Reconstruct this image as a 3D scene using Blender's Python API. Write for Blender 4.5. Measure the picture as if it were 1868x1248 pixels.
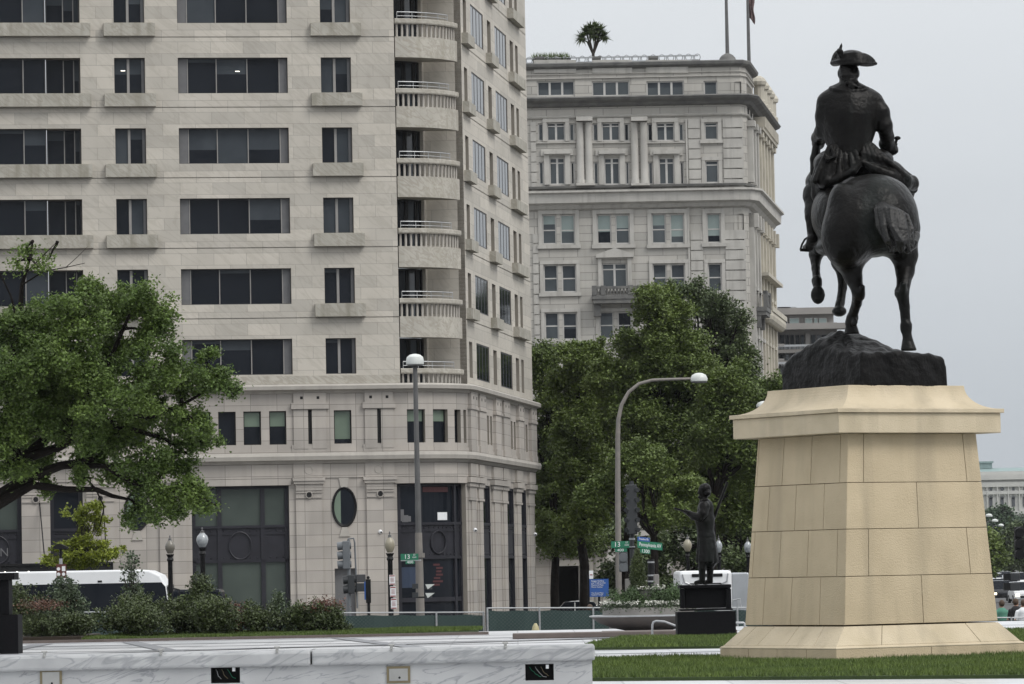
import bpy, math, random
import numpy as np
from mathutils import Vector, Matrix
random.seed(7); RNG = np.random.default_rng(11)
R = math.radians
for o in list(bpy.data.objects): bpy.data.objects.remove(o)
sc = bpy.context.scene
col = sc.collection

# ---------------------------------------------------------------- camera, sky, sun, exposure
F = 8000.0; TH = math.atan(416/8000); PH = .0195; CZ = 1.65
def cvec(a, b): return Vector((a, -b*math.sin(TH), b*math.cos(TH)))
cx = cvec(math.cos(PH), -math.sin(PH)); cy = cvec(math.sin(PH), math.cos(PH))
cz = -Vector((0, math.cos(TH), math.sin(TH)))
cam_d = bpy.data.cameras.new('camera'); cam = bpy.data.objects.new('camera', cam_d); col.objects.link(cam)
M = Matrix((cx, cy, cz)).transposed().to_4x4(); M.translation = (0, 0, CZ); cam.matrix_world = M
cam_d.sensor_width = 36; cam_d.lens = F/1868*36; cam_d.clip_start = 1; cam_d.clip_end = 12000
sc.camera = cam
sc.render.resolution_x = 1024; sc.render.resolution_y = 684
sc.view_settings.view_transform = 'Standard'; sc.view_settings.look = 'None'
sc.view_settings.gamma = 1; sc.view_settings.exposure = EXPO = 0.0

SUN_EL, SUN_AZ = R(50), R(128)          # azimuth clockwise from +Y (the viewing direction): behind and to the right
w = bpy.data.worlds.new('World'); sc.world = w; w.use_nodes = True
nt = w.node_tree; nt.nodes.clear()
def N(t, **k):
    n = nt.nodes.new(t)
    for a, b in k.items():
        if a.startswith('i_'): n.inputs[a[2:].replace('_', ' ')].default_value = b
        else: setattr(n, a, b)
    return n
out = N('ShaderNodeOutputWorld'); bg = N('ShaderNodeBackground')
sky = N('ShaderNodeTexSky'); sky.sky_type = 'NISHITA'; sky.sun_disc = False
sky.sun_elevation = SUN_EL; sky.sun_rotation = SUN_AZ; sky.dust_density = 4; sky.air_density = 1.0
hs = N('ShaderNodeHueSaturation'); hs.inputs['Saturation'].default_value = .18
nt.links.new(sky.outputs[0], hs.inputs['Color'])
# overcast deck: brighter overhead than at the horizon, over the sky texture
tc = N('ShaderNodeTexCoord'); sx = N('ShaderNodeSeparateXYZ'); nt.links.new(tc.outputs['Generated'], sx.inputs[0])
cr = N('ShaderNodeValToRGB'); e = cr.color_ramp.elements
e[0].position = 0.0; e[0].color = (4.75, 5.15, 5.6, 1)
e[1].position = 1.0; e[1].color = (14.5, 14.8, 15.2, 1)
a = cr.color_ramp.elements.new(.035); a.color = (5.6, 6.02, 6.45, 1)
a = cr.color_ramp.elements.new(.13); a.color = (7.7, 8.05, 8.4, 1)
a = cr.color_ramp.elements.new(.35); a.color = (10.8, 11.2, 11.6, 1)
nt.links.new(sx.outputs['Z'], cr.inputs[0])
cn = N('ShaderNodeTexNoise'); cn.inputs['Scale'].default_value = 6.0; cn.inputs['Detail'].default_value = 4
mpp = N('ShaderNodeMapping'); mpp.inputs['Scale'].default_value = (1, 1, 3.5)
nt.links.new(tc.outputs['Generated'], mpp.inputs[0]); nt.links.new(mpp.outputs[0], cn.inputs[0])
mr = N('ShaderNodeMapRange'); mr.inputs['From Min'].default_value = .3; mr.inputs['From Max'].default_value = .7
mr.inputs['To Min'].default_value = .97; mr.inputs['To Max'].default_value = 1.03
nt.links.new(cn.outputs[0], mr.inputs[0])
vm = N('ShaderNodeVectorMath'); vm.operation = 'SCALE'
nt.links.new(cr.outputs[0], vm.inputs[0]); nt.links.new(mr.outputs[0], vm.inputs['Scale'])
mx = N('ShaderNodeMix'); mx.data_type = 'RGBA'; mx.inputs[0].default_value = .93
nt.links.new(hs.outputs[0], mx.inputs[6]); nt.links.new(vm.outputs[0], mx.inputs[7])
nt.links.new(mx.outputs[2], bg.inputs[0]); bg.inputs[1].default_value = .1
nt.links.new(bg.outputs[0], out.inputs[0])
sd = bpy.data.lights.new('sun', 'SUN'); sd.energy = 1.9; sd.angle = R(28); sd.color = (1, .97, .92)
so = bpy.data.objects.new('sun', sd); col.objects.link(so)
sdir = Vector((math.sin(SUN_AZ)*math.cos(SUN_EL), math.cos(SUN_AZ)*math.cos(SUN_EL), math.sin(SUN_EL)))
so.rotation_euler = sdir.to_track_quat('Z', 'Y').to_euler()

# ---------------------------------------------------------------- measuring: a sight line met at depth Y
def dirv(x, y):
    u = (x-934)/F; v = (624-y)/F; c, s = math.cos(PH), math.sin(PH)
    up = u*c+v*s; vp = -u*s+v*c
    return Vector((up, math.cos(TH)-vp*math.sin(TH), math.sin(TH)+vp*math.cos(TH)))
def at(x, y, Y):
    d = dirv(x, y); return d*(Y/d.y)+Vector((0, 0, CZ))
def ground_at(x, y, z=0.0):
    d = dirv(x, y); return d*((z-CZ)/d.z)+Vector((0, 0, CZ))
def hit(x, y, P0, ang):
    d = dirv(x, y); n = Vector((-math.sin(ang), math.cos(ang), 0))
    t = n.dot(Vector(P0)-Vector((0, 0, CZ)))/n.dot(d); p = d*t+Vector((0, 0, CZ))
    q = p-Vector(P0); return q.x*math.cos(ang)+q.y*math.sin(ang), p.z

# ---------------------------------------------------------------- materials
MATS = {}
def mat(name, c1, c2=None, scale=2.0, rough=.8, metal=0, bump=0, bscale=None, brick=None, mortar=None,
        veins=None, spec=.5, stretch=None, detail=5, island=0, trans=0, stain=None):
    """c1/c2 mixed by noise; brick=(w,h,offset,mortar size) in the plane of local X and Z"""
    m = bpy.data.materials.new(name); m.use_nodes = True; t = m.node_tree; b = t.nodes['Principled BSDF']
    L = t.links.new
    def nn(k): return t.nodes.new(k)
    tc = nn('ShaderNodeTexCoord'); mp = nn('ShaderNodeMapping'); L(tc.outputs['Object'], mp.inputs[0])
    if stretch: mp.inputs['Scale'].default_value = stretch
    no = nn('ShaderNodeTexNoise'); no.inputs['Scale'].default_value = scale; no.inputs['Detail'].default_value = detail
    L(mp.outputs[0], no.inputs[0])
    c2 = c2 or tuple(v*.85 for v in c1)
    mxx = nn('ShaderNodeMix'); mxx.data_type = 'RGBA'; mxx.inputs[6].default_value = (*c1, 1); mxx.inputs[7].default_value = (*c2, 1)
    mr = nn('ShaderNodeMapRange'); mr.inputs[1].default_value = .3; mr.inputs[2].default_value = .7
    L(no.outputs[0], mr.inputs[0]); L(mr.outputs[0], mxx.inputs[0]); cur = mxx.outputs[2]
    if veins:      # (colour, strength, scale, sharpness, rotation)
        vc, vs, vsc, shp, rot = veins
        wm = nn('ShaderNodeMapping'); wm.inputs['Rotation'].default_value = rot; L(tc.outputs['Object'], wm.inputs[0])
        w2 = nn('ShaderNodeMapping'); w2.inputs['Scale'].default_value = (1, 1, .22); L(wm.outputs[0], w2.inputs[0]); wm = w2
        vn = nn('ShaderNodeTexNoise'); vn.inputs['Scale'].default_value = vsc; vn.inputs['Detail'].default_value = 7; vn.inputs['Distortion'].default_value = 1.2
        L(wm.outputs[0], vn.inputs[0])
        ab = nn('ShaderNodeMath'); ab.operation = 'SUBTRACT'; ab.inputs[1].default_value = .5; L(vn.outputs[0], ab.inputs[0])
        aa = nn('ShaderNodeMath'); aa.operation = 'ABSOLUTE'; L(ab.outputs[0], aa.inputs[0])
        rr = nn('ShaderNodeMapRange'); rr.inputs[1].default_value = 0; rr.inputs[2].default_value = shp; rr.inputs[3].default_value = vs; rr.inputs[4].default_value = 0
        L(aa.outputs[0], rr.inputs[0])
        m2 = nn('ShaderNodeMix'); m2.data_type = 'RGBA'; L(rr.outputs[0], m2.inputs[0]); L(cur, m2.inputs[6]); m2.inputs[7].default_value = (*vc, 1); cur = m2.outputs[2]
    if stain:      # (colour, strength): vertical weather streaks
        sm = nn('ShaderNodeMapping'); sm.inputs['Scale'].default_value = (2.2, 2.2, .22); L(tc.outputs['Object'], sm.inputs[0])
        sn = nn('ShaderNodeTexNoise'); sn.inputs['Scale'].default_value = 1.0; sn.inputs['Detail'].default_value = 6; L(sm.outputs[0], sn.inputs[0])
        sr = nn('ShaderNodeMapRange'); sr.inputs[1].default_value = .5; sr.inputs[2].default_value = .72; sr.inputs[3].default_value = 0; sr.inputs[4].default_value = stain[1]
        L(sn.outputs[0], sr.inputs[0])
        m3 = nn('ShaderNodeMix'); m3.data_type = 'RGBA'; L(sr.outputs[0], m3.inputs[0]); L(cur, m3.inputs[6]); m3.inputs[7].default_value = (*stain[0], 1); cur = m3.outputs[2]
    hgt = None
    if brick:
        sp = nn('ShaderNodeSeparateXYZ'); cb = nn('ShaderNodeCombineXYZ'); L(tc.outputs['Object'], sp.inputs[0])
        if len(brick) > 4 and brick[4] == 'xy': L(sp.outputs[0], cb.inputs[0]); L(sp.outputs[1], cb.inputs[1])
        else:
            L(sp.outputs[0], cb.inputs[0]); L(sp.outputs[2], cb.inputs[1])
        bt = nn('ShaderNodeTexBrick'); bt.offset = brick[2]; bt.inputs['Scale'].default_value = 1
        bt.inputs['Brick Width'].default_value = brick[0]; bt.inputs['Row Height'].default_value = brick[1]; bt.inputs['Mortar Size'].default_value = brick[3]
        bt.inputs['Mortar Smooth'].default_value = .2; bt.inputs['Bias'].default_value = 0
        bt.inputs['Color1'].default_value = (.86, .86, .86, 1); bt.inputs['Color2'].default_value = (1.1, 1.09, 1.08, 1)
        mo = mortar or .6; bt.inputs['Mortar'].default_value = (mo, mo, mo, 1)
        L(cb.outputs[0], bt.inputs[0])
        m4 = nn('ShaderNodeMix'); m4.data_type = 'RGBA'; m4.blend_type = 'MULTIPLY'; m4.inputs[0].default_value = 1
        L(cur, m4.inputs[6]); L(bt.outputs[0], m4.inputs[7]); cur = m4.outputs[2]
    if island:
        ge = nn('ShaderNodeNewGeometry'); ir = nn('ShaderNodeMapRange'); ir.inputs[3].default_value = 1-island; ir.inputs[4].default_value = 1+island
        L(ge.outputs['Random Per Island'], ir.inputs[0])
        m5 = nn('ShaderNodeVectorMath'); m5.operation = 'SCALE'; L(cur, m5.inputs[0]); L(ir.outputs[0], m5.inputs['Scale']); cur = m5.outputs[0]
    L(cur, b.inputs['Base Color'])
    b.inputs['Roughness'].default_value = rough; b.inputs['Metallic'].default_value = metal
    b.inputs['Specular IOR Level'].default_value = spec
    if bump:
        bn = nn('ShaderNodeTexNoise'); bn.inputs['Scale'].default_value = bscale or scale*6; bn.inputs['Detail'].default_value = 6
        L(mp.outputs[0], bn.inputs[0])
        bu = nn('ShaderNodeBump'); bu.inputs['Strength'].default_value = min(1, bump); bu.inputs['Distance'].default_value = .02*max(1, bump)
        L(bn.outputs[0], bu.inputs['Height']); L(bu.outputs[0], b.inputs['Normal'])
    if trans:
        tr = nn('ShaderNodeBsdfTranslucent'); ms = nn('ShaderNodeMixShader'); ms.inputs[0].default_value = trans
        L(cur, tr.inputs[0]); L(b.outputs[0], ms.inputs[1]); L(tr.outputs[0], ms.inputs[2]); L(ms.outputs[0], t.nodes['Material Output'].inputs[0])
    MATS[name] = m; return m
def emis(name, c, s):
    m = bpy.data.materials.new(name); m.use_nodes = True; b = m.node_tree.nodes['Principled BSDF']
    b.inputs['Base Color'].default_value = (*c, 1); b.inputs['Emission Color'].default_value = (*c, 1); b.inputs['Emission Strength'].default_value = s
    return m
def glassy(name, c, alpha=.35, rough=.05):
    m = bpy.data.materials.new(name); m.use_nodes = True; t = m.node_tree; b = t.nodes['Principled BSDF']
    b.inputs['Base Color'].default_value = (*c, 1); b.inputs['Roughness'].default_value = rough; b.inputs['Alpha'].default_value = alpha
    return m
K = {}
K['marble'] = mat('marble_panels', (.485, .455, .405), (.425, .398, .352), .55, .7, bump=.15, brick=(1.66, .6, .5, .012), mortar=.66,
                  veins=((.34, .315, .27), .42, 1.7, .05, (0, R(50), 0)), stain=((.33, .31, .27), .16))
K['marble_plain'] = mat('marble_belt', (.435, .41, .36), (.36, .34, .30), .9, .7, bump=.15, veins=((.25, .225, .185), .6, 3.2, .08, (0, R(56), 0)), stain=((.27, .25, .2), .55))
K['lime'] = mat('podium_limestone', (.40, .37, .338), (.34, .315, .287), .5, .8, bump=.2, brick=(1.34, .602, 0, .014), mortar=.5, stain=((.25, .23, .21), .3))
K['lime_plain'] = mat('podium_trim', (.40, .375, .34), (.33, .31, .28), 1.2, .8, bump=.2, stain=((.24, .22, .2), .4))
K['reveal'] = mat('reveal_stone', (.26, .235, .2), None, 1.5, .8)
K['glass'] = mat('dark_glass', (.007, .009, .013), (.014, .017, .023), .25, .06, spec=.14, detail=2)
K['glass_blue'] = mat('sky_glass', (.03, .034, .04), (.05, .055, .06), .2, .04, metal=0, spec=.8, detail=1)
K['blind'] = mat('blind_glass', (.055, .063, .072), (.035, .042, .05), .6, .12, spec=.15)
K['blind_pale'] = mat('pale_blind_glass', (.25, .30, .29), (.20, .25, .24), .6, .2, spec=.5)
K['blind_green'] = mat('green_blind_glass', (.15, .20, .15), (.12, .16, .12), .6, .2, spec=.5)
K['shop_glass'] = mat('shop_glass', (.045, .056, .05), (.065, .08, .07), .5, .08, spec=.25)
K['frame'] = mat('window_frame', (.055, .055, .058), None, 3, .5)
K['frame_grey'] = mat('window_side_panel', (.13, .13, .135), None, 3, .5)
K['mull'] = mat('mullion', (.26, .25, .24), None, 3, .5)
K['dark_metal'] = mat('shopfront_metal', (.024, .024, .031), (.018, .018, .023), 2, .5, spec=.25)
K['star'] = mat('old_stone', (.425, .41, .38), (.36, .348, .322), .35, .85, bump=.3, brick=(2.4, .66, .5, .035), mortar=.6, stain=((.30, .285, .26), .4))
K['star_plain'] = mat('old_stone_trim', (.445, .432, .402), (.36, .348, .325), .8, .85, bump=.3, stain=((.24, .23, .21), .55))
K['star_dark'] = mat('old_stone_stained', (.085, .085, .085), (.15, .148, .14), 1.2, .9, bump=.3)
K['star_cream'] = mat('old_stone_cream', (.47, .44, .37), (.36, .335, .285), .7, .85, bump=.3)
K['whitepaint'] = mat('white_window_paint', (.5, .49, .47), None, 3, .6)
K['sand'] = mat('pedestal_sandstone', (.50, .412, .282), (.435, .355, .238), 1.6, .85, bump=.5, bscale=45, island=.05, stain=((.33, .275, .19), .65))
K['sand_cap'] = mat('pedestal_cap_stone', (.54, .46, .335), (.45, .38, .265), 1.8, .85, bump=.5, bscale=40, stain=((.34, .29, .21), .65))
K['mortar'] = mat('mortar', (.20, .15, .09), None, 3, .95)
K['bronze'] = mat('dark_bronze', (.0025, .0023, .0022), (.006, .0055, .005), 3.5, .32, metal=.0, spec=.12, bump=1.3, bscale=10, stain=((.014, .017, .016), .7))
K['bronze_rough'] = mat('rough_bronze', (.003, .003, .003), (.008, .0075, .0075), 3, .42, metal=0, spec=.10, bump=2.5, bscale=7)
K['granite_black'] = mat('black_granite', (.004, .004, .005), (.008, .008, .009), 20, .6, bump=.1, spec=.06)
K['wmarble'] = mat('white_marble', (.38, .385, .39), (.30, .305, .31), 1.6, .45, spec=.25, veins=((.13, .14, .155), .6, 5, .02, (0, R(-72), 0)), stain=((.42, .42, .42), .3))
K['wmarble_cap'] = mat('white_marble_coping', (.38, .385, .39), (.28, .285, .29), 3, .45, spec=.25, veins=((.17, .18, .19), .6, 6, .05, (0, R(-68), 0)))
K['paving'] = mat('white_paving', (.60, .61, .63), (.52, .53, .55), .5, .3, spec=.6, brick=(1.5, 1.5, 0, .02, 'xy'), mortar=.7)
K['paving_dark'] = mat('grey_paving', (.16, .165, .18), (.22, .225, .24), .8, .45, spec=.35)
K['asphalt'] = mat('asphalt', (.05, .05, .052), (.065, .065, .065), .4, .85, bump=.3)
K['concrete'] = mat('concrete', (.26, .25, .235), (.2, .19, .18), .7, .9, bump=.3)
K['brown'] = mat('brown_granite', (.12, .095, .085), (.09, .072, .065), 3, .7)
K['soil'] = mat('soil', (.035, .025, .018), None, 4, 1)
K['lawn'] = mat('lawn_soil', (.035, .055, .015), (.025, .04, .012), 2, 1, bump=1)
K['grass'] = mat('grass_blades', (.105, .15, .028), (.062, .098, .022), .5, .75, island=.35, trans=.2)
K['leaf_a'] = mat('maple_leaves', (.125, .185, .038), (.066, .11, .024), .8, .6, island=.5, trans=.3)
K['leaf_b'] = mat('street_tree_leaves', (.14, .19, .04), (.07, .105, .026), .2, .6, island=.4, trans=.22)
K['leaf_b2'] = mat('bright_street_leaves', (.15, .20, .04), (.085, .125, .028), .2, .6, island=.4, trans=.25)
K['leaf_c'] = mat('dull_street_leaves', (.09, .125, .042), (.055, .08, .03), .25, .6, island=.4, trans=.15)
K['leaf_far'] = mat('far_tree_leaves', (.05, .09, .04), (.035, .065, .03), .1, .7, island=.3, trans=.15)
K['leaf_y'] = mat('yellow_green_leaves', (.24, .28, .03), (.16, .20, .022), .9, .6, island=.35, trans=.3)
K['leaf_s'] = mat('shrub_leaves', (.075, .10, .032), (.04, .058, .02), 1.5, .5, island=.5, trans=.15)
K['leaf_sg'] = mat('silvery_shrub_leaves', (.085, .115, .06), (.05, .075, .04), 1.5, .5, island=.5, trans=.15)
K['leaf_red'] = mat('reddish_leaves', (.13, .035, .025), (.06, .06, .03), 2, .5, island=.5, trans=.2)
K['juniper'] = mat('juniper_leaves', (.05, .09, .025), (.03, .055, .018), 1.5, .7, island=.4)
K['flower'] = mat('white_flowers', (.75, .75, .68), None, 3, .6)
K['bark'] = mat('bark', (.028, .022, .018), (.045, .038, .032), 5, .95, bump=1)
K['bark_dark'] = mat('dark_bark', (.009, .0075, .007), (.018, .015, .013), 5, .95, spec=.1, bump=1)
K['pole'] = mat('weathered_pole', (.22, .20, .18), (.16, .15, .14), 3, .65, metal=.2)
K['pole_grey'] = mat('grey_pole', (.12, .12, .12), (.09, .09, .09), 3, .5, metal=.3)
K['black'] = mat('black_paint', (.008, .008, .009), (.014, .014, .015), 5, .5, spec=.2)
K['lamp_head'] = mat('lamp_housing', (.60, .62, .60), (.5, .52, .5), 3, .4)
K['globe_tan'] = mat('frosted_globe_dusty', (.30, .275, .21), (.24, .215, .16), 4, .35)
K['globe_dark'] = mat('globe_dull', (.17, .155, .13), (.13, .12, .1), 4, .25)
K['globe_clear'] = mat('clear_globe', (.36, .38, .39), (.2, .215, .23), 9, .12, spec=.8)
K['sig'] = mat('signal_housing', (.03, .033, .036), (.024, .027, .03), 4, .5)
K['sig_grey'] = mat('signal_grey', (.14, .15, .16), (.11, .12, .13), 4, .5)
K['sign_green'] = mat('street_sign_green', (.01, .16, .085), (.01, .14, .075), 4, .5)
K['sign_blue'] = mat('blue_sign', (.02, .085, .30), (.018, .075, .27), 4, .5)
K['white'] = mat('white_paint', (.75, .76, .77), (.68, .69, .70), 2, .35)
K['red'] = mat('red_paint', (.28, .03, .03), None, 3, .5)
K['maroon'] = mat('maroon_sign', (.10, .028, .02), None, 3, .5)
K['net'] = mat('green_windscreen', (.022, .045, .042), (.03, .058, .053), 1.5, .8, stretch=(1, 1, .3))
K['galv'] = mat('galvanised_steel', (.42, .43, .44), (.34, .35, .36), 6, .4, metal=.5)
K['tyre'] = mat('tyre', (.012, .012, .012), None, 5, .8)
K['car_silver'] = mat('silver_car_paint', (.42, .44, .46), None, 2, .25, metal=.4)
K['car_dark'] = mat('dark_car_paint', (.02, .022, .026), None, 2, .2)
K['car_white'] = mat('white_car_paint', (.7, .71, .72), None, 2, .25)
K['head_on'] = emis('headlamp_on', (1, .86, .6), 6)
K['ceil_on'] = emis('ceiling_lamp_on', (1, .95, .85), 2.2)
K['warm_on'] = emis('warm_lamp_on', (1, .65, .25), 3)
K['cap_white'] = mat('pale_sandstone_far', (.50, .495, .47), (.42, .415, .4), .3, .8)
K['cap_roof'] = mat('green_copper', (.22, .30, .29), (.17, .24, .24), .5, .6)
K['hotel'] = mat('hotel_stone', (.25, .235, .22), (.21, .2, .19), .3, .8)
K['skin'] = mat('skin', (.35, .2, .14), None, 5, .6)
K['hair'] = mat('brown_hair', (.06, .035, .02), None, 8, .7)
K['shirt_g'] = mat('green_shirt', (.08, .22, .16), None, 6, .9)
K['shirt_k'] = mat('black_shirt', (.012, .012, .014), None, 6, .9)
K['steel'] = mat('stainless_plate', (.33, .33, .32), (.27, .27, .26), 6, .4, metal=.5)
K['brass'] = mat('bronze_frame', (.18, .15, .09), None, 6, .5, metal=.4)
K['bowl'] = mat('weathered_bowl', (.085, .07, .062), (.06, .052, .048), 2, .6, stain=((.03, .028, .027), .6))
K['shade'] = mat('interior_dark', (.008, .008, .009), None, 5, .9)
K['poster'] = mat('shop_poster_red', (.07, .014, .016), None, 5, .6)
K['poster_blue'] = mat('shop_poster_blue', (.02, .035, .07), None, 5, .5)
K['flag_red'] = mat('flag_cloth', (.10, .05, .05), (.16, .13, .13), 4, .8)
K['yellow_h'] = mat('yellow_hydrant', (.40, .36, .2), None, 8, .5)
K['glass_mid'] = mat('old_window_glass', (.035, .044, .05), (.07, .082, .09), .3, .06, spec=.45, detail=1)
K['box_stone'] = mat('weathered_box_stone', (.40, .38, .335), (.30, .285, .245), 1.4, .75, bump=.2, veins=((.22, .2, .16), .5, 3, .07, (0, R(50), 0)), stain=((.2, .185, .145), .75))
K['bronze_hi'] = mat('bronze_tail', (.006, .006, .006), (.014, .0135, .013), 6, .28, spec=.3, bump=1, bscale=25)
# ---------------------------------------------------------------- mesh helpers
class MB:
    def __init__(s): s.v = []; s.f = []; s.m = []; s.cm = 0
    def mat(s, i): s.cm = i; return s
    def add(s, vs, fs):
        b = len(s.v); s.v += [tuple(p) for p in vs]
        for f in fs: s.f.append(tuple(b+i for i in f)); s.m.append(s.cm)
    def quad(s, a, b, c, d): s.add([a, b, c, d], [(0, 1, 2, 3)])
    def box(s, x0, x1, y0, y1, z0, z1, T=None):
        v = [Vector((x, y, z)) for z in (z0, z1) for y in (y0, y1) for x in (x0, x1)]
        if T: v = [T @ p for p in v]
        s.add(v, [(0, 2, 3, 1), (4, 5, 7, 6), (0, 1, 5, 4), (2, 6, 7, 3), (0, 4, 6, 2), (1, 3, 7, 5)])
    def tube(s, pts, rs, n=10, caps=True):
        pts = [Vector(p) for p in pts]
        if not hasattr(rs, '__len__'): rs = [rs]*len(pts)
        rings = []; up = None
        for i, p in enumerate(pts):
            d = (pts[min(i+1, len(pts)-1)]-pts[max(i-1, 0)]).normalized()
            if up is None:
                up = Vector((0, 0, 1)) if abs(d.z) < .9 else Vector((1, 0, 0))
            x = d.cross(up).normalized(); y = x.cross(d).normalized(); up = y
            rings.append([p+(x*math.cos(a)+y*math.sin(a))*rs[i] for a in [2*math.pi*k/n for k in range(n)]])
        vs = [q for r in rings for q in r]; fs = []
        for i in range(len(pts)-1):
            for k in range(n):
                a = i*n+k; b = i*n+(k+1) % n; fs.append((a, b, b+n, a+n))
        if caps: fs += [tuple(range(n))[::-1], tuple((len(pts)-1)*n+k for k in range(n))]
        s.add(vs, fs)
    def lathe(s, c, prof, n=24, sx=1, sy=1, T=None):
        c = Vector(c); vs = []; fs = []
        for r, z in prof:
            for k in range(n):
                a = 2*math.pi*k/n; p = Vector((r*sx*math.cos(a), r*sy*math.sin(a), z))
                vs.append(c+(T @ p if T else p))
        m = len(prof)
        for i in range(m-1):
            for k in range(n):
                a = i*n+k; b = i*n+(k+1) % n; fs.append((a, b, b+n, a+n))
        fs += [tuple(range(n))[::-1], tuple((m-1)*n+k for k in range(n))]
        s.add(vs, fs)
    def ball(s, c, r, n=12, sq=(1, 1, 1)):
        prof = [(max(1e-4, math.sin(math.pi*i/n))*r, -math.cos(math.pi*i/n)*r*sq[2]) for i in range(n+1)]
        s.lathe(c, prof, n+4, sq[0], sq[1])
    def sweep(s, path, prof, close_ends=True):
        """path: plan points (x,y); prof: (outward, z) pairs, outward = to the right of travel"""
        P = [Vector((p[0], p[1])) for p in path]; L = len(P); vs = []; fs = []
        for i in range(L):
            d0 = (P[i]-P[i-1]).normalized() if i else (P[1]-P[0]).normalized()
            d1 = (P[i+1]-P[i]).normalized() if i < L-1 else d0
            n0 = Vector((d0.y, -d0.x)); n1 = Vector((d1.y, -d1.x)); n = (n0+n1).normalized(); k = 1/max(.4, n.dot(n0))
            for o, z in prof: vs.append((P[i].x+n.x*o*k, P[i].y+n.y*o*k, z))
        m = len(prof)
        for i in range(L-1):
            for j in range(m-1):
                a = i*m+j; fs.append((a, a+m, a+m+1, a+1))
        if close_ends: fs += [tuple(range(m)), tuple((L-1)*m+j for j in range(m))[::-1]]
        s.add(vs, fs)
    def prism(s, poly, y0, y1, T=None):
        """poly of (x,z), thickness along y"""
        n = len(poly); v = [Vector((x, y0, z)) for x, z in poly]+[Vector((x, y1, z)) for x, z in poly]
        if T: v = [T @ p for p in v]
        s.add(v, [tuple(range(n)), tuple(range(2*n-1, n-1, -1))]+[(i, i+n, (i+1) % n+n, (i+1) % n) for i in range(n)])
    def build(s, name, mats, parent=None, loc=(0, 0, 0), rz=0, smooth=False, bevel=0, rot=None):
        me = bpy.data.meshes.new(name)
        me.from_pydata(s.v, [], s.f)
        if not isinstance(mats, (list, tuple)): mats = [mats]
        for m in mats: me.materials.append(K[m] if isinstance(m, str) else m)
        me.polygons.foreach_set('material_index', s.m)
        if smooth: me.polygons.foreach_set('use_smooth', [True]*len(s.f))
        me.update()
        o = bpy.data.objects.new(name, me); col.objects.link(o); o.location = loc; o.rotation_euler = rot or (0, 0, rz)
        if parent: o.parent = parent
        if bevel:
            b = o.modifiers.new('bevel', 'BEVEL'); b.width = bevel; b.segments = 2; b.limit_method = 'ANGLE'; b.angle_limit = R(40)
        if smooth:
            try: me.set_sharp_from_angle(angle=R(40))
            except Exception: pass
        return o
def tag(o, label=None, cat=None, group=None, kind=None):
    if label: o['label'] = label
    if cat: o['category'] = cat
    if group: o['group'] = group
    if kind: o['kind'] = kind
    return o
def thing(name, label, cat, loc=(0, 0, 0), rz=0, group=None):
    o = bpy.data.objects.new(name, None); o.empty_display_size = .2; col.objects.link(o)
    o.location = loc; o.rotation_euler = (0, 0, rz); return tag(o, label, cat, group)
def npmesh(name, V, Fq, mats, parent=None, smooth=False, loc=(0, 0, 0)):
    me = bpy.data.meshes.new(name); n = len(Fq); k = Fq.shape[1]
    me.vertices.add(len(V)); me.vertices.foreach_set('co', V.astype(np.float32).ravel())
    me.loops.add(n*k); me.loops.foreach_set('vertex_index', Fq.astype(np.int32).ravel())
    me.polygons.add(n); me.polygons.foreach_set('loop_start', np.arange(0, n*k, k, dtype=np.int32))
    me.polygons.foreach_set('use_smooth', [smooth]*n)
    me.update(calc_edges=True)
    for m in ([mats] if isinstance(mats, str) else mats): me.materials.append(K[m])
    o = bpy.data.objects.new(name, me); col.objects.link(o); o.location = loc
    if parent: o.parent = parent
    return o
def text(name, s, size, matn, parent, loc, rot, depth=.003, align='CENTER', sx=1):
    c = bpy.data.curves.new(name, 'FONT'); c.body = s; c.size = size; c.extrude = depth; c.align_x = align; c.align_y = 'CENTER'
    tmp = bpy.data.objects.new(name+'_src', c); col.objects.link(tmp)
    dg = bpy.context.evaluated_depsgraph_get(); me = bpy.data.meshes.new_from_object(tmp.evaluated_get(dg))
    bpy.data.objects.remove(tmp); me.name = name; me.materials.clear(); me.materials.append(K[matn])
    o = bpy.data.objects.new(name, me); col.objects.link(o); o.parent = parent; o.location = loc; o.rotation_euler = rot; o.scale = (sx, 1, 1)
    return o
def copy_tree(o, parent=None):
    c = o.copy(); col.objects.link(c); c.parent = parent
    for ch in o.children: copy_tree(ch, c)
    return c

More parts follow.
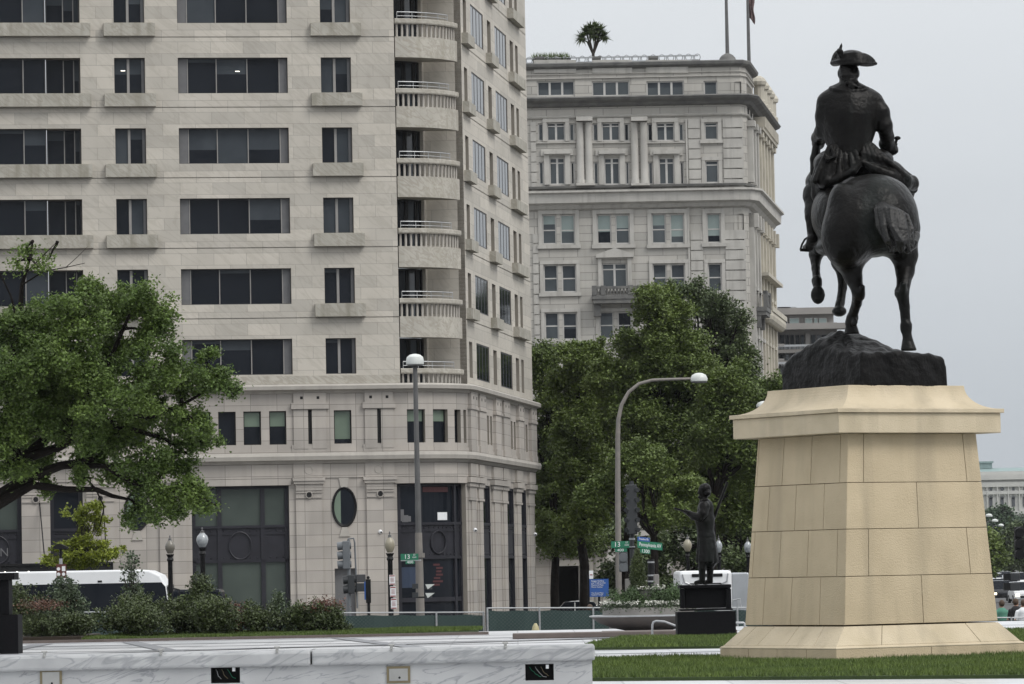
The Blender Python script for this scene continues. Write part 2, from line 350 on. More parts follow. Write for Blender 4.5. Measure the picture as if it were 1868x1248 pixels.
# ---------------------------------------------------------------- foliage
def leaf_mesh(pts, size, flat=.5):
    n = len(pts); nrm = RNG.normal(size=(n, 3)); nrm[:, 2] = np.abs(nrm[:, 2])*1.0+flat
    nrm /= np.linalg.norm(nrm, axis=1)[:, None]
    t = RNG.normal(size=(n, 3)); t -= (t*nrm).sum(1)[:, None]*nrm; t /= np.linalg.norm(t, axis=1)[:, None]
    b = np.cross(nrm, t); s = size*RNG.uniform(.6, 1.3, n)[:, None]
    droop = nrm*s*.18
    V = np.stack([pts-t*s*.5, pts+b*s*.34-droop, pts+t*s*.55-droop*.5, pts-b*s*.34-droop], 1).reshape(-1, 3)
    return V, np.arange(n*4).reshape(-1, 4)
def crown_points(clusters, nleaf, clump, spread=.45, shell=.55):
    """clusters: (centre, (rx,ry,rz)); leaves gather in clumps near the outside of each cluster"""
    vol = np.array([c[1][0]*c[1][1]*c[1][2] for c in clusters])**(2/3); vol /= vol.sum(); P = []; C = []
    for (c, r), w in zip(clusters, vol):
        c = np.array(c); r = np.array(r); nl = int(nleaf*w)
        nc = max(4, int((r[0]*r[1]*r[2])**(2/3)/(clump**2)*5.5))
        d = RNG.normal(size=(nc, 3)); d /= np.linalg.norm(d, axis=1)[:, None]
        rad = RNG.uniform(shell**3, 1, nc)**(1/3); sh = RNG.random(nc) < .22; rad = np.where(sh, rad*RNG.uniform(1.05, 1.38, nc), rad)
        cc = c+d*rad[:, None]*r*(1+RNG.normal(0, .1, (nc, 1)))+RNG.normal(0, .15, (nc, 3))*clump
        C.append(cc)
        wt = np.where(sh, .35, 1.)*RNG.uniform(.35, 1.5, nc); idx = RNG.choice(nc, nl, p=wt/wt.sum()); cs = np.sqrt(wt)[:, None]*RNG.uniform(.7, 1.25, (nc, 3)); ax = RNG.normal(size=(nc, 3)); ax[:, 2] = abs(ax[:, 2])+.4; ax /= np.linalg.norm(ax, axis=1)[:, None]
        off = RNG.normal(size=(nl, 3))*clump*np.array([spread, spread, spread*.75])*cs[idx]+ax[idx]*(RNG.normal(size=(nl, 1))*clump*spread*.7)
        P.append(cc[idx]+off)
    return np.concatenate(P), np.concatenate(C)
def curve_pts(a, b, n=6, sag=0., jit=.05):
    a = Vector(a); b = Vector(b); L = (b-a).length; o = []
    for i in range(n+1):
        t = i/n; p = a.lerp(b, t); p.z += sag*L*math.sin(math.pi*t)
        if 0 < i < n: p += Vector((random.gauss(0, jit), random.gauss(0, jit), random.gauss(0, jit)))*L*.35
        o.append(p)
    return o
def make_tree(name, label, base, fork_h, clusters, leaf, size, nleaf, clump, trunk_r, group=None, bark='bark', cat='tree', twigs=.35, lean=(0, 0), shell=.5, flat=.5, spread=.45):
    base = Vector(base); t = thing(name, label, cat, base, 0, group)
    cl = [(Vector(c)-base, r) for c, r in clusters]
    P, C = crown_points(cl, nleaf, clump, spread, shell)
    V, Fq = leaf_mesh(P, size, flat); npmesh('crown', V, Fq, leaf, t)
    mb = MB(); fork = Vector((lean[0], lean[1], fork_h))
    mb.tube(curve_pts((0, 0, 0), fork, 5, 0, .03), [trunk_r*1.25, trunk_r*1.05, trunk_r, trunk_r*.95, trunk_r*.9, trunk_r*.85], 9)
    for c, r in cl:
        c = Vector(c); L = (c-fork).length
        pts = curve_pts(fork, c, 6, .06, .06); mb.tube(pts, [trunk_r*(.62-.075*i)*min(1, .5+L/12) for i in range(7)], 6)
        near = [Vector(q) for q in C if (Vector(q)-c).length < max(r)*1.35]
        random.shuffle(near)
        for q in near[:int(len(near)*twigs)+2]:
            st = pts[random.randint(2, 6)]
            mb.tube(curve_pts(st, q, 3, .04, .06), [trunk_r*.13, trunk_r*.09, trunk_r*.06, trunk_r*.025], 4, False)
    mb.build('trunk', bark, t, smooth=True)
    return t
def make_shrub(name, label, px, pyb, pyt, Y, halfw, leaf, size, n, group='shrubs along the plaza edge', zb=.12, kind='round', cat='shrub'):
    b = at(px, pyb, Y); b.z = zb; top = at(px, pyt, Y).z; h = top-zb; t = thing(name, label, cat, b, 0, group); cl = []
    if kind == 'cone':
        for i in range(5):
            f = i/5; cl.append(((random.uniform(-.08, .08), 0, h*(.14+.8*f)), (halfw*(1-.8*f), halfw*.8*(1-.8*f), h*.16)))
    elif kind == 'tall':
        for i in range(6):
            f = i/6; cl.append(((random.uniform(-.1, .1), 0, h*(.15+.8*f)), (halfw*(1-.45*f), halfw*.7, h*.1)))
    else:
        for i in range(7):
            cl.append(((random.uniform(-.55, .55)*halfw, random.uniform(-.4, .4)*halfw, h*random.uniform(.3, .72)), (halfw*random.uniform(.35, .6), halfw*.5, h*random.uniform(.22, .3))))
        cl.append(((0, 0, h*.3), (halfw*.85, halfw*.6, h*.3)))
    P, C = crown_points(cl, n, .12, .5, .4); P[:, 2] = np.maximum(P[:, 2], .0)
    V, Fq = leaf_mesh(P, size, .2); npmesh('foliage', V, Fq, leaf, t)
    mb = MB()
    for c, r in cl:
        mb.tube(curve_pts((random.uniform(-.05, .05), 0, 0), (c[0], c[1], c[2]), 4, 0, .05), [.025, .02, .016, .012, .006], 5)
    for q in C[::4]: mb.tube(curve_pts((q[0]*.4, q[1]*.4, q[2]*.6), q, 2, 0, .03), [.008, .006, .003], 4, False)
    mb.build('stem', 'bark', t); return t

# ---------------------------------------------------------------- sculpting by a smooth distance field
class SDF:
    def __init__(s, lo, hi, h): 
        s.lo = np.array(lo, float); s.h = h; s.n = (np.ceil((np.array(hi)-s.lo)/h)).astype(int)+1
        s.D = np.full(s.n, 1.0, np.float32)
    def _blk(s, lo, hi):
        a = np.clip(np.floor((lo-s.lo)/s.h).astype(int), 0, s.n-1); b = np.clip(np.ceil((hi-s.lo)/s.h).astype(int)+1, 1, s.n)
        if (b <= a).any(): return None, None
        g = np.meshgrid(*[s.lo[i]+s.h*np.arange(a[i], b[i]) for i in range(3)], indexing='ij')
        return tuple(slice(a[i], b[i]) for i in range(3)), g
    def _mix(s, sl, d, k, sub=False):
        A = s.D[sl]
        if sub: d = -d; hh = np.clip(.5-.5*(A-d)/k*-1*-1, 0, 1); s.D[sl] = np.maximum(A, d)
        else:
            hh = np.clip(.5+.5*(A-d)/k, 0, 1); s.D[sl] = A*(1-hh)+d*hh-k*hh*(1-hh)
    def cone(s, p, q, r0, r1, k=.08):
        p = np.array(p, float); q = np.array(q, float); m = max(r0, r1)+k*1.6+s.h*2
        sl, g = s._blk(np.minimum(p, q)-m, np.maximum(p, q)+m)
        if sl is None: return
        d = q-p; L2 = (d*d).sum()+1e-9
        t = np.clip(((g[0]-p[0])*d[0]+(g[1]-p[1])*d[1]+(g[2]-p[2])*d[2])/L2, 0, 1)
        dist = np.sqrt((g[0]-p[0]-t*d[0])**2+(g[1]-p[1]-t*d[1])**2+(g[2]-p[2]-t*d[2])**2)-(r0+(r1-r0)*t)
        s._mix(sl, dist.astype(np.float32), k)
    def chain(s, pts, rs, k=.08):
        for i in range(len(pts)-1): s.cone(pts[i], pts[i+1], rs[i], rs[i+1], k)
    def ell(s, c, r, rot=None, k=.08, sub=False):
        c = np.array(c, float); r = np.array(r, float); m = r.max()+k*1.6+s.h*2
        sl, g = s._blk(c-m, c+m)
        if sl is None: return
        X = np.stack([g[0]-c[0], g[1]-c[1], g[2]-c[2]], -1)
        if rot is not None: X = X @ np.array(rot.to_3x3())
        q = np.sqrt(((X/r)**2).sum(-1)); q2 = np.sqrt(((X/(r*r))**2).sum(-1))+1e-9
        d = q*(q-1)/q2
        s._mix(sl, d.astype(np.float32), k, sub)
    def cut(s, p, r):
        p = np.array(p, float); sl, g = s._blk(p-np.array([r, r, r]), p+np.array([r, r, .03]))
        s.D[sl] = np.maximum(s.D[sl], (p[2]-g[2]).astype(np.float32))
    def mesh(s, name, mats, parent, origin, smooth=True, iters=1):
        D = s.D; n = D.shape; S = D < 0
        c = np.zeros(tuple(np.array(n)-1), bool); cnt = None
        corners = [(i, j, k) for i in (0, 1) for j in (0, 1) for k in (0, 1)]
        def V(A, o): return A[o[0]:n[0]-1+o[0], o[1]:n[1]-1+o[1], o[2]:n[2]-1+o[2]]
        su = sum(V(S, o).astype(np.int8) for o in corners); act = (su > 0) & (su < 8)
        idx = -np.ones(act.shape, np.int64); loc = np.argwhere(act); idx[act] = np.arange(len(loc))
        acc = np.zeros((len(loc), 3)); num = np.zeros(len(loc))
        for a in corners:
            for ax in range(3):
                if a[ax]: continue
                b = list(a); b[ax] = 1
                da = D[loc[:, 0]+a[0], loc[:, 1]+a[1], loc[:, 2]+a[2]]; db = D[loc[:, 0]+b[0], loc[:, 1]+b[1], loc[:, 2]+b[2]]
                m = (da < 0) != (db < 0); t = np.where(m, da/(da-db+1e-12), 0)
                p = np.tile(np.array(a, float), (len(loc), 1)); p[:, ax] += t
                acc += p*m[:, None]; num += m
        P = s.lo+s.h*(loc+acc/num[:, None])
        Fs = []
        for ax in range(3):
            a = [slice(1, n[i]-1) for i in range(3)]; a[ax] = slice(0, n[ax]-1); b = list(a); b[ax] = slice(1, n[ax])
            A = S[tuple(a)]; B = S[tuple(b)]; ch = np.argwhere(A != B)
            if not len(ch): continue
            off = np.array([1, 1, 1]); off[ax] = 0; c0 = ch+off
            u, v = [(1, 2), (2, 0), (0, 1)][ax]
            def I(du, dv):
                q = c0.copy(); q[:, u] -= du; q[:, v] -= dv; return idx[q[:, 0], q[:, 1], q[:, 2]]
            Fq = np.stack([I(1, 1), I(0, 1), I(0, 0), I(1, 0)], 1)
            ins = A[tuple(ch.T)]; Fq[~ins] = Fq[~ins][:, ::-1]
            Fs.append(Fq)
        Fq = np.concatenate(Fs)
        o = npmesh(name, P-np.array(origin), Fq, mats, parent, True)
        if iters:
            m = o.modifiers.new('smooth', 'SMOOTH'); m.factor = .5; m.iterations = iters
        return o
# ================================================================ SETTING
GZ = -1.8
def sheet(name, pts, z, matn, kind='structure', thick=0):
    mb = MB()
    if thick:
        n = len(pts); v = [(x, y, z) for x, y in pts]+[(x, y, z-thick) for x, y in pts]
        mb.add(v, [tuple(range(n)), tuple(range(2*n-1, n-1, -1))]+[(i, i+n, (i+1) % n+n, (i+1) % n) for i in range(n)])
    else: mb.add([(x, y, z) for x, y in pts], [tuple(range(len(pts)))])
    o = mb.build(name, matn); o['kind'] = kind; return o
sheet('ground', [(-5000, -200), (5000, -200), (5000, 9000), (-5000, 9000)], GZ-.12, 'concrete')
sheet('road', [(-200, 126.5), (40, 126.5), (600, 4000), (-50, 4000), (-6, 214), (-200, 185)], GZ-.11, 'asphalt')
sheet('pavement', [(-120, 196), (-4.3, 214), (13, 330), (-30, 360), (-120, 300)], GZ, 'concrete', thick=.12)
sheet('plaza', [(-60, 20), (60, 20), (60, 119.6), (-60, 119.6)], 0, 'paving', thick=1.9)
# dark paving bands of the inlaid street map, 4 mm above the white stone
def band(p, q, wd, z=.004):
    p = Vector(p); q = Vector(q); d = (q-p).normalized(); n = Vector((-d.y, d.x))*wd/2
    return [(a.x, a.y, z) for a in (p-n, q-n, q+n, p+n)]
mb = MB()
def rq(px0, py0, px1, py1, wd, z=.004):
    a = ground_at(px0, py0); b = ground_at(px1, py1); mb.quad(*band((a.x, a.y), (b.x, b.y), wd, z))
for i, y in enumerate((84.5, 88.2, 91.5, 95.6, 98.2, 103.5, 107.5, 111.5)):
    mb.quad(*band((-60, y+.6*math.sin(i*2.1)), (60, y-.8*math.sin(i*1.3)+.5), random.choice((.35, .8, .5)), .004+.0006*i))
for i, x in enumerate((-40, -33, -24, -19, -11, -3, 2, 9, 17, 25)):
    mb.quad(*band((x, 66), (x+random.uniform(-8, 8), 112), .45, .012+.0006*i))
for i, (x0, y0, x1, y1) in enumerate(((-20, 90, 10, 108), (-30, 104, -2, 92), (2, 78, 14, 96))):
    mb.quad(*band((x0, y0), (x1, y1), .9, .02+.001*i))
o = mb.build('paving_bands', 'paving_dark'); o['kind'] = 'structure'

def grass_blades(name, poly, n, zf, h=.07, w=.012, matn='grass'):
    P = []; xs = [p[0] for p in poly]; ys = [p[1] for p in poly]
    pp = np.array(poly); cnt = 0; out = []
    while cnt < n:
        q = np.stack([RNG.uniform(min(xs), max(xs), n), RNG.uniform(min(ys), max(ys), n)], 1)
        ins = np.zeros(n, bool); j = len(poly)-1
        for i in range(len(poly)):
            xi, yi = pp[i]; xj, yj = pp[j]
            c = ((yi > q[:, 1]) != (yj > q[:, 1])) & (q[:, 0] < (xj-xi)*(q[:, 1]-yi)/(yj-yi+1e-12)+xi); ins ^= c; j = i
        q = q[ins]; out.append(q); cnt += len(q)
    q = np.concatenate(out)[:n]; z = np.array([zf(a, b) for a, b in q])
    base = np.concatenate([q, z[:, None]], 1); a = RNG.uniform(0, 2*np.pi, n); d = np.stack([np.cos(a), np.sin(a), 0*a], 1)
    tuft = .65+.5*(np.sin(q[:, 0]*2.3+np.cos(q[:, 1]*1.7)*2)*.5+.5)
    hh = (h*RNG.uniform(.5, 1.3, n)*tuft)[:, None]; l = RNG.normal(0, .35, (n, 2)); tip = base+np.concatenate([l*hh, hh], 1)
    V = np.stack([base-d*w, base+d*w, tip], 1).reshape(-1, 3)
    o = npmesh(name, V, np.arange(n*3).reshape(-1, 3), matn); o['kind'] = 'stuff'
    tag(o, 'short green turf blades of the plaza lawns', 'grass'); return o
def lawn(name, poly, zt, n, h=.07, w=.012, label=None):
    o = sheet(name, poly, zt, 'lawn', thick=zt+.02)
    g = grass_blades('grass', poly, n, lambda a, b: zt, h, w)
    if label: g['label'] = label
# near lawn in front of and around the big pedestal
ya, yb = ground_at(1500, 1243).y, 78.5
near = [(1.15, ya+.15), (14, ya-.1), (14, yb), (7.5, yb-.2), (4.9, 77), (1.3, 72.4)]
a0 = ground_at(1088, 1241); b0 = ground_at(1868, 1243); c0 = ground_at(1868, 1195); d0 = ground_at(1330, 1203); e0 = ground_at(1088, 1205)
near = [(a0.x-1.2, a0.y), (b0.x+3, b0.y), (c0.x+3, c0.y+2), (7.0, 78.6), (d0.x+.2, d0.y), (e0.x-1.2, e0.y)]
lawn('lawn', near, .05, 90000, .075, .010, 'green turf in front of the big sandstone pedestal')
a1 = ground_at(1080, 1186); b1 = ground_at(1335, 1187); c1 = ground_at(1340, 1164); d1 = ground_at(1130, 1168)
lawn('lawn', [(a1.x, a1.y), (b1.x+6, b1.y), (c1.x+8, c1.y), (c1.x-.2, c1.y), (d1.x, d1.y), (a1.x-.1, a1.y+3)], .05, 60000, .075, .013, 'green turf strip behind the paving, below the small standing statue')
# raised far lawn at the left
mb = MB(); x0 = at(150, 1160, 116).x; x1 = at(872, 1160, 116).x
mb.sweep([(-30, 113.6), (x1-2.2, 113.6), (x1, 115.2), (x1, 118.9)], [(0, .0), (0, .06), (-.9, .08), (-3.2, .10), (-5.6, .11), (-5.6, -.1)])
o = mb.build('lawn', 'lawn'); o['kind'] = 'structure'
o = grass_blades('grass', [(x0, 113.7), (x1-2.3, 113.7), (x1+.1, 115.4), (x1+.1, 118.9), (x0+1, 118.6)], 60000, lambda a, b: min(.11, .06+.02*(b-113.6)), .07, .015)
o['label'] = 'green turf strip in front of the low shrubs and the fence'
mb = MB(); mb.box(-31, x0+.2, 113.7, 119, .0, .16); o = mb.build('planting_bed', 'soil'); o['kind'] = 'structure'
mb = MB(); mb.box(-31, x1+.3, 113.3, 113.55, 0, .075); o = mb.build('kerb', 'brown'); o['kind'] = 'structure'
# brown granite edge of the plaza, right of the lawn
xa = at(935, 1155, 105).x; xb = at(1345, 1155, 105).x
mb = MB(); mb.box(xa, xb, 105, 106, 0, .13); mb.box(xa+2.2, xb, 106, 109, 0, .10); o = mb.build('kerb', 'brown', bevel=.02); o['kind'] = 'structure'

# ================================================================ OFFICE BUILDING (marble, curved corner)
aA = R(8.5); PCA = at(852, 850, 224); dA = Vector((math.cos(aA), math.sin(aA), 0)); PC = PCA-dA*.32; PC.z = GZ
off = thing('office_building', 'pale marble office building with ribbon windows and a rounded corner stacked with balconies', 'building', PC, aA)
W = Matrix.Translation(PC) @ Matrix.Rotation(aA, 4, 'Z')
def project(p):
    d = Vector(p)-Vector((0, 0, CZ)); up = d.x; fw = d.y*math.cos(TH)+d.z*math.sin(TH); vp = -d.y*math.sin(TH)+d.z*math.cos(TH)
    up /= fw; vp /= fw; c, s = math.cos(PH), math.sin(PH); return 934+(up*c-vp*s)*F, 624-(up*s+vp*c)*F
TAN = 3.0; TURN = R(74); RAD = TAN/math.tan(TURN/2)
path = [(-34, 0), (-TAN, 0)]
NA = 16
for i in range(1, NA+1):
    a = -math.pi/2+TURN*i/NA; path.append((-TAN+RAD*math.cos(a), RAD+RAD*math.sin(a)))
bd = Vector((math.cos(TURN), math.sin(TURN))); TEND = 30.2
path.append((bd.x*TEND, bd.y*TEND))
cum = [-34.0]
for i in range(1, len(path)): cum.append(cum[-1]+(Vector(path[i])-Vector(path[i-1])).length)
UB = cum[-2]-TAN       # u = t + UB on the receding face
def pos(u, outw=0.0):
    i = 0
    while i < len(cum)-2 and u > cum[i+1]: i += 1
    d = (Vector(path[i+1])-Vector(path[i])).normalized()
    # smooth normals on the arc
    if cum[1] < u < cum[-2]:
        a = -math.pi/2+(u-cum[1])/RAD; r = RAD+outw; return Vector((-TAN+r*math.cos(a), RAD+r*math.sin(a)))
    p = Vector(path[i])+d*(u-cum[i]); return p+Vector((d.y, -d.x))*outw
def u_of(px, py, outw=0.0):
    lo, hi = -34.0, cum[-1]
    for _ in range(40):
        m = (lo+hi)/2; q = pos(m, outw); wp = W @ Vector((q.x, q.y, 0)); k = at(px, py, wp.y).z
        x, _y = project((wp.x, wp.y, k))
        if x < px: lo = m
        else: hi = m
    return lo
def z_of(px, py, outw=0.0):
    q = pos(u_of(px, py, outw), outw); wp = W @ Vector((q.x, q.y, 0)); return at(px, py, wp.y).z
LZ = -GZ   # local z = world z + LZ
def pwall(mb, u0, u1, z0, z1, holes, outw, depth, edge_mat=None):
    us = sorted(set([u0, u1]+[h[i] for h in holes for i in (0, 1)]+[c for c in cum if u0 < c < u1])); zs = sorted(set([z0, z1]+[h[i] for h in holes for i in (2, 3)]))
    def P(u, z, o): q = pos(u, o); return (q.x, q.y, z+LZ)
    for i in range(len(us)-1):
        for j in range(len(zs)-1):
            um, zm = (us[i]+us[i+1])/2, (zs[j]+zs[j+1])/2
            if any(h[0] < um < h[1] and h[2] < zm < h[3] for h in holes): continue
            mb.quad(P(us[i], zs[j], outw), P(us[i+1], zs[j], outw), P(us[i+1], zs[j+1], outw), P(us[i], zs[j+1], outw))
    c0 = mb.cm
    if edge_mat is not None: mb.mat(edge_mat)
    for h in holes:
        a, b, c, d = h[:4]; dp = h[4] if len(h) > 4 else depth
        o2 = outw-dp; hu = [a]+[q for q in cum if a < q < b]+[b]
        mb.quad(P(a, c, outw), P(a, c, o2), P(a, d, o2), P(a, d, outw)); mb.quad(P(b, c, o2), P(b, c, outw), P(b, d, outw), P(b, d, o2))
        for i in range(len(hu)-1):
            p, q = hu[i], hu[i+1]
            mb.quad(P(p, c, outw), P(q, c, outw), P(q, c, o2), P(p, c, o2)); mb.quad(P(p, d, o2), P(q, d, o2), P(q, d, outw), P(p, d, outw))
            if len(h) > 5 and h[5]: mb.quad(P(p, c, o2), P(q, c, o2), P(q, d, o2), P(p, d, o2))
    mb.mat(c0)
def pbar(mb, u0, u1, z0, z1, o0, o1):
    """solid strip following the wall, from outward o0 to o1"""
    hu = [u0]+[q for q in cum if u0 < q < u1]+[u1]; vs = []; fs = []
    for u in hu:
        for o, z in ((o0, z0), (o1, z0), (o1, z1), (o0, z1)): q = pos(u, o); vs.append((q.x, q.y, z+LZ))
    for i in range(len(hu)-1):
        for j in range(4): a = i*4+j; b = i*4+(j+1) % 4; fs.append((a, a+4, b+4, b))
    fs += [(0, 1, 2, 3), tuple((len(hu)-1)*4+j for j in (3, 2, 1, 0))]; mb.add(vs, fs)
def pprof(mb, u0, u1, prof):
    hu = [u0]+[q for q in cum if u0 < q < u1]+[u1]; vs = []; fs = []; m = len(prof)
    for u in hu:
        for o, z in prof: q = pos(u, o); vs.append((q.x, q.y, z+LZ))
    for i in range(len(hu)-1):
        for j in range(m-1): a = i*m+j; fs.append((a, a+m, a+m+1, a+1))
    fs += [tuple(range(m)), tuple((len(hu)-1)*m+j for j in range(m))[::-1]]; mb.add(vs, fs)
def window(u0, u1, z0, z1, outw, muls=(), fr=.05, panes=None, name='window', side=None, fmats=('frame', 'mull'), mw=.05, pj=.03):
    """framed window in a wall opening; panes = material name or list of (material, blind fraction, blind material)"""
    mb = MB(); pbar(mb, u0, u1, z0, z0+fr, outw-.06, outw+pj); pbar(mb, u0, u1, z1-fr, z1, outw-.06, outw+pj)
    pbar(mb, u0, u0+fr, z0+fr, z1-fr, outw-.06, outw+pj); pbar(mb, u1-fr, u1, z0+fr, z1-fr, outw-.06, outw+pj)
    mb.mat(1); cuts = [u0+fr]
    for m in muls: pbar(mb, m-mw/2, m+mw/2, z0+fr, z1-fr, outw-.05, outw+pj+(.02 if pj > .02 else .004)); cuts += [m-mw/2, m+mw/2]
    cuts.append(u1-fr)
    if side:
        mb.mat(2)
        for a, b in side: pbar(mb, a, b, z0+fr, z1-fr, outw-.05, outw+.035)
    f = mb.build(name, list(fmats)+['frame_grey'], off)
    pm = MB()
    for i in range(0, len(cuts), 2):
        a, b = cuts[i], cuts[i+1]; hu = [a]+[q for q in cum if a < q < b]+[b]
        mt, bf = (panes[(i//2) % len(panes)] if panes else (0, 0))
        zb = z1-(z1-z0)*bf
        for p, q in zip(hu[:-1], hu[1:]):
            for c, d, mi in ((z0, zb, mt), (zb, z1, 1 if mt == 0 else mt)):
                if d-c < .01: continue
                pm.mat(mi); A, B = pos(p, outw-.02), pos(q, outw-.02); pm.quad((A.x, A.y, c+LZ), (B.x, B.y, c+LZ), (B.x, B.y, d+LZ), (A.x, A.y, d+LZ))
    pm.build('pane', ['glass', 'blind', 'blind_green', 'shop_glass', 'glass_blue'], f)
    return f
rb = random.Random(5)
def rp(n): return [(rb.choice((0, 0, 0, 1)), rb.choice((0, 0, 0, .12, .3, .45, .6))) for _ in range(n)]
FH = 3.592; KF = list(range(0, 8)); ZT = 14.70+FH*7+2.2     # storeys above the podium
def zs(k): return 11.80+FH*k, 13.62+FH*k, 14.70+FH*k
OA = .32
colsA = [('open', -25.0, -19.07), ('single', -17.36, -15.80), ('wide', -14.13, -8.53), ('single', -6.83, -5.28), ]
colsA = [('wide', -30.9-4.4, -30.9), ('open', -24.9+.0, -19.07), ('single', -17.36, -15.80), ('wide', -14.13, -8.53), ('single', -6.83, -5.28)][1:]
holes = []; AEND = -3.04
for k in KF:
    s0, s1, g = zs(k)
    for kind, a, b in colsA: holes.append((a, b, s0, s1, .9 if kind == 'open' else .38))
    holes.append((-34, AEND, g-.055, g, .07, True))
holes = [h for h in holes if h[4] != .07]
# main wall front, with a thin shadow joint at every storey
mb = MB()
segs = [(11.25, zs(0)[2]-.05)]+[(zs(k)[2], zs(k+1)[2]-.05) for k in range(0, 7)]+[(zs(7)[2], ZT)]
for (za, zb_) in segs:
    hh = [h for h in holes if h[2] < zb_ and h[3] > za]
    pwall(mb, -34, AEND, za, zb_, hh, 0, .38, 1)
for k in KF: pbar(mb, -34, AEND-.01, zs(k)[2]-.14, zs(k)[2]+.09, -.4, -.06)
# end of the wall at the balcony recess and parapet top
mb.mat(0); p0 = pos(AEND, 0); mb.quad((AEND, 0, 11.2+LZ), (AEND, 2.2, 11.2+LZ), (AEND, 2.2, ZT+LZ), (AEND, 0, ZT+LZ))
mb.quad((-34, 0, ZT+LZ), (AEND, 0, ZT+LZ), (AEND, 2, ZT+LZ), (-34, 2, ZT+LZ))
mb.quad((-34, 0, LZ-1.8), (-34, 34, LZ-1.8), (-34, 34, ZT+LZ), (-34, 0, ZT+LZ))
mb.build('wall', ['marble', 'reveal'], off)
# belt under the lowest storey of windows
mb = MB(); pbar(mb, -34, AEND, 11.3, 11.72, -.02, .05); mb.build('belt', 'marble_plain', off)
for k in KF:
    s0, s1, g = zs(k)
    for kind, a, b in colsA:
        if kind == 'wide':
            window(a, b, s0, s1, -.3, [a+.5, a+1.97, a+3.54, b-.42], .04, [(0, 0)]+rp(3)+[(0, 0)], side=[(a+.04, a+.46), (b-.40, b-.04)])
        elif kind == 'single':
            r2 = rp(2); window(a, b, s0, s1, -.3, [(a+b)/2-.06], .04, r2, side=[(b-.17, b-.04)], mw=.13)
        else:
            window(a, b-1.75, s0, s1, -.3, [a+1.5, a+2.95], .05, rp(3)); window(b-1.7, b, s0, s1, -.82, [b-.82, b-.3], .05, rp(3))
    if k > 0 or True:
        for kind, a, b in colsA:
            if kind == 'wide' or k == 0 and False: continue
            e = .52
            gg = zs(k-1)[2]
            if k == 0: continue
            mb = MB(); pbar(mb, a-e, b+e, gg+.01-.0, s0-.04, .0, .34); pbar(mb, a-e+.1, b+e-.1, s0-.04, s0-.01, .0, .28)
            mb.build('window_box', 'box_stone', off)
# receding face
B0 = UB+2.93; B1 = UB+29.6
zoB = -.0
slots = [(3.85, 5.05), (13.1, 14.5), (22.45, 23.85), (24.8, 25.9)]; bigs = [(6.6, 11.5), (16.1, 20.9)]
mb = MB(); bh = []
for k in KF:
    s0, s1, g = zs(k)
    for a, b in slots: bh.append((UB+a, UB+b, s0-.1, s1-.05, .55))
    for a, b in bigs: bh.append((UB+a, UB+b, s0-.1, s1, .05))
for (za, zb_) in segs:
    pwall(mb, B0, B1, za, zb_, [h for h in bh if h[2] < zb_ and h[3] > za], 0, .5, 1)
for k in KF: pbar(mb, B0+.01, B1-.01, zs(k)[2]-.14, zs(k)[2]+.09, -.5, -.05)
mb.mat(1); a, b = pos(B0, 0), pos(B0, -.35); mb.quad((a.x, a.y, 11.2+LZ), (b.x, b.y, 11.2+LZ), (b.x, b.y, ZT+LZ), (a.x, a.y, ZT+LZ))
mb.mat(0); a, b = pos(B1, 0), pos(B1, -.9); mb.quad((a.x, a.y, LZ-1.8), (b.x, b.y, LZ-1.8), (b.x, b.y, ZT+LZ), (a.x, a.y, ZT+LZ))
c = pos(B1+12, -.9) if False else Vector((b.x+bd.x*1.7, b.y+bd.y*1.7))
mb.quad((b.x, b.y, LZ-1.8), (c.x, c.y, LZ-1.8), (c.x, c.y, ZT+LZ), (b.x, b.y, ZT+LZ))
mb.build('wall', ['marble', 'reveal'], off)
for k in KF:
    s0, s1, g = zs(k)
    for a, b in bigs: window(UB+a, UB+b, s0-.1, s1, -.02, [UB+a+(b-a)*i/4 for i in (1, 2, 3)], .07, [(4 if k > 1 else 0, 0)]*4, mw=.11, fmats=('frame', 'frame'), pj=-.012)
    for a, b in slots: window(UB+a, UB+b, s0-.1, s1-.05, -.5, [], .05, [(0, 0)], name='slot_window')
    if k:
        for a, b in ((3.2, 5.75), (12.4, 15.2), (21.7, 26.6)):
            mb = MB(); pbar(mb, UB+a, UB+b, zs(k-1)[2]+.01, s0-.12, 0, .34); mb.build('window_box', 'box_stone', off)
# roof slab, so the block is closed from above
mb = MB(); q = [(-34, .2), (AEND, .2), (AEND, 2.2)]+[tuple(pos(u, -.4)) for u in (B0, B1)]+[(c.x, c.y), (-34, 40)]
mb.add([(x, y, ZT-.4+LZ) for x, y in q], [tuple(range(len(q)))]); mb.build('roof', 'concrete', off)

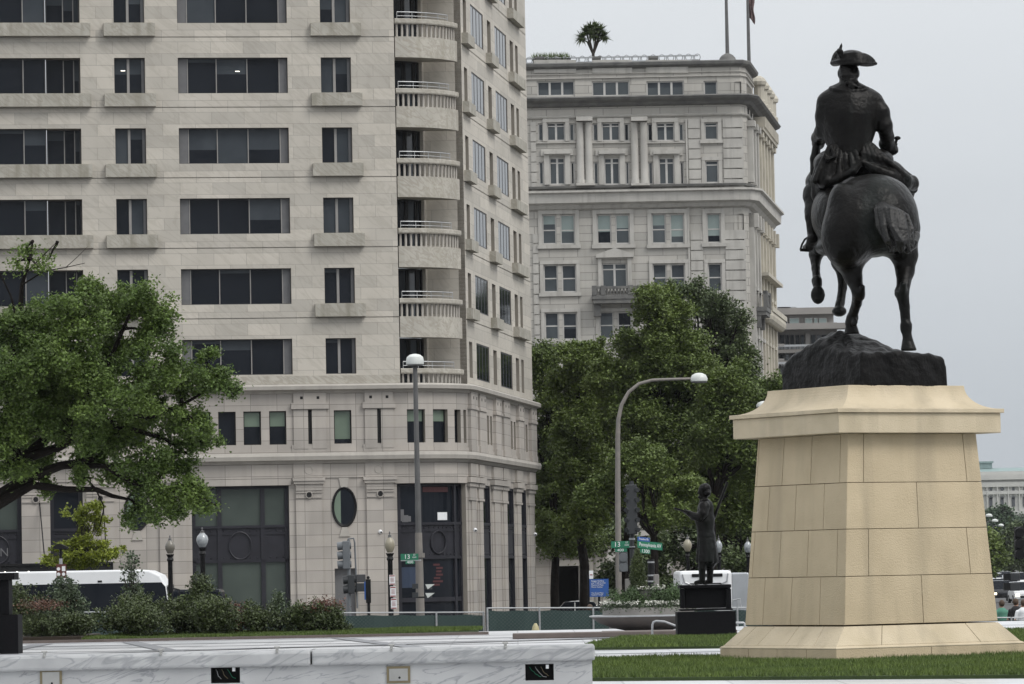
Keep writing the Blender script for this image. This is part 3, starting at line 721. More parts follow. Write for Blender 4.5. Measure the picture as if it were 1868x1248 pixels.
# rounded corner: recess wall with glazed doors, balconies
ctr = Vector((-TAN, RAD)); UA0, UA1 = AEND, B0
for k in range(-1, 8):
    g = zs(k)[2]; zf = g-.55     # balcony floor level
    # balcony: solid apron, balusters, coping, rail
    bal = MB(); i0, i1 = UA0+.05, UA1-.75
    if k >= 0: pprof(bal, i0, i1, [(-2.7, g-.95), (-.15, g-1.07), (-.02, g-1.07), (-.02, g), (-.32, g), (-.32, zf), (-2.7, zf)])
    else: pbar(bal, i0, i1, g-.25, g, -.5, -.05)
    o = bal.build('balcony', 'marble_plain', off)
    cp = MB(); pprof(cp, i0, i1, [(-.34, g+.66), (.0, g+.66), (.03, g+.72), (.03, g+.90), (-.02, g+.93), (-.34, g+.93)]); cp.build('coping', 'marble_plain', o)
    nb = 15
    bl = MB()
    for j in range(nb):
        u = i0+.12+(i1-i0-.24)*j/(nb-1); q = pos(u, -.17); bl.lathe((q.x, q.y, g+LZ), [(.07, 0), (.058, .05), (.066, .3), (.056, .55), (.07, .66)], 8)
    bl.build('baluster_row', 'lime_plain', o, smooth=True)
    rl = MB(); hu = [i0+.15+(i1-i0-.9)*t/12 for t in range(13)]
    for dz, r in ((1.28, .028), (1.08, .018)): rl.tube([(*pos(u, -.2), g+dz+LZ) for u in hu], r, 6)
    for u in hu[::3]: rl.tube([(*pos(u, -.2), g+.93+LZ), (*pos(u, -.2), g+1.28+LZ)], .018, 6)
    rl.build('railing', 'galv', o)
    # recess back wall of this storey: glass then stone
    zb2, zt2 = (zf if k >= 0 else g-.2), zs(k+1)[2]-1.0
    um = UA0+4.4
    gl = window(UA0, um, zb2, zt2, -2.2, [UA0+1.55, UA0+1.8, UA0+3.05, UA0+3.35, UA0+4.0], .1, [(0, 0), (0, 0), (1, 0) if k % 2 else (4, 0), (0, 0), (1, 0), (0, 0)], name='balcony_door', fmats=('black', 'black'), mw=.2)
    st = MB(); pwall(st, um, UA1, zb2, zt2+.2, [], -2.0, 0)
    a, b = pos(um, -2.0), pos(um, -2.3); st.quad((a.x, a.y, zb2+LZ), (b.x, b.y, zb2+LZ), (b.x, b.y, zt2+LZ+.2), (a.x, a.y, zt2+LZ+.2))
    a, b = pos(UA1, -2.0), pos(UA1, -.0); st.quad((a.x, a.y, zb2+LZ), (b.x, b.y, zb2+LZ), (b.x, b.y, zt2+LZ+1.1), (a.x, a.y, zt2+LZ+1.1))
    st.build('recess_wall', 'marble', off)
q = pos(UA0+.8, -1.6); lm = MB(); lm.ball((q.x, q.y, zs(5)[2]-1.25+LZ), .18, 8, (1.3, 1, .4)); lm.build('ceiling_lamp', K['warm_on'], off)

# podium: two storeys with pilasters, following the curve
zc1, zc0 = 10.88, 7.40
UE = UB+29.2
# window positions measured on the photograph
w2 = [(398, 430), (444, 476), (491, 522)]
W2 = [(u_of(a, 780), u_of(b, 780)) for a, b in w2]; W2 = [(W2[0][0]*2-W2[1][0], W2[0][1]*2-W2[1][1])]+W2
sing = (u_of(609, 780), u_of(641, 780)); ctrx = (W2[0][0]+W2[-1][1])/2
S2 = [sing, (2*ctrx-sing[1], 2*ctrx-sing[0])]
CW = [(u_of(742, 780), u_of(774, 780)), (u_of(788, 780), u_of(814, 780)), (u_of(826, 780), u_of(837, 780)), (u_of(842, 785), u_of(846.8, 785))]
def xb(a): return 830+a/5.67
def yb_(a): return 680+a/5.67
SL = [(u_of(xb(a), yb_(c)), u_of(xb(b), yb_(c))) for a, b, c in ((187, 203, 600), (280, 298, 600), (312, 330, 610), (343, 362, 620), (437, 455, 640), (528, 546, 650), (557, 575, 660), (588, 606, 665), (683, 700, 690), (711, 729, 700))]
L2 = [(W2[0][0]-(W2[-1][1]-W2[0][0])-14.2+8.8, 0)]
far_left = [(a-10.5-4.2, b-10.5-4.2) for a, b in []]
z0, z1 = 8.24, 9.94
h2 = [(a, b, z0, z1, .3) for a, b in W2+S2+CW]+[(a, b, z0+.1, z1-.05, .45, True) for a, b in SL]
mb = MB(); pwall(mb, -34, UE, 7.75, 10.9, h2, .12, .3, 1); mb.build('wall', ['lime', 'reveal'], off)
for i, (a, b) in enumerate(W2+S2+CW):
    gb = 0 if i == 1 else [.95, .45, .45, .45, .88, .3, .35, .35, .0, 0][i]
    window(a, b, z0, z1, -.12, [], .05, [(0, 0)], fmats=('black', 'black'))
    if gb:
        m = MB(); pbar(m, a+.06, b-.06, z1-.05-(z1-z0-.1)*gb, z1-.05, -.135, -.125); m.build('blind', 'blind_green', off)
# pilasters with slits, blocks, sills
P2 = [(u_of(535, 780), u_of(595, 780)), (u_of(665, 780), u_of(717, 780))]; P2 += [(2*ctrx-b, 2*ctrx-a) for a, b in P2]
pil = MB()
for a, b in P2:
    m = (a+b)/2
    for p, q in ((a, m-.1), (m+.1, b)): pbar(pil, p, q, 8.0, 10.0, .12, .22)
    pbar(pil, a-.12, b+.12, 10.02, 10.32, .12, .30); pbar(pil, a, b, 10.32, 10.9, .12, .24); pbar(pil, a-.1, b+.1, 7.8, 8.2, .12, .2)
    pil.mat(1); pbar(pil, m-.1, m+.1, 8.25, 9.98, .12, .125)
    for c in (m-.42, m+.42): pbar(pil, c-.07, c+.07, 10.52, 10.66, .24, .245)
    pil.mat(0)
BP = [(u_of(xb(a), yb_(c)), u_of(xb(b), yb_(c))) for a, b, c in ((115, 183, 600), (206, 272, 600), (374, 434, 620), (458, 520, 640), (614, 668, 670), (744, 800, 700))]
for a, b in BP:
    pbar(pil, a, b, 8.1, 10.0, .12, .28); pbar(pil, a-.08, b+.08, 10.0, 10.12, .12, .34); pbar(pil, a+.05, b, 10.12, 10.9, .12, .30); pbar(pil, a-.05, b+.05, 7.8, 8.15, .12, .32)
    pil.mat(1); n = max(1, 2)
    for j in range(n): c = a+(b-a)*(j+.6)/n; pbar(pil, c-.12, c+.1, 10.52, 10.68, .30, .305)
    pil.mat(0)
pbar(pil, -34, UE, 7.78, 8.0, .12, .17)
pil.build('pilaster_row', ['lime', 'shade'], off)
# cornices and friezes
co = MB()
pprof(co, -34, UE+.2, [(.05, 10.80), (.2, 10.82), (.28, 10.92), (.5, 11.0), (.52, 11.18), (.40, 11.26), (-.05, 11.3)])
co.build('cornice', 'lime_plain', off)
co = MB()
pprof(co, -34, UE+.3, [(.0, 7.24), (.14, 7.26), (.22, 7.38), (.42, 7.42), (.46, 7.62), (.40, 7.78), (.1, 7.8)]); co.build('cornice', 'lime_plain', off)
co = MB(); pbar(co, -34, UE, 6.52, 7.3, -.2, .06)
for a, b in [(u_of(532, 870), u_of(592, 870)), (u_of(663, 870), u_of(723, 870))]: pbar(co, a+.08, b-.1, 6.54, 7.26, .06, .13)
co.build('frieze', 'lime', off)
ring = MB()
for a in (563, 690):
    u = u_of(a, 859); ring.tube([(u+.19*math.cos(t), -.13, 6.92+.19*math.sin(t)+LZ) for t in [i*math.pi/8 for i in range(17)]], .025, 5, False)
ring.build('medallion', 'lime_plain', off)
# ground floor wall with openings
shopA = (u_of(350, 950), u_of(528, 950)); shopC = (u_of(725, 950), u_of(850.5, 950)); ovu = u_of(628, 925)
mir = lambda a, b: (2*ctrx-b, 2*ctrx-a)
shopL = mir(*shopC); pier0, pier1 = u_of(40, 980), u_of(92, 980)
BW = [(u_of(830+a/4.624, 950), u_of(830+b/4.624, 950)) for a, b in ((236, 300), (441, 499), (561, 604))]
g0, g1 = GZ, 6.16
door = (u_of(611, 1070), u_of(649, 1070))
hg = [(a, b, g0, g1, .45) for a, b in [shopA, shopC, (pier1, shopL[1]), (pier0-5.2, pier0)]]+[(a, b, g0, g1, .12) for a, b in BW]+[(door[0], door[1], g0, 1.9, .35), (2*ctrx-door[1], 2*ctrx-door[0], g0, 1.9, .35)]
mb = MB(); pwall(mb, -34, UE, g0, 6.55, hg, .0, .45, 1); mb.build('wall', ['lime', 'reveal'], off)
mb = MB(); pbar(mb, door[0], door[1], g0, 1.9, -.4, -.3); pbar(mb, door[0]+.1, door[1]-.1, 1.6, 1.66, -.3, -.27); mb.build('door', 'frame_grey', off)
lin = MB()
for a, b in (shopA, shopC): pbar(lin, a-.12, b+.12, 6.18, 6.5, 0, .07)
# pilasters of ground floor with capitals
gp = [(u_of(540, 950), u_of(588, 950)), (u_of(669, 950), u_of(719, 950))]; gp += [mir(*p) for p in gp]+[(pier0, pier1)]
for a, b in gp:
    pbar(lin, a, b, g0, 5.85, 0, .12); pbar(lin, a-.06, b+.06, g0, g0+.9, .0, .16)
    pbar(lin, a, b, 5.88, 6.22, 0, .15); pbar(lin, a-.1, b+.1, 6.22, 6.36, 0, .24); pbar(lin, a-.16, b+.16, 6.37, 6.52, 0, .3)
    pbar(lin, a, b, 5.50, 5.54, .12, .17); pbar(lin, a, b, 5.76, 5.80, .12, .17)
    m = (a+b)/2; lin.mat(1); lin.tube([(m, -.12, 5.66+LZ), (m, -.24, 5.66+LZ)], .12, 8); lin.mat(0)
    lin.tube([(m+.16*math.cos(t), -.2, 5.66+.17*math.sin(t)+LZ) for t in [i*math.pi/6 for i in range(13)]], .03, 5, False)
GB = [(u_of(830+a/4.624, 960), u_of(830+b/4.624, 960)) for a, b in ((108, 178), (186, 234), (306, 384), (388, 438), (502, 557), (608, 664))]
for a, b in GB:
    d = b-a; pbar(lin, a+.12, b-.12, g0, 5.3, .0, .05); pbar(lin, a+d*.22, b-d*.2, g0, 5.3, .05, .11)
    pbar(lin, a+.1, b-.1, 5.3, 5.42, 0, .15); pbar(lin, a+.2, b-.2, 5.42, 6.0, 0, .12); pbar(lin, a, b, 6.0, 6.2, 0, .18); pbar(lin, a-.15, b+.15, 6.22, 6.5, 0, .26)
    pbar(lin, a+.1, b-.1, 6.55, 7.2, .06, .2)
lin.build('pilaster_row', ['lime', 'shade'], off)
# keystones and oval windows
for u in (ovu, 2*ctrx-ovu):
    ov = MB(); n = 32; rx, rz, zc = .60, .99, 5.02
    ov.tube([(u+rx*math.cos(t), -.03, zc+rz*math.sin(t)+LZ) for t in [2*math.pi*i/n for i in range(n+1)]], .05, 6, False)
    ov.tube([(u+.9*rx*math.cos(t), .0, zc+.93*rz*math.sin(t)+LZ) for t in [2*math.pi*i/n for i in range(n+1)]], .03, 6, False)
    o = ov.build('oval_window', 'black', off, smooth=True)
    pn = MB(); ring_ = [(u+rx*math.cos(2*math.pi*i/n), -.012, zc+rz*math.sin(2*math.pi*i/n)+LZ) for i in range(n)]
    pn.add(ring_, [tuple(range(n))]); pn.mat(1)
    seg = [(x, y-.004, z) for x, y, z in ring_ if x < u-.18]; xx = u-.18; zz = rz*math.sqrt(1-(.18/rx)**2)
    lo_ = sorted(seg, key=lambda p: math.atan2(p[2]-zc-LZ, (p[0]-u)) % (2*math.pi))
    pn.add([(xx, -.016, zc+zz+LZ)]+lo_+[(xx, -.016, zc-zz+LZ)], [tuple(range(len(lo_)+2))])
    pn.build('pane', ['glass', 'blind_green'], o)
    for zt, zb3, wt, wb in ((6.5, 6.02, .27, .17), (4.0, 3.52, .13, .28)):
        ks = MB(); ks.prism([(u-wt, zt+LZ), (u-wb, zb3+LZ), (u+wb, zb3+LZ), (u+wt, zt+LZ)], -.06, 0); ks.build('keystone', 'lime_plain', off)
# dark shopfronts: glass above, metal panel with ring, glass below
zp1, zp0 = 4.12, 2.42
def shop(a, b, muls, rings, glassm=3, lowdoor=False, o1=-.36):
    f = MB()
    pbar(f, a, b, zp0, zp1, o1-.1, o1+.06); pbar(f, a, b, zp1-.08, zp1+.06, o1, o1+.14); pbar(f, a, b, zp0-.12, zp0+.02, o1, o1+.12)
    pbar(f, a, b, zp1-.42, zp1-.36, o1, o1+.1)
    pbar(f, a, b, 6.02, 6.16, o1-.05, o1+.08); pbar(f, a, b, g0, g0+.45, o1-.05, o1+.08)
    for m in [a+.09]+list(muls)+[b-.09]: pbar(f, m-.11, m+.11, g0, 6.1, o1-.08, o1+.12)
    for u in [a+.3+(b-a-.6)*i/13 for i in range(14)]:
        q = pos(u, o1+.07); f.ball((q.x, q.y, zp1-.22+LZ), .035, 5); f.ball((q.x, q.y, zp0+.12+LZ), .035, 5)
    for u, r in rings:
        d = (pos(u+.05, 0)-pos(u-.05, 0)).normalized()
        f.tube([(*(pos(u, o1+.09)+d*r*.95*math.cos(t)), (zp0+zp1)/2-.12+r*1.15*math.sin(t)+LZ) for t in [2*math.pi*i/24 for i in range(25)]], .05, 6, False)
    if lowdoor: pbar(f, a, b, .12, .34, o1-.05, o1+.1)
    o = f.build('shopfront', 'dark_metal', off)
    g = MB()
    for z0_, z1_ in ((zp1, 6.05), (g0+.3, zp0)):
        g.mat(0); hu = [a]+[q for q in cum if a < q < b]+[b]
        for p, q in zip(hu[:-1], hu[1:]):
            A, B = pos(p, o1), pos(q, o1); g.quad((A.x, A.y, z0_+LZ), (B.x, B.y, z0_+LZ), (B.x, B.y, z1_+LZ), (A.x, A.y, z1_+LZ))
    g.build('pane', ['shop_glass' if glassm == 3 else 'glass'], o); return o
s1 = shop(shopA[0], shopA[1], [u_of(401, 950), u_of(480, 950)], [(u_of(439, 995), .6)])
shop(pier1, shopL[1], [], [], 0); shop(pier0-5.2, pier0, [pier0-2.4], [(pier0-1.2, .6)])
s2 = shop(shopC[0], shopC[1], [u_of(770, 950), u_of(838, 950)], [(u_of(806, 990), .5)], 0, True)
for a, b in BW: shop(a, b, [], [], 0, o1=-.13)
m = MB(); n0, n1 = u_of(776, 890), u_of(826, 890); pbar(m, n0, n1, 5.72, 5.98, -.35, -.34); m.build('shop_banner', 'poster', s2)
m = MB(); pbar(m, u_of(806, 950), u_of(825, 950), 4.28, 4.68, -.35, -.34); m.build('notice', 'white', s2)
m = MB()
for a, z, ww, h in ((728, 4.25, .3, .6), (735, 4.2, .35, .35), (742, 4.22, .3, .28)): pbar(m, u_of(a, 950), u_of(a, 950)+ww, z, z+h, -.35, -.33)
m.build('stacked_boxes', 'frame_grey', s2)
m = MB(); pbar(m, u_of(730, 1050), u_of(762, 1050), .85, 1.9, -.35, -.34); m.build('window_poster', 'poster_blue', s2)
m = MB(); q = u_of(808, 1040)
for i in range(7): a = q-.45+rb.uniform(0, .3); pbar(m, a, a+rb.uniform(.3, .7), 1.95-.17*i, 2.05-.17*i, -.35, -.34)
m.build('window_lettering', 'poster', s2)
# small round security cameras on the wall
for px, py in ((695, 970), (863.5, 967), (973, 975)):
    u = u_of(px, py, .35); q = pos(u, .12 if px < 700 else .45); z = z_of(px, py, .35); m = MB(); m.ball((q.x, q.y, z+LZ), .11, 8); m.mat(1); m.ball((q.x+.02, q.y-.08, z+LZ-.02), .05, 6)
    m.build('security_camera', ['white', 'black'], off, smooth=True)
# letter on the far-left panel ring
text('panel_letter', 'N', .6, 'frame_grey', off, (u_of(8, 1010), .22, 3.02+LZ), (R(90), 0, 0))
# dark canopy with three small lamps over the left entrance
cn0, cn1 = u_of(-60, 1030, 1.2), u_of(205, 1030, 1.2)
cn_ = MB(); pbar(cn_, cn0, cn1, 1.55, 2.35, .1, 1.9); pbar(cn_, cn0, cn1, 2.35, 2.45, .1, 2.0)
for u in (cn0+.3, (cn0+cn1)/2, cn1-.3): pbar(cn_, u-.06, u+.06, g0, 1.55, 1.7, 1.82)
cano = o = cn_.build('canopy', 'black', off)
for px in (9, 31, 52):
    u = u_of(px, 1026, 1.9); m = MB(); q = pos(u, 1.92); m.ball((q.x, q.y, 2.0+LZ), .07, 6); m.build('canopy_lamp', K['ceil_on'], o)
for px, px2 in ((72, 82), (188, 195)):
    m = MB()
    a = u_of(px, 915, .2); b = u_of(px2, 1015, 1.5); p = pos(a, .1); q = pos(b, 1.6); m.tube([(p.x, p.y, z_of(px, 915)+LZ), (q.x, q.y, 2.4+LZ)], .035, 6); m.build('canopy_rod', 'black', cano)
# lamps lit inside two offices
for px, py in ((225, 128), (434, 129)):
    u = u_of(px, py); m = MB(); z = z_of(px, py); pbar(m, u-.11, u+.11, z-.018, z+.018, -.31, -.305); m.build('office_lamp', K['ceil_on'], off)
# ================================================================ OLD STONE BUILDING WITH THE ROOF TERRACE
YS = 369.0
SO = at(1366, 500, YS); SO.z = GZ
star = thing('stone_office_building', 'tall grey stone office building with columns, cornices and a balustraded roof behind the street trees', 'building', SO, 0)
def q7(a, b): return at(940+a/3.284, 20+b/3.284, YS)
def q8(a, b): return at(940+a/3.284, 340+b/3.284, YS)
def sx_(p): return p.x-SO.x
sh = thing  # alias kept short
XL = -26.0
sw, stl, sd = MB(), MB(), MB()
aS = R(90-7.5); dS = Vector((math.cos(aS), math.sin(aS)))
ch = 1.1    # chamfer length at the corner
TS = 27.0
spath = [(XL, 0), (-ch, 0), (-ch*.35, ch*.12), (dS.x*ch+.0, dS.y*ch), (dS.x*TS, dS.y*TS)]
def sbar(mb, z0, z1, o0, o1, i0=0, i1=None):
    P = spath[i0:i1]; mb.sweep(P, [(o0, z0-GZ), (o1, z0-GZ), (o1, z1-GZ), (o0, z1-GZ)])
def zq(a, b, f=q7): return f(a, b).z
zt = zq(600, 322)
# plain wall with openings on the front
rects = []; W1 = []
def R7(a, c, b, d, f=q7, **k):
    p, q = f(a, b), f(c, d); r = (sx_(p), sx_(q), q.z, p.z); rects.append(r); W1.append((r, k)); return r
for i, (a, b) in enumerate(((130, 357), (458, 685), (785, 1012))): R7(a, b, 422, 508, mul=2, bl=(.62, .15, .4)[i])
R7(1128, 1212, 420, 506, bl=.3); R7(1315, 1355, 424, 508, bl=.1)
for dx in (0, 328, 655):
    R7(135+dx, 172+dx, 674, 780); R7(188+dx, 300+dx, 670, 778, mul=1, tr=.2, bl=.35); R7(322+dx, 356+dx, 674, 780)
    R7(140+dx, 173+dx, 904, 1040); R7(203+dx, 300+dx, 880, 1040, mul=1, tr=.2, bl=.1); R7(330+dx, 358+dx, 904, 1040)
R7(1132, 1215, 667, 772, tr=.2, bl=.1); R7(1320, 1358, 672, 772, tr=.2, bl=.2); R7(1137, 1220, 896, 1030, tr=.2, bl=.1); R7(1325, 1362, 898, 1028, tr=.2, bl=.2)
for (a, b), (c, d) in (((160, 170), (248, 346)), ((268, 170), (360, 346)), ((487, 168), (578, 344)), ((598, 168), (688, 344)), ((815, 165), (905, 342)), ((925, 165), (1015, 342)), ((1145, 163), (1233, 338)), ((1335, 165), (1372, 338))):
    R7(a, c, b, d, q8, tr=.53, bl=.55, pale=1)
for (a, b), (c, d) in (((168, 470), (257, 634)), ((277, 470), (368, 634)), ((822, 465), (910, 630)), ((930, 465), (1020, 630)), ((1153, 462), (1240, 630)), ((1342, 462), (1382, 622))):
    R7(a, c, b, d, q8, tr=.5, bl=.4)
R7(518, 672, 462, 606, q8, mul=1, tr=.25, bl=.15)
for dy in (0, 290, 580):
    for a, c in ((175, 263), (283, 373), (503, 592), (612, 700), (830, 918), (938, 1026), (1160, 1246), (1348, 1388)): R7(a, c, 756+dy-(a > 450)*4, 918+dy-(a > 450)*4, q8, tr=.5, bl=rb.choice((0, .5, .3)))
ZTOP = zq(600, 340)
xs_ = sorted(set([XL, -ch]+[r[i] for r in rects for i in (0, 1) if r[i] < -ch])); zs_ = sorted(set([GZ, ZTOP]+[r[i] for r in rects for i in (2, 3)]))
for i in range(len(xs_)-1):
    for j in range(len(zs_)-1):
        a, b, c, d = xs_[i], xs_[i+1], zs_[j], zs_[j+1]; xm, zm = (a+b)/2, (c+d)/2
        if b-a < 1e-6 or any(r[0] < xm < r[1] and r[2] < zm < r[3] for r in rects): continue
        sw.quad((a, 0, c-GZ), (b, 0, c-GZ), (b, 0, d-GZ), (a, 0, d-GZ))
sw.mat(1)
for r in rects:
    a, b, c, d = r; c -= GZ; d -= GZ
    for q in (((a, 0, c), (a, .35, c), (a, .35, d), (a, 0, d)), ((b, .35, c), (b, 0, c), (b, 0, d), (b, .35, d)), ((a, 0, c), (b, 0, c), (b, .35, c), (a, .35, c)), ((a, .35, d), (b, .35, d), (b, 0, d), (a, 0, d))): sw.quad(*q)
sw.mat(0)
TA = 9.5; pa = (dS.x*TA, dS.y*TA); ZL = q7(600, 512).z
for p, q, zz in ((spath[1], spath[2], ZTOP), (spath[2], spath[3], ZTOP), (spath[3], pa, ZTOP), (pa, spath[4], ZL)): sw.quad((*p, 0), (*q, 0), (*q, zz-GZ), (*p, zz-GZ))
sw.quad((*pa, ZL-GZ-.3), (pa[0]-8, pa[1]+2, ZL-GZ-.3), (pa[0]-8, pa[1]+2, ZTOP-GZ), (*pa, ZTOP-GZ))
sw.quad((XL, 0, 0), (XL, 27, 0), (XL, 27, ZTOP-GZ), (XL, 0, ZTOP-GZ))
sw.add([(XL, 0, ZTOP-GZ), (-ch, 0, ZTOP-GZ), (*spath[3], ZTOP-GZ), (*pa, ZTOP-GZ), (pa[0]-8, pa[1]+18, ZTOP-GZ), (XL, 27, ZTOP-GZ)], [(0, 1, 2, 3, 4, 5)])
sw.quad((*pa, ZL-GZ), (*spath[4], ZL-GZ), (spath[4][0]-10, spath[4][1]+2, ZL-GZ), (pa[0]-10, pa[1]+2, ZL-GZ))
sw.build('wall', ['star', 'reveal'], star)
for (r, k) in W1:
    a, b, c, d = r
    if a > -ch: continue
    b = min(b, -.2); c -= GZ; d -= GZ; f = MB(); fr = .11; y0 = .16
    f.box(a, b, y0-.03, y0+.08, c, c+fr); f.box(a, b, y0-.03, y0+.08, d-fr, d); f.box(a, a+fr, y0-.03, y0+.08, c+fr, d-fr); f.box(b-fr, b, y0-.03, y0+.08, c+fr, d-fr)
    n = k.get('mul', 0)
    for i in range(n): m = a+(b-a)*(i+1)/(n+1); f.box(m-.09, m+.09, y0-.02, y0+.07, c+fr, d-fr)
    if k.get('tr'): m = d-(d-c)*k['tr']; f.box(a+fr, b-fr, y0-.01, y0+.06, m-.05, m+.05)
    o = f.build('window', 'whitepaint', star); pm = MB(); bl = k.get('bl', 0)*rb.uniform(.5, 1.4); bl = min(.95, bl); zb4 = d-(d-c)*bl
    pm.quad((a, y0+.02, c), (b, y0+.02, c), (b, y0+.02, zb4), (a, y0+.02, zb4))
    if bl: pm.mat(1); pm.quad((a, y0+.02, zb4), (b, y0+.02, zb4), (b, y0+.02, d), (a, y0+.02, d))
    pm.build('pane', ['glass_mid' if rb.random() < .8 else 'glass', 'blind_pale' if k.get('pale') else 'blind'], o)
# cornices (swept round the corner)
def corn(name, prof, m='star_plain', attic=0): 
    c = MB(); c.sweep(spath[:-1]+[pa] if attic else spath, [(o, z-GZ) for o, z in prof]); return c.build(name, m, star)
z = lambda b, f=q7: f(700, b).z
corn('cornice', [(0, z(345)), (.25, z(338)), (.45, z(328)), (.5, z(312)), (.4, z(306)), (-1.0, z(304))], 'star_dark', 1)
corn('cornice', [(0, z(378)), (.12, z(375)), (.12, z(372)), (0, z(370))], attic=1); corn('cornice', [(0, z(402)), (.15, z(400)), (.15, z(395)), (0, z(393))], attic=1)
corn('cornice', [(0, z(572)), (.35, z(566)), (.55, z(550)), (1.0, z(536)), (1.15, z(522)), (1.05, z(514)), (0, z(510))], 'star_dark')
corn('cornice', [(0, z(640)), (.18, z(636)), (.25, z(628)), (.0, z(620))])
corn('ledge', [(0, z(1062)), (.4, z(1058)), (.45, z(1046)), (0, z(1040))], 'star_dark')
corn('cornice', [(0, z(1190)), (.35, z(1180)), (.55, z(1160)), (.95, z(1148)), (1.0, z(1095)), (1.25, z(1088)), (1.25, z(1076)), (0, z(1072))])
# columns and pilasters
for x in (389, 440, 715, 771):
    cl = MB(); p = q7(x, 850); X = sx_(p); cl.lathe((X, -.12, q7(x, 1040).z-GZ), [(.40, 0), (.40, .3), (.33, .45), (.32, 3), (.29, q7(x, 668).z-q7(x, 1040).z)], 14); cl.build('column', 'star_plain', star, smooth=True)
for x0_, x1_ in ((364, 462), (692, 790)):
    cl = MB(); a, b = sx_(q7(x0_, 650)), sx_(q7(x1_, 650)); cl.box(a, b, -.8, -.01, q7(x0_, 664).z-GZ, q7(x0_, 640).z-GZ); cl.build('column_block', 'star_plain', star); cl = MB(); cl.box(a-.1, b+.1, -.75, -.02, q7(x0_, 1050).z-GZ, q7(x0_, 1037).z-GZ); cl.build('column_block', 'star_plain', star)
tr = MB()
def trim(a, b, c, d, f, t=.22, ear=0, proud=.10, sill=0, tz=0):
    p, q = f(a, b), f(c, d); x0, x1, z0, z1 = sx_(p), sx_(q), q.z-GZ, p.z-GZ
    tr.box(x0-t, x0, -proud, 0, z0, z1); tr.box(x1, x1+t, -proud, 0, z0, z1); tr.box(x0-t-ear, x1+t+ear, -proud-.02, 0, z1, z1+t+tz)
    if sill: tr.box(x0-t-.1, x1+t+.1, -.22, 0, z0-sill, z0-.01)
for dx in (0, 328, 655):
    trim(203+dx, 868, 300+dx, 1040, q7, .45, .25, .16, tz=.1); trim(188+dx, 668, 300+dx, 780, q7, .35, proud=.12); a = q7(130+dx, 795); b = q7(362+dx, 785)
    tr.box(sx_(a), sx_(b), -.2, 0, a.z-GZ, b.z-GZ)
    p = q7(172+dx, 850); tr.box(p.x-SO.x, sx_(q7(330+dx, 850)), -.42, 0, p.z-GZ-.14, p.z-GZ+.14)
for a, c, b, d in ((160, 360, 168, 348), (487, 688, 166, 346), (815, 1015, 163, 344), (1145, 1233, 163, 338)): trim(a, b, c, d, q8, .35, 0, .12, .32)
for a, c, b, d in ((168, 368, 468, 636), (822, 1020, 463, 632), (1153, 1240, 460, 632), (175, 373, 756, 920), (503, 700, 752, 916), (518, 672, 440, 606)): trim(a, b, c, d, q8, .3, 0, .12, .3)
for a, c, b, d in ((1132, 1215, 667, 772), (1137, 1220, 896, 1030)): trim(a, b, c, d, q7, .3, 0, .08, .28)
for k in range(-3, 12):    # rusticated courses of the corner bay and upper left strip
    pass
zr = q7(1000, 650).z
n = 0
while True:
    zc = zr-.86*n; n += 1
    if zc < GZ+1: break
    if q7(1000, 1045).z-3.2 < zc < q7(1000, 1045).z+.2: continue
    for a, b in ((1037, 1110), (1245, 1312), (1366, 1384), (92, 125)):
        xa_, xb_ = sx_(q7(a, 800)), sx_(q7(b, 800))
        tr.box(xa_, min(xb_, -ch-.02), -.10, 0, zc-GZ-.76, zc-GZ)
tr.box(sx_(q7(1022, 800)), sx_(q7(1032, 800)), -.16, 0, q8(1040, 600).z-GZ-18, zr-GZ)
# dentils under the parapet
for a in range(112, 1030, 14):
    if 360 < a < 455 or 690 < a < 780: continue
    p = q7(a, 372); tr.box(sx_(p), sx_(p)+.2, -.14, 0, p.z-GZ, p.z-GZ+1.1)
tr.build('window_surround', 'star_plain', star)
# pediment and balcony in the middle
pd = MB(); a, b, c = q8(482, 412), q8(708, 412), q8(595, 370)
pd.prism([(sx_(a), a.z-GZ-.25), (sx_(b), a.z-GZ-.25), (sx_(b), a.z-GZ), (sx_(c), c.z-GZ), (sx_(a), a.z-GZ)], -.45, 0); pd.mat(0)
for x0_, x1_ in ((496, 517), (673, 697)): pd.box(sx_(q8(x0_, 500)), sx_(q8(x1_, 500)), -.25, 0, q8(x0_, 605).z-GZ, a.z-GZ-.26)
pd.build('pediment', 'star_plain', star)
def balcony(x0, x1, zb, zt2, out, y, name='balcony', T=None):
    m = MB(); m.box(x0, x1, y-out, y, zb, zb+.35, T); m.box(x0+.1, x1-.1, y-out+.08, y, zb-.35, zb, T); m.box(x0, x1, y-out, y-out+.3, zt2-.22, zt2, T)
    for xx in (x0, x0+(x1-x0)*.18, x1-(x1-x0)*.18-.4, x1-.4): m.box(xx, xx+.4, y-out-.04, y-out+.3, zb+.35, zt2+.06, T)
    n = int((x1-x0)/.28)
    for i in range(n):
        xx = x0+.15+(x1-x0-.3)*i/(n-1); v = Vector((xx, y-out+.14, zb+.35)); 
        if T: v = T @ v
        m.lathe(v, [(.06, 0), (.11, .25), (.05, .6), (.07, zt2-zb-.57)], 6)
    for xx in (x0+.15, x1-.75): m.prism([(0, 0)]*0 or [(xx, zb-1.4), (xx+.6, zb-1.4), (xx+.6, zb-.35), (xx, zb-.35)], y-out*.6, y, T)
    return m.build(name, 'star_dark', star)
p, q = q8(458, 682), q8(757, 600); balcony(sx_(p), sx_(q), p.z-GZ, q.z-GZ, 1.3, -.01)
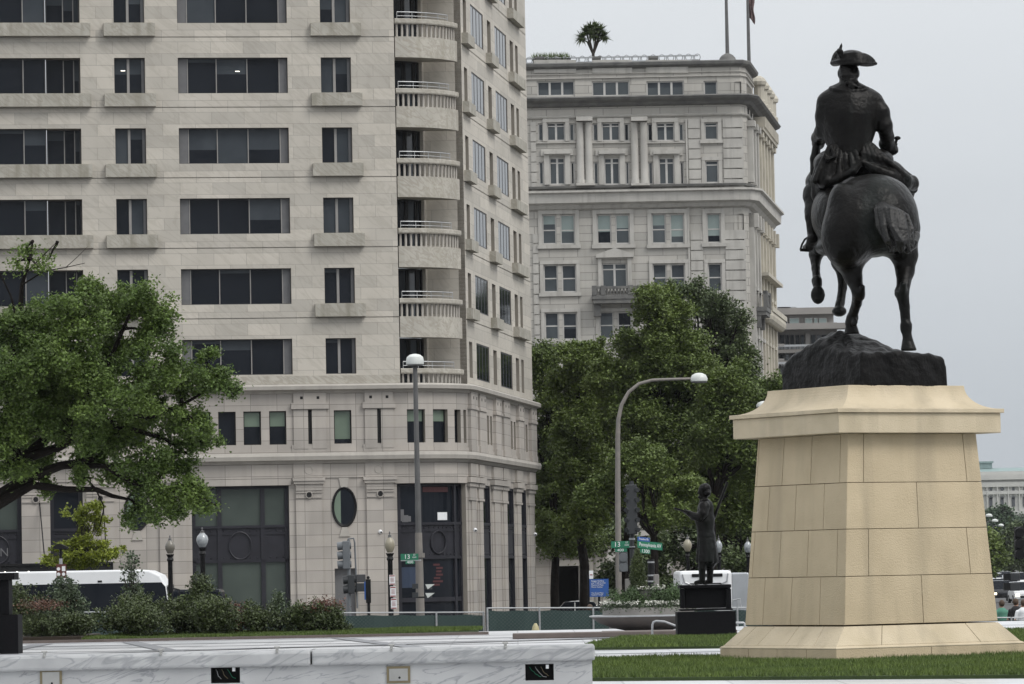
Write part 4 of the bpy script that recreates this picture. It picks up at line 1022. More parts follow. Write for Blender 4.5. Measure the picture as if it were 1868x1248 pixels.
# receding side: pilasters, slit windows, cream bays, brackets
TT = Matrix.Rotation(aS, 4, 'Z')
def sbox(mb, t0, t1, z0, z1, o0=-.02, o1=.3): mb.box(t0, t1, -o1, -o0, z0-GZ, z1-GZ, TT)
zA, zB, zC, zD, zE = z(400), z(510), z(640), z(1045), z(1190)
a_, b_, c_ = MB(), MB(), MB()
for i in range(5):
    t = 2.0+i*1.15
    sbox(a_, t+.2, t+.9, z(505), z(425), -.02, .02)
for t in (1.3, 4.4, 7.5, 11.0, 14.6, 18.0, 21.4, 25.6):
    m_ = b_ if t < 9 else c_
    sbox(m_, t, t+.9, zD+.2, zC-.3, 0, .5); sbox(m_, t-.15, t+1.05, zC-.8, zC-.3, 0, .7); sbox(m_, t, t+.9, GZ, zE-.4, 0, .45)
    sbox(m_, t, t+1.0, zE-1.6, zE-.4, 0, .8)
for t in (2.5, 5.7, 9, 12.4, 16, 19.4, 23.1):
    for zz in (z(780), z(1035)): sbox(a_, t, t+1.6, zz, zz+3.6, -.02, .02)
    for kk in range(7): sbox(a_, t, t+1.6, zE-4.2-kk*4.1-2.3, zE-4.2-kk*4.1, -.02, .02); sbox(c_ if t > 9 else b_, t-.2, t+1.8, zE-4.2-kk*4.1-2.7, zE-4.2-kk*4.1-2.4, 0, .55)
sbox(c_, 9.6, 26.5, zB, zB+1.0, -.5, .05)
for t in (10.6, 14.2, 17.8, 21.2, 25.2):     # finials above the cornice and heavy bracketed heads under it
    c_.lathe(TT @ Vector((t+.4, -.4, zB-GZ)), [(.6, 0), (.6, .5), (.45, .6), (.45, 1.8), (.62, 1.9), (.68, 2.2), (.5, 2.5), (.2, 2.7)], 10)
for t in np.arange(10, 26.5, .62): sbox(c_, t, t+.32, z(640), z(578), 0, .95); sbox(c_, t+.05, t+.28, z(700), z(655), 0, .6)
sbox(c_, 9.5, 27, z(660), z(640), 0, .8); sbox(c_, 9.5, 27, q8(1000, 500).z, q8(1000, 480).z, 0, 1.0); sbox(c_, 9.5, 27, q8(1000, 720).z, q8(1000, 690).z, 0, 1.3)
for t in np.arange(9.6, 26.5, 1.25): c_.ball(TT @ Vector((t, -.8, q8(1000, 745).z-GZ)), .5, 6, (1, 1, 1.3))
sbox(c_, 9.5, 27.0, GZ, zC, -.02, .12)
a_.build('side_window_row', 'glass', star); b_.build('side_pilaster_row', 'star_plain', star); c_.build('side_ornament', 'star_cream', star)
# balcony on the receding side
zbb, ztt = q8(1440, 740).z-GZ, q8(1440, 622).z-GZ
balcony(1.6, 6.6, zbb, ztt, 1.35, 0, T=TT)
# roof terrace: railing, piers, dome, plants
ZR = z(306)-GZ
rl = MB(); y0 = .9; xe = sx_(q7(1100, 300))
za, zb5 = ZR, q7(600, 272).z-GZ+.1
rl.box(XL, xe, y0-.05, y0+.05, zb5-.12, zb5); rl.box(XL, xe, y0-.05, y0+.05, ZR+.12, ZR+.22)
x = XL
while x < xe:
    rl.tube([(x, y0, ZR), (x, y0, zb5)], .035, 4, False)
    rl.tube([(x+.35+.26*math.cos(t), y0, (ZR+zb5)/2+.1+.3*math.sin(t)) for t in [i*math.pi/4 for i in range(9)]], .035, 4, False); x += .75
rl.build('roof_railing', 'galv', star)
for a, b, top in ((125, 165, 268), (472, 505, 268), (808, 848, 267), (1068, 1100, 288), (382, 430, 302), (715, 765, 302)):
    m = MB(); p, q = q7(a, 310), q7(b, top); m.box(sx_(p), sx_(q), .55, 1.4, ZR-.02, q.z-GZ-.2); m.box(sx_(p)-.12, sx_(q)+.12, .45, 1.5, q.z-GZ-.2, q.z-GZ); m.build('roof_pier', 'star_dark', star)
p = q7(1280, 310); dm = MB(); rr = sx_(q7(1335, 300))-sx_(p); dm.lathe((sx_(p), 2.2, ZR-.05), [(rr*1.05, 0), (rr*1.05, .2), (rr*.95, .25), (rr*.85, .5), (rr*.6, .72), (rr*.3, .85), (rr*.1, .9)], 18); dm.build('roof_dome', 'star_dark', star, smooth=True)
# plants on the roof
p = q7(470, 305); bp = Vector((p.x, YS+1.6, p.z)); t = thing('roof_palm', 'spiky forked palm-like tree growing on the stone building roof terrace', 'tree', bp)
tk = MB(); top = q7(460, 210).z-p.z
hs_ = []
for dx, dz in ((-.9, 4.2), (-.35, 4.6), (.35, 4.7), (1.0, 4.3), (1.5, 3.5), (-1.6, 3.4), (.1, 3.6)):
    tk.tube([(0, 0, 0), (.03*(1 if dx > 0 else -1), 0, .9), (.16*(1 if dx > 0 else -1)+dx*.2, random.uniform(-.1, .1), 1.9), (dx*.6, random.uniform(-.3, .3), dz*.62)], [.13, .11, .08, .05], 6); hs_.append((dx*.6, random.uniform(-.4, .4), dz*.66))
tk.build('trunk', 'bark', t)
fr = MB()
for hx, hy, hz in hs_:
    for i in range(170):
        d = Vector(RNG.normal(size=3)); d.z = abs(d.z)*.9-.45; d.normalize(); L = random.uniform(.55, .95); s = d.cross(Vector((0, 0, 1))).normalized()*.055; o_ = Vector((hx, hy, hz)); e_ = o_+d*L-Vector((0, 0, .12)); md = o_+d*L*.5
        fr.add([o_, md+s, e_, md-s], [(0, 1, 2, 3)])
fr.build('crown', 'leaf_c', t)
p = q7(220, 305); t = thing('roof_shrub', 'low dark spiky shrub row in a trough on the stone building roof', 'shrub', (p.x, YS+1.2, p.z)); m = MB()
for i in range(420):
    b0_ = Vector((random.uniform(-1.55, 1.55), random.uniform(-.3, .3), .1)); e_ = b0_+Vector((random.gauss(0, .25), random.gauss(0, .2), random.uniform(.4, .95))); s = Vector((.05, .02, 0)); m.add([b0_-s, b0_+s, e_], [(0, 1, 2)])
m.build('foliage', 'leaf_c', t); m = MB(); m.box(-1.6, 1.6, -.35, .35, 0, .4); m.build('trough', 'star_dark', t)
# flagpoles
for i, (xb_, yb2, xt, lab) in enumerate(((1327, 102, 1325, 'bare flagpole rising from the little dome on the stone building roof'), (1367, 128, 1363.5, 'flagpole with a limp red flag beside the roof corner of the stone building'))):
    b = at(xb_, yb2+ (0 if i == 0 else 12), YS+2.2+i*5); t = thing('flagpole', lab, 'flagpole', (b.x, b.y, b.z-.4), 0, 'flagpoles on the stone building'); tp = at(xt, -70, YS+2.2+i*5); h = tp.z-b.z+.4
    m = MB(); m.tube([(0, 0, 0), (0, 0, h)], [.17, .1], 8); m.ball((0, 0, h), .22, 8); m.build('pole', 'pole_grey', t)
    if i:
        m = MB(); zf_ = at(1367, 30, YS+7).z-b.z+.4; V = []
        for a in range(7):
            for c in range(10): V.append((.08+a*.08+.06*math.sin(c), .12*math.sin(a*1.8+c*.4), zf_+c*.28-a*.12))
        m.add(V, [(a*10+c, a*10+c+1, (a+1)*10+c+1, (a+1)*10+c) for a in range(6) for c in range(9)]); m.build('flag', 'flag_red', t, smooth=True)

# ================================================================ HOTEL BLOCK FAR BEHIND
YH = 620.0
def qh(a, b): return at(1320+a/3.671, 380+b/3.671, YH)
HO = qh(540, 1000); HO.z = GZ; ht = thing('hotel_block', 'distant grey brick hotel with a glazed top storey and long balconies', 'building', HO)
def hb(mb, a, b, c, d, y0, y1, T=None): p, q = qh(a, b), qh(c, d); mb.box(p.x-HO.x, q.x-HO.x, y0, y1, q.z-GZ, p.z-GZ)
m = MB(); hb(m, 200, 775, 812, 3000, 0, 40); hb(m, 330, 676, 748, 790, 3, 30); m.build('wall', 'hotel', ht)
m = MB(); hb(m, 300, 665, 760, 700, 1.8, 31); hb(m, 200, 786, 815, 812, -3.2, 0); hb(m, 200, 955, 815, 966, -2.2, 0); hb(m, 200, 1030, 815, 1045, -2.2, 0); hb(m, 200, 1120, 815, 1130, -2.2, 0); m.build('ledge', 'hotel', ht)
for a, b in ((360, 400), (412, 436), (448, 515), (552, 604), (612, 640), (645, 700)):
    m = MB(); hb(m, a, 728, b, 786, 2.6, 3.05); f = m.build('window', 'whitepaint', ht); m = MB(); hb(m, a+3, 733, b-3, 784, 2.5, 2.62); m.build('pane', 'blind_pale' if a > 440 else 'glass_blue', f)
for zz in (848, 976, 1066):
    for a, b in ((376, 408), (412, 440), (444, 474), (480, 510), (514, 542), (585, 617), (622, 650), (655, 690), (695, 725), (755, 795)):
        m = MB(); hb(m, a, zz, b, zz+(100 if zz == 848 else 50), -.15, .02); f = m.build('window', 'frame', ht); m = MB(); hb(m, a+3, zz+4, b-3, zz+(96 if zz == 848 else 46), -.2, -.14); m.build('pane', rb.choice(['glass_blue', 'glass', 'blind']), f)
for a in (545, 728, 330): m = MB(); hb(m, a, 840, a+38, 1200, -1.2, 0); m.build('pier', 'hotel', ht)
m = MB()
for top, bot in ((792, 812), (925, 950), (1040, 1062)):
    x = 340
    while x < 812: hb(m, x, top+2, x+3, bot, -3.1, -3.0); x += 9
    hb(m, 330, top-2, 815, top+2, -3.15, -2.95)
m.build('railing', 'galv', ht)
m = MB(); p, q = qh(370, 650), qh(560, 654); m.tube([(p.x-HO.x, 10, p.z-GZ), (q.x-HO.x, 10, q.z-GZ)], .12, 5)
for a in (400, 430, 470): p = qh(a, 676); m.box(p.x-HO.x-.9, p.x-HO.x+.9, 8, 12, p.z-GZ-.5, p.z-GZ+.8)
m.build('roof_equipment', 'galv', ht)
# beige low block between them
LB = at(1422, 690, 520); LB.z = GZ; lb = thing('low_stone_block', 'narrow beige stone block squeezed between the grey building and the hotel', 'building', LB)
def lbx(mb, a, b, c, d, y0, y1): p, q = at(a, b, 520), at(c, d, 520); mb.box(p.x-LB.x, q.x-LB.x, y0, y1, q.z-GZ, p.z-GZ)
m = MB(); lbx(m, 1395, 629, 1429.5, 1200, 0, 20); m.build('wall', 'hotel', lb); m = MB(); lbx(m, 1395, 655, 1430.5, 658, -.3, 0); lbx(m, 1395, 628, 1430.5, 632, -.3, 0); m.build('ledge', 'hotel', lb)
m = MB()
for x in (1414, 1418, 1422, 1426): lbx(m, x, 664, x+2, 688, -.05, 0)
m.build('window_row', 'shade', lb)
# stone pavilion with a deep doorway behind the trees
YP = 300.0; PO = at(1040, 1110, YP); PO.z = GZ
pv = thing('stone_pavilion', 'low beige stone frontage with a dark doorway and half columns behind the trees', 'building', PO)
def pb(mb, a, b, c, d, y0, y1): p, q = at(a, b, YP), at(c, d, YP); mb.box(p.x-PO.x, q.x-PO.x, y0, y1, q.z-GZ, p.z-GZ)
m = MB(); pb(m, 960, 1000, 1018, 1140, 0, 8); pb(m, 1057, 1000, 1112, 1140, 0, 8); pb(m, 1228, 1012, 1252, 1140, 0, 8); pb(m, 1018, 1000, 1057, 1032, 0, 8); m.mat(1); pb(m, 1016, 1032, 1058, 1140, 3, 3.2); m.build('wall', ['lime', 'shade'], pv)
m = MB(); pb(m, 955, 996, 1114, 1002, -.7, 0); pb(m, 1014, 1022, 1061, 1032, -.35, 0)
for x in (1066, 1078, 1092, 1104): p = at(x, 1140, YP); m.lathe((p.x-PO.x, 0, 0), [(.32, 0), (.3, at(x, 1006, YP).z-GZ)], 10)
m.build('column_row', 'lime_plain', pv)

# ================================================================ CAPITOL-LIKE BUILDING FAR DOWN THE AVENUE
YC = 1750.0
def pc(x, y): return at(x, y, YC)
CO = pc(1840, 1000); CO.z = GZ; cp = thing('domed_government_building', 'far white classical building with a green roof at the end of the avenue', 'building', CO)
m_ = 8000/YC
def cb(mb, a, b, c, d, y0, y1): p, q = pc(a, b), pc(c, d); mb.box(p.x-CO.x, q.x-CO.x, y0, y1, q.z-GZ, p.z-GZ)
m = MB(); cb(m, 1755, 870, 1990, 1200, 0, 40); m.build('wall', 'cap_white', cp)
m = MB(); cb(m, 1750, 867, 1995, 872, -1.5, 0); cb(m, 1750, 881, 1995, 885, -1.0, 0); cb(m, 1755, 897, 1990, 898.6, -.8, 0); cb(m, 1755, 934, 1990, 936, -.8, 0)
x = 1756
while x < 1990: cb(m, x, 867, x+1.2, 863, -.6, -.1); x += 3.2
cb(m, 1753, 861.5, 1992, 863.2, -.7, 0)
for x in (1799, 1818, 1838, 1858, 1878, 1898): cb(m, x, 887, x+3, 934, -.9, 0)
m.build('cornice', 'cap_white', cp)
for x in (1788, 1807.5, 1828, 1848.5, 1869):
    m = MB(); n = 12; p = pc(x, 892); 
    if x in (1828,): m.tube([(p.x-CO.x, -.1, p.z-GZ), (p.x-CO.x, -.5, p.z-GZ)], .75, 10)
    else: cb(m, x-2.4, 889, x+2.4, 895, -.3, .1)
    m.build('window', 'glass_blue', cp)
    m = MB(); cb(m, x-3.2, 908, x+3.2, 924, -.3, .1); p = pc(x, 908); m.tube([(p.x-CO.x, .05, p.z-GZ), (p.x-CO.x, -.3, p.z-GZ)], 3.2/m_, 14); m.build('window', 'glass_blue', cp)
    m = MB(); p = pc(x, 905); m.tube([(p.x-CO.x+5.2/m_*math.cos(t), -.5, p.z-GZ+5.4/m_*math.sin(t)) for t in [i*math.pi/10 for i in range(11)]], .22, 5); m.build('window_arch', 'cap_white', cp)
m = MB(); p = pc(1755, 863); q = pc(1990, 863); r1, r2 = pc(1782, 853), pc(1838, 852.5)
v = [(p.x-CO.x, 2, p.z-GZ), (q.x-CO.x, 2, p.z-GZ), (q.x-CO.x, 38, p.z-GZ), (p.x-CO.x, 38, p.z-GZ), (r1.x-CO.x, 16, r1.z-GZ), (q.x-CO.x-8, 16, r1.z-GZ), (q.x-CO.x-8, 24, r1.z-GZ), (r1.x-CO.x, 24, r1.z-GZ)]
m.add(v, [(0, 1, 5, 4), (1, 2, 6, 5), (2, 3, 7, 6), (3, 0, 4, 7), (4, 5, 6, 7)]); m.build('roof', 'cap_roof', cp)
m = MB(); cb(m, 1784, 842.5, 1817, 853, 14, 24); 
for x in (1790, 1796, 1802, 1808): cb(m, x, 844, x+3, 852, 13.9, 14.05)
cb(m, 1782, 840.5, 1819, 843, 13.5, 24.5); m.build('lantern', ['cap_roof'], cp)
m = MB(); p = pc(1990, 860); m.lathe((p.x-CO.x, 40, p.z-GZ), [(17.5, -3), (17.5, 12), (16.5, 13), (15.5, 14), (14.5, 22), (12, 30), (7, 37), (3, 41), (3, 48), (.5, 54)], 28); m.build('dome', 'cap_white', cp, smooth=True)
mb = MB(); mb.lathe((CO.x+20, YC+60, GZ-.2), [(260, 0), (220, 3), (150, 6), (60, 8)], 40); o = mb.build('hill', 'lawn', smooth=True); o['kind'] = 'structure'
# ================================================================ TREES
def tp(x, y, Y): return at(x, y, Y)
def CL(lst, Y, dy=1.0):
    """(px, py, rx_px, rz_px, depth offset) -> clusters in metres"""
    s = Y/8000; o = []
    for c in lst:
        x, y, rx, rz = c[:4]; d = c[4] if len(c) > 4 else random.uniform(-.5, .5)*dy
        o.append((at(x, y, Y+d), (rx*s, (rx+rz)/2*s*.9, rz*s)))
    return o
YM = 104.0
cls = [(20, 600, 62, 38, -.5), (75, 578, 62, 32, .6), (150, 575, 60, 40, -1), (165, 540, 32, 28, .5), (232, 570, 52, 42, .8), (262, 552, 40, 28, -.6), (285, 600, 40, 36, 0),
       (30, 660, 75, 50, 1.2), (115, 660, 75, 52, -1.4), (205, 650, 70, 48, 1.4), (285, 665, 55, 42, -1), (330, 700, 50, 34, .4), (385, 690, 42, 24, -.3), (420, 705, 22, 14, 0), (375, 655, 26, 18, .4),
       (15, 745, 70, 42, -1), (105, 745, 80, 45, 1), (200, 735, 75, 45, -1.5), (285, 750, 62, 36, 1), (350, 765, 45, 26, -.5), (380, 795, 30, 16, .4),
       (0, 800, 60, 30, -.8), (20, 770, 60, 36, .5), (80, 775, 60, 34, -.6), (140, 765, 55, 32, .9), (60, 700, 60, 40, .2), (160, 700, 60, 40, .5), (240, 700, 55, 36, -.5), (215, 790, 50, 24, 0), (150, 835, 50, 14, .5), (320, 815, 34, 18, 0),  (60, 850, 50, 18, .8), (10, 690, 60, 40, -1.6), (30, 860, 40, 14, -.5), (70, 885, 40, 10, .3), (150, 870, 40, 12, -.4), (215, 872, 34, 14, .4), (250, 930, 28, 14, .2), (30, 815, 60, 24, 1.6), (130, 800, 55, 22, -1.2), (200, 810, 55, 24, 1.2), (265, 845, 52, 26, -.6), (320, 850, 40, 24, .5), (345, 890, 38, 26, -.4), (370, 915, 34, 20, .2), (285, 905, 48, 26, -.5), (250, 880, 30, 22, .3), (325, 925, 30, 16, .3),
       (48, 452, 16, 9, .3), (25, 480, 12, 7, 0), (68, 488, 16, 8, -.3), (92, 470, 9, 5, .1), (115, 560, 34, 18, 0), (240, 535, 14, 12, .2), (262, 528, 10, 10, 0), (165, 522, 12, 12, .1), (300, 560, 14, 10, 0), (200, 548, 14, 10, .1), (285, 945, 14, 12, 0)]
tr_base = at(-95, 1160, YM); tr_base.z = 0
random.seed(21)
t = thing('maple_tree', 'big spreading green maple with dark limbs reaching in from the left edge', 'tree', tr_base)
cl = [(Vector(c)-tr_base, r) for c, r in CL(cls, YM)]
P, C = crown_points(cl, 150000, .29, .42, .3)
V, Fq = leaf_mesh(P, .085, .4); npmesh('crown', V, Fq, 'leaf_a', t)
mb = MB()
def lp(x, y, d=0): return at(x, y, YM+d)-tr_base
limbs = [([(-95, 1160), (-92, 1060), (-80, 985)], [.34, .3, .28]),
         ([(-80, 985), (-40, 940), (0, 905), (50, 872), (110, 850), (170, 838)], [.24, .19, .15, .12, .09, .06]),
         ([(-40, 940), (10, 912), (60, 885), (120, 893), (175, 893), (205, 905), (240, 912)], [.15, .11, .085, .07, .055, .045, .025]),
         ([(-80, 985), (-50, 900), (-10, 860), (40, 838), (85, 800), (130, 762), (190, 740), (250, 720)], [.22, .17, .14, .12, .1, .08, .06, .04]),
         ([(40, 838), (110, 815), (180, 775), (230, 780), (300, 800), (345, 830)], [.1, .085, .07, .055, .04, .02]),
         ([(180, 775), (225, 760), (275, 760), (330, 740), (390, 705)], [.07, .055, .045, .035, .02]),
         ([(110, 850), (190, 850), (240, 880), (300, 895), (360, 905), (395, 922)], [.07, .055, .045, .035, .028, .015]),
         ([(-50, 900), (-30, 780), (10, 690), (35, 600), (40, 520), (55, 470), (60, 440)], [.15, .12, .09, .065, .045, .03, .015]),
         ([(10, 690), (70, 640), (130, 590), (165, 545)], [.07, .06, .04, .02]), ([(130, 762), (190, 680), (225, 600), (245, 555)], [.06, .05, .04, .02]),
         ([(35, 600), (20, 540), (0, 500), (-20, 480)], [.03, .02, .015, .01]), ([(40, 520), (80, 495), (120, 488), (155, 480)], [.02, .014, .01, .006]), ([(45, 500), (90, 455), (105, 440)], [.014, .01, .005]),
         ([(120, 488), (140, 470), (160, 450)], [.009, .006, .003]), ([(175, 893), (190, 925), (182, 960), (165, 985)], [.018, .013, .009, .004]), ([(240, 912), (262, 930), (280, 950)], [.02, .012, .006]), ([(190, 850), (235, 845), (300, 850)], [.03, .02, .01])]
for pts, rs in limbs:
    q = [lp(x, y, random.uniform(-.15, .15)) for x, y in pts]; mb.tube(q, [r*1.15 for r in rs], 8)
endp = [lp(x, y) for pts, rs in limbs for x, y in pts[2:]]
for c, r in cl:
    c = Vector(c); st = min(endp, key=lambda e: (e-c).length); mb.tube(curve_pts(st, c, 4, .03, .06), [.045, .035, .028, .02, .012], 5)
    near = [Vector(q) for q in C if (Vector(q)-c).length < max(r)*1.3]; random.shuffle(near)
    for q in near[:9]: mb.tube(curve_pts(c.lerp(st, random.uniform(0, .4)), q, 3, .02, .07), [.016, .012, .008, .004], 4, False)
mb.build('trunk', 'bark_dark', t, smooth=True)

random.seed(5)
def street_tree(label, Y, cls, mat_, n, size, clump, tx, tr=.3, fork=6.5, dy=3, **k):
    b = at(tx, 1110, Y); b.z = GZ+.02 if 'zb' not in k else k.pop('zb')
    return make_tree('street_tree', label, b, fork, CL(cls, Y, dy), mat_, size, n, clump, tr, 'street trees on the far pavement', 'bark_dark', **k)
street_tree('dense green street tree directly beside the marble building corner', 262, [(995, 690, 28, 45), (1000, 760, 30, 50), (1010, 830, 34, 50), (1005, 900, 32, 45), (1015, 950, 30, 35), (990, 660, 18, 25), (990, 960, 20, 30), (1040, 985, 30, 16), (1000, 990, 20, 12), (1075, 990, 26, 12)], 'leaf_b', 46000, .2, .7, 1012, .26, 5)
street_tree('bright green street tree with a rounded top right of the marble corner', 258, [(1050, 665, 38, 30), (1082, 650, 34, 28), (1045, 715, 45, 45), (1095, 710, 42, 45), (1060, 790, 52, 48), (1110, 790, 42, 46), (1055, 870, 50, 45), (1105, 880, 45, 40), (1060, 945, 40, 25), (1035, 640, 20, 12)], 'leaf_b2', 70000, .2, .62, 1063, .3, 6)
street_tree('tallest bright green street tree with its top in front of the stone building windows', 250, [(1190, 560, 34, 36), (1225, 580, 40, 34), (1180, 620, 44, 44), (1235, 635, 50, 46), (1170, 690, 50, 46), (1230, 710, 55, 46), (1290, 700, 42, 42), (1160, 770, 48, 44), (1225, 790, 56, 46), (1290, 780, 46, 42), (1215, 545, 22, 18), (1140, 650, 34, 30), (1115, 700, 40, 36), (1215, 670, 44, 40), (1270, 665, 40, 34), (1185, 860, 46, 40), (1255, 860, 46, 38), (1200, 930, 40, 24)], 'leaf_b', 140000, .19, .62, 1128, .33, 8, lean=(1.2, 0))
street_tree('thin-crowned dull green street tree rising behind the others', 285, [(1215, 530, 30, 14), (1265, 535, 34, 16), (1300, 555, 34, 20), (1320, 590, 36, 26), (1345, 640, 34, 30), (1280, 560, 26, 16), (1350, 690, 36, 30), (1370, 740, 34, 30), (1330, 620, 24, 18), (1350, 580, 18, 12), (1300, 660, 34, 30), (1320, 700, 30, 26)], 'leaf_c', 28000, .2, .6, 1300, .3, 9, twigs=.7)
street_tree('broad green street tree left of the bronze horseman pedestal', 240, [(1330, 720, 46, 40), (1380, 740, 40, 34), (1300, 790, 50, 42), (1355, 800, 50, 42), (1400, 790, 40, 36), (1420, 720, 26, 16), (1300, 870, 50, 40), (1360, 880, 50, 40), (1330, 940, 50, 26), (1395, 700, 26, 14), (1345, 680, 30, 20), (1275, 930, 30, 22)], 'leaf_b', 90000, .19, .62, 1300, .32, 6.5)
street_tree('yellowish green street tree low in front of the dark trunks', 225, [(1120, 880, 30, 26), (1150, 840, 38, 30), (1190, 850, 40, 30), (1240, 890, 44, 30), (1215, 930, 36, 20), (1080, 900, 30, 22)], 'leaf_b', 34000, .17, .52, 1196, .22, 5)
street_tree('dark street tree behind the small standing statue', 290, [(1260, 860, 60, 50), (1340, 840, 60, 50), (1180, 900, 60, 40), (1100, 920, 60, 40), (1400, 850, 50, 50), (1300, 940, 70, 30), (1020, 930, 50, 40), (1380, 950, 50, 40)], 'leaf_c', 50000, .28, .85, 1345, .35, 7, shell=.3)
street_tree('dark green street tree just left of the big pedestal base', 275, [(1330, 960, 50, 30), (1370, 900, 40, 40), (1390, 980, 40, 30), (1250, 960, 40, 20), (1140, 985, 45, 24), (1210, 990, 40, 22), (1180, 1030, 50, 22), (1280, 1020, 40, 25), (1340, 1030, 40, 25), (1120, 1050, 30, 22), (1230, 1065, 40, 20)], 'leaf_c', 34000, .26, .8, 1352, .3, 5)
# small distant trees beside the far avenue (right) and at the foot of the white building
random.seed(9)
def far_tree(lab, x, ytop, hw, Y, m='leaf_far', n=9000, grp='trees along the far avenue'):
    s = Y/8000; b = at(x, 1080, Y); b.z = GZ; h = at(x, ytop, Y).z-GZ; ls = []
    for i in range(9): ls.append((Vector((b.x+random.uniform(-.6, .6)*hw*s, Y+random.uniform(-.4, .4)*hw*s, GZ+h*random.uniform(.35, .86))), (hw*s*.45, hw*s*.45, h*.16)))
    ls.append((Vector((b.x, Y, GZ+h*.55)), (hw*s*.8, hw*s*.8, h*.3)))
    return make_tree('avenue_tree', lab, b, h*.3, ls, m, .55*max(1, Y/700), n, 1.3*max(1, Y/700), .35, grp, twigs=.1)
far_tree('distant tree at the foot of the white domed building, left', 1806, 916, 24, 1200)
far_tree('distant tree under the middle windows of the white domed building', 1835, 925, 22, 1150)
far_tree('distant tree at the right edge of the photo below the white building', 1866, 930, 24, 1250)
far_tree('nearer green avenue tree close to the right side of the pedestal', 1800, 975, 22, 560, 'leaf_b', 14000)
far_tree('dark avenue tree left of the hanging traffic signal', 1848, 960, 26, 760, 'leaf_c')
far_tree('dark avenue tree behind the hanging traffic signal', 1880, 955, 24, 640, 'leaf_c')
far_tree('avenue tree between hotel and grey stone building', 1418, 705, 26, 470, 'leaf_b', 12000)
# yellow-green young tree behind the bus
random.seed(31)
yt = at(150, 1120, 168); yt.z = GZ
make_tree('young_tree', 'small yellow-green layered young tree behind the white coach', yt, 4.2, CL([(160, 925, 20, 9), (150, 945, 17, 8), (135, 935, 22, 7), (165, 965, 24, 9), (155, 985, 22, 9), (135, 992, 24, 8), (190, 990, 14, 6), (110, 1000, 18, 7), (160, 1012, 52, 11), (205, 1004, 32, 8), (120, 1018, 36, 8), (95, 1026, 22, 6), (150, 1028, 46, 8), (185, 945, 16, 7), (175, 925, 12, 5)], 168, 1), 'leaf_y', .12, 9000, .17, .06, None, twigs=.5)

# ================================================================ SHRUBS
random.seed(77)
YB = 116.0
S = make_shrub
S('shrub', 'green shrub beside the black block at the left edge', 50, 1160, 1058, YB, .55, 'leaf_s', .07, 3500)
S('shrub', 'low shrub with rusty red tips below the coach', 75, 1162, 1098, YB-1.4, .75, 'leaf_s', .06, 4000)
S('shrub', 'pointed silvery green shrub in front of the coach', 118, 1160, 1042, YB, .85, 'leaf_sg', .075, 8000, kind='cone')
S('shrub', 'dark rounded shrub right of the pointed silvery one', 135, 1162, 1105, YB-1.2, .55, 'leaf_s', .07, 3500)
S('sapling', 'thin upright sapling rising above the coach roof', 243, 1155, 988, YB+.6, .32, 'leaf_sg', .075, 1500, kind='tall', cat='sapling')
S('shrub', 'broad leafy shrub at the coach front end', 235, 1158, 1070, YB, 1.0, 'leaf_s', .07, 8000)
S('shrub', 'brownish green low shrub under the sapling', 275, 1160, 1095, YB-1, .8, 'leaf_s', .065, 5000)
S('shrub', 'rounded dark shrub below the dull globe lamp', 325, 1158, 1078, YB, .8, 'leaf_s', .07, 6500)
S('shrub', 'tall pointed dark shrub below the clear globe lamp', 372, 1158, 1035, YB+.3, .62, 'leaf_s', .07, 6000, kind='cone')
S('shrub', 'dense dark shrub in front of the tall pointed one', 395, 1160, 1082, YB-.8, .75, 'leaf_s', .07, 6000)
S('shrub', 'reddish brown sparse shrub in the middle of the row', 440, 1156, 1095, YB, .5, 'leaf_red', .06, 1600)
S('shrub', 'loose green shrub with upright shoots under the dark shop window', 475, 1156, 1088, YB, .55, 'leaf_s', .07, 3200)
S('shrub', 'small pointed green shrub with one tall shoot', 512, 1156, 1072, YB+.3, .42, 'leaf_sg', .065, 2400, kind='cone')
S('shrub', 'rounded green shrub second from the right end of the row', 548, 1156, 1094, YB, .55, 'leaf_s', .075, 4000)
S('rose_bush', 'rose bush with red new leaves at the right end of the shrub row', 592, 1156, 1094, YB-.3, .55, 'leaf_s', .07, 4000, cat='rose bush')
rbx = at(590, 1100, YB-.3); m = MB()
rose = [o for o in bpy.data.objects if o.name.startswith('rose_bush')][0]
P = RNG.normal(size=(700, 3))*np.array([.24, .2, .10])+np.array([0, 0, at(590, 1102, YB-.3).z-.12]); V, Fq = leaf_mesh(P, .06); npmesh('red_foliage', V, Fq, 'leaf_red', rose)
low = [o for o in bpy.data.objects if o.name.startswith('shrub') and 'rusty' in o.get('label', '')][0]
P = RNG.normal(size=(900, 3))*np.array([.30, .25, .07])+np.array([0, 0, at(75, 1103, YB-1.4).z-.12]); V, Fq = leaf_mesh(P, .055); npmesh('red_foliage', V, Fq, 'leaf_red', low)
S('shrub', 'small low green shrub against the left end of the green fence', 622, 1158, 1138, YB, .35, 'leaf_s', .06, 1200)

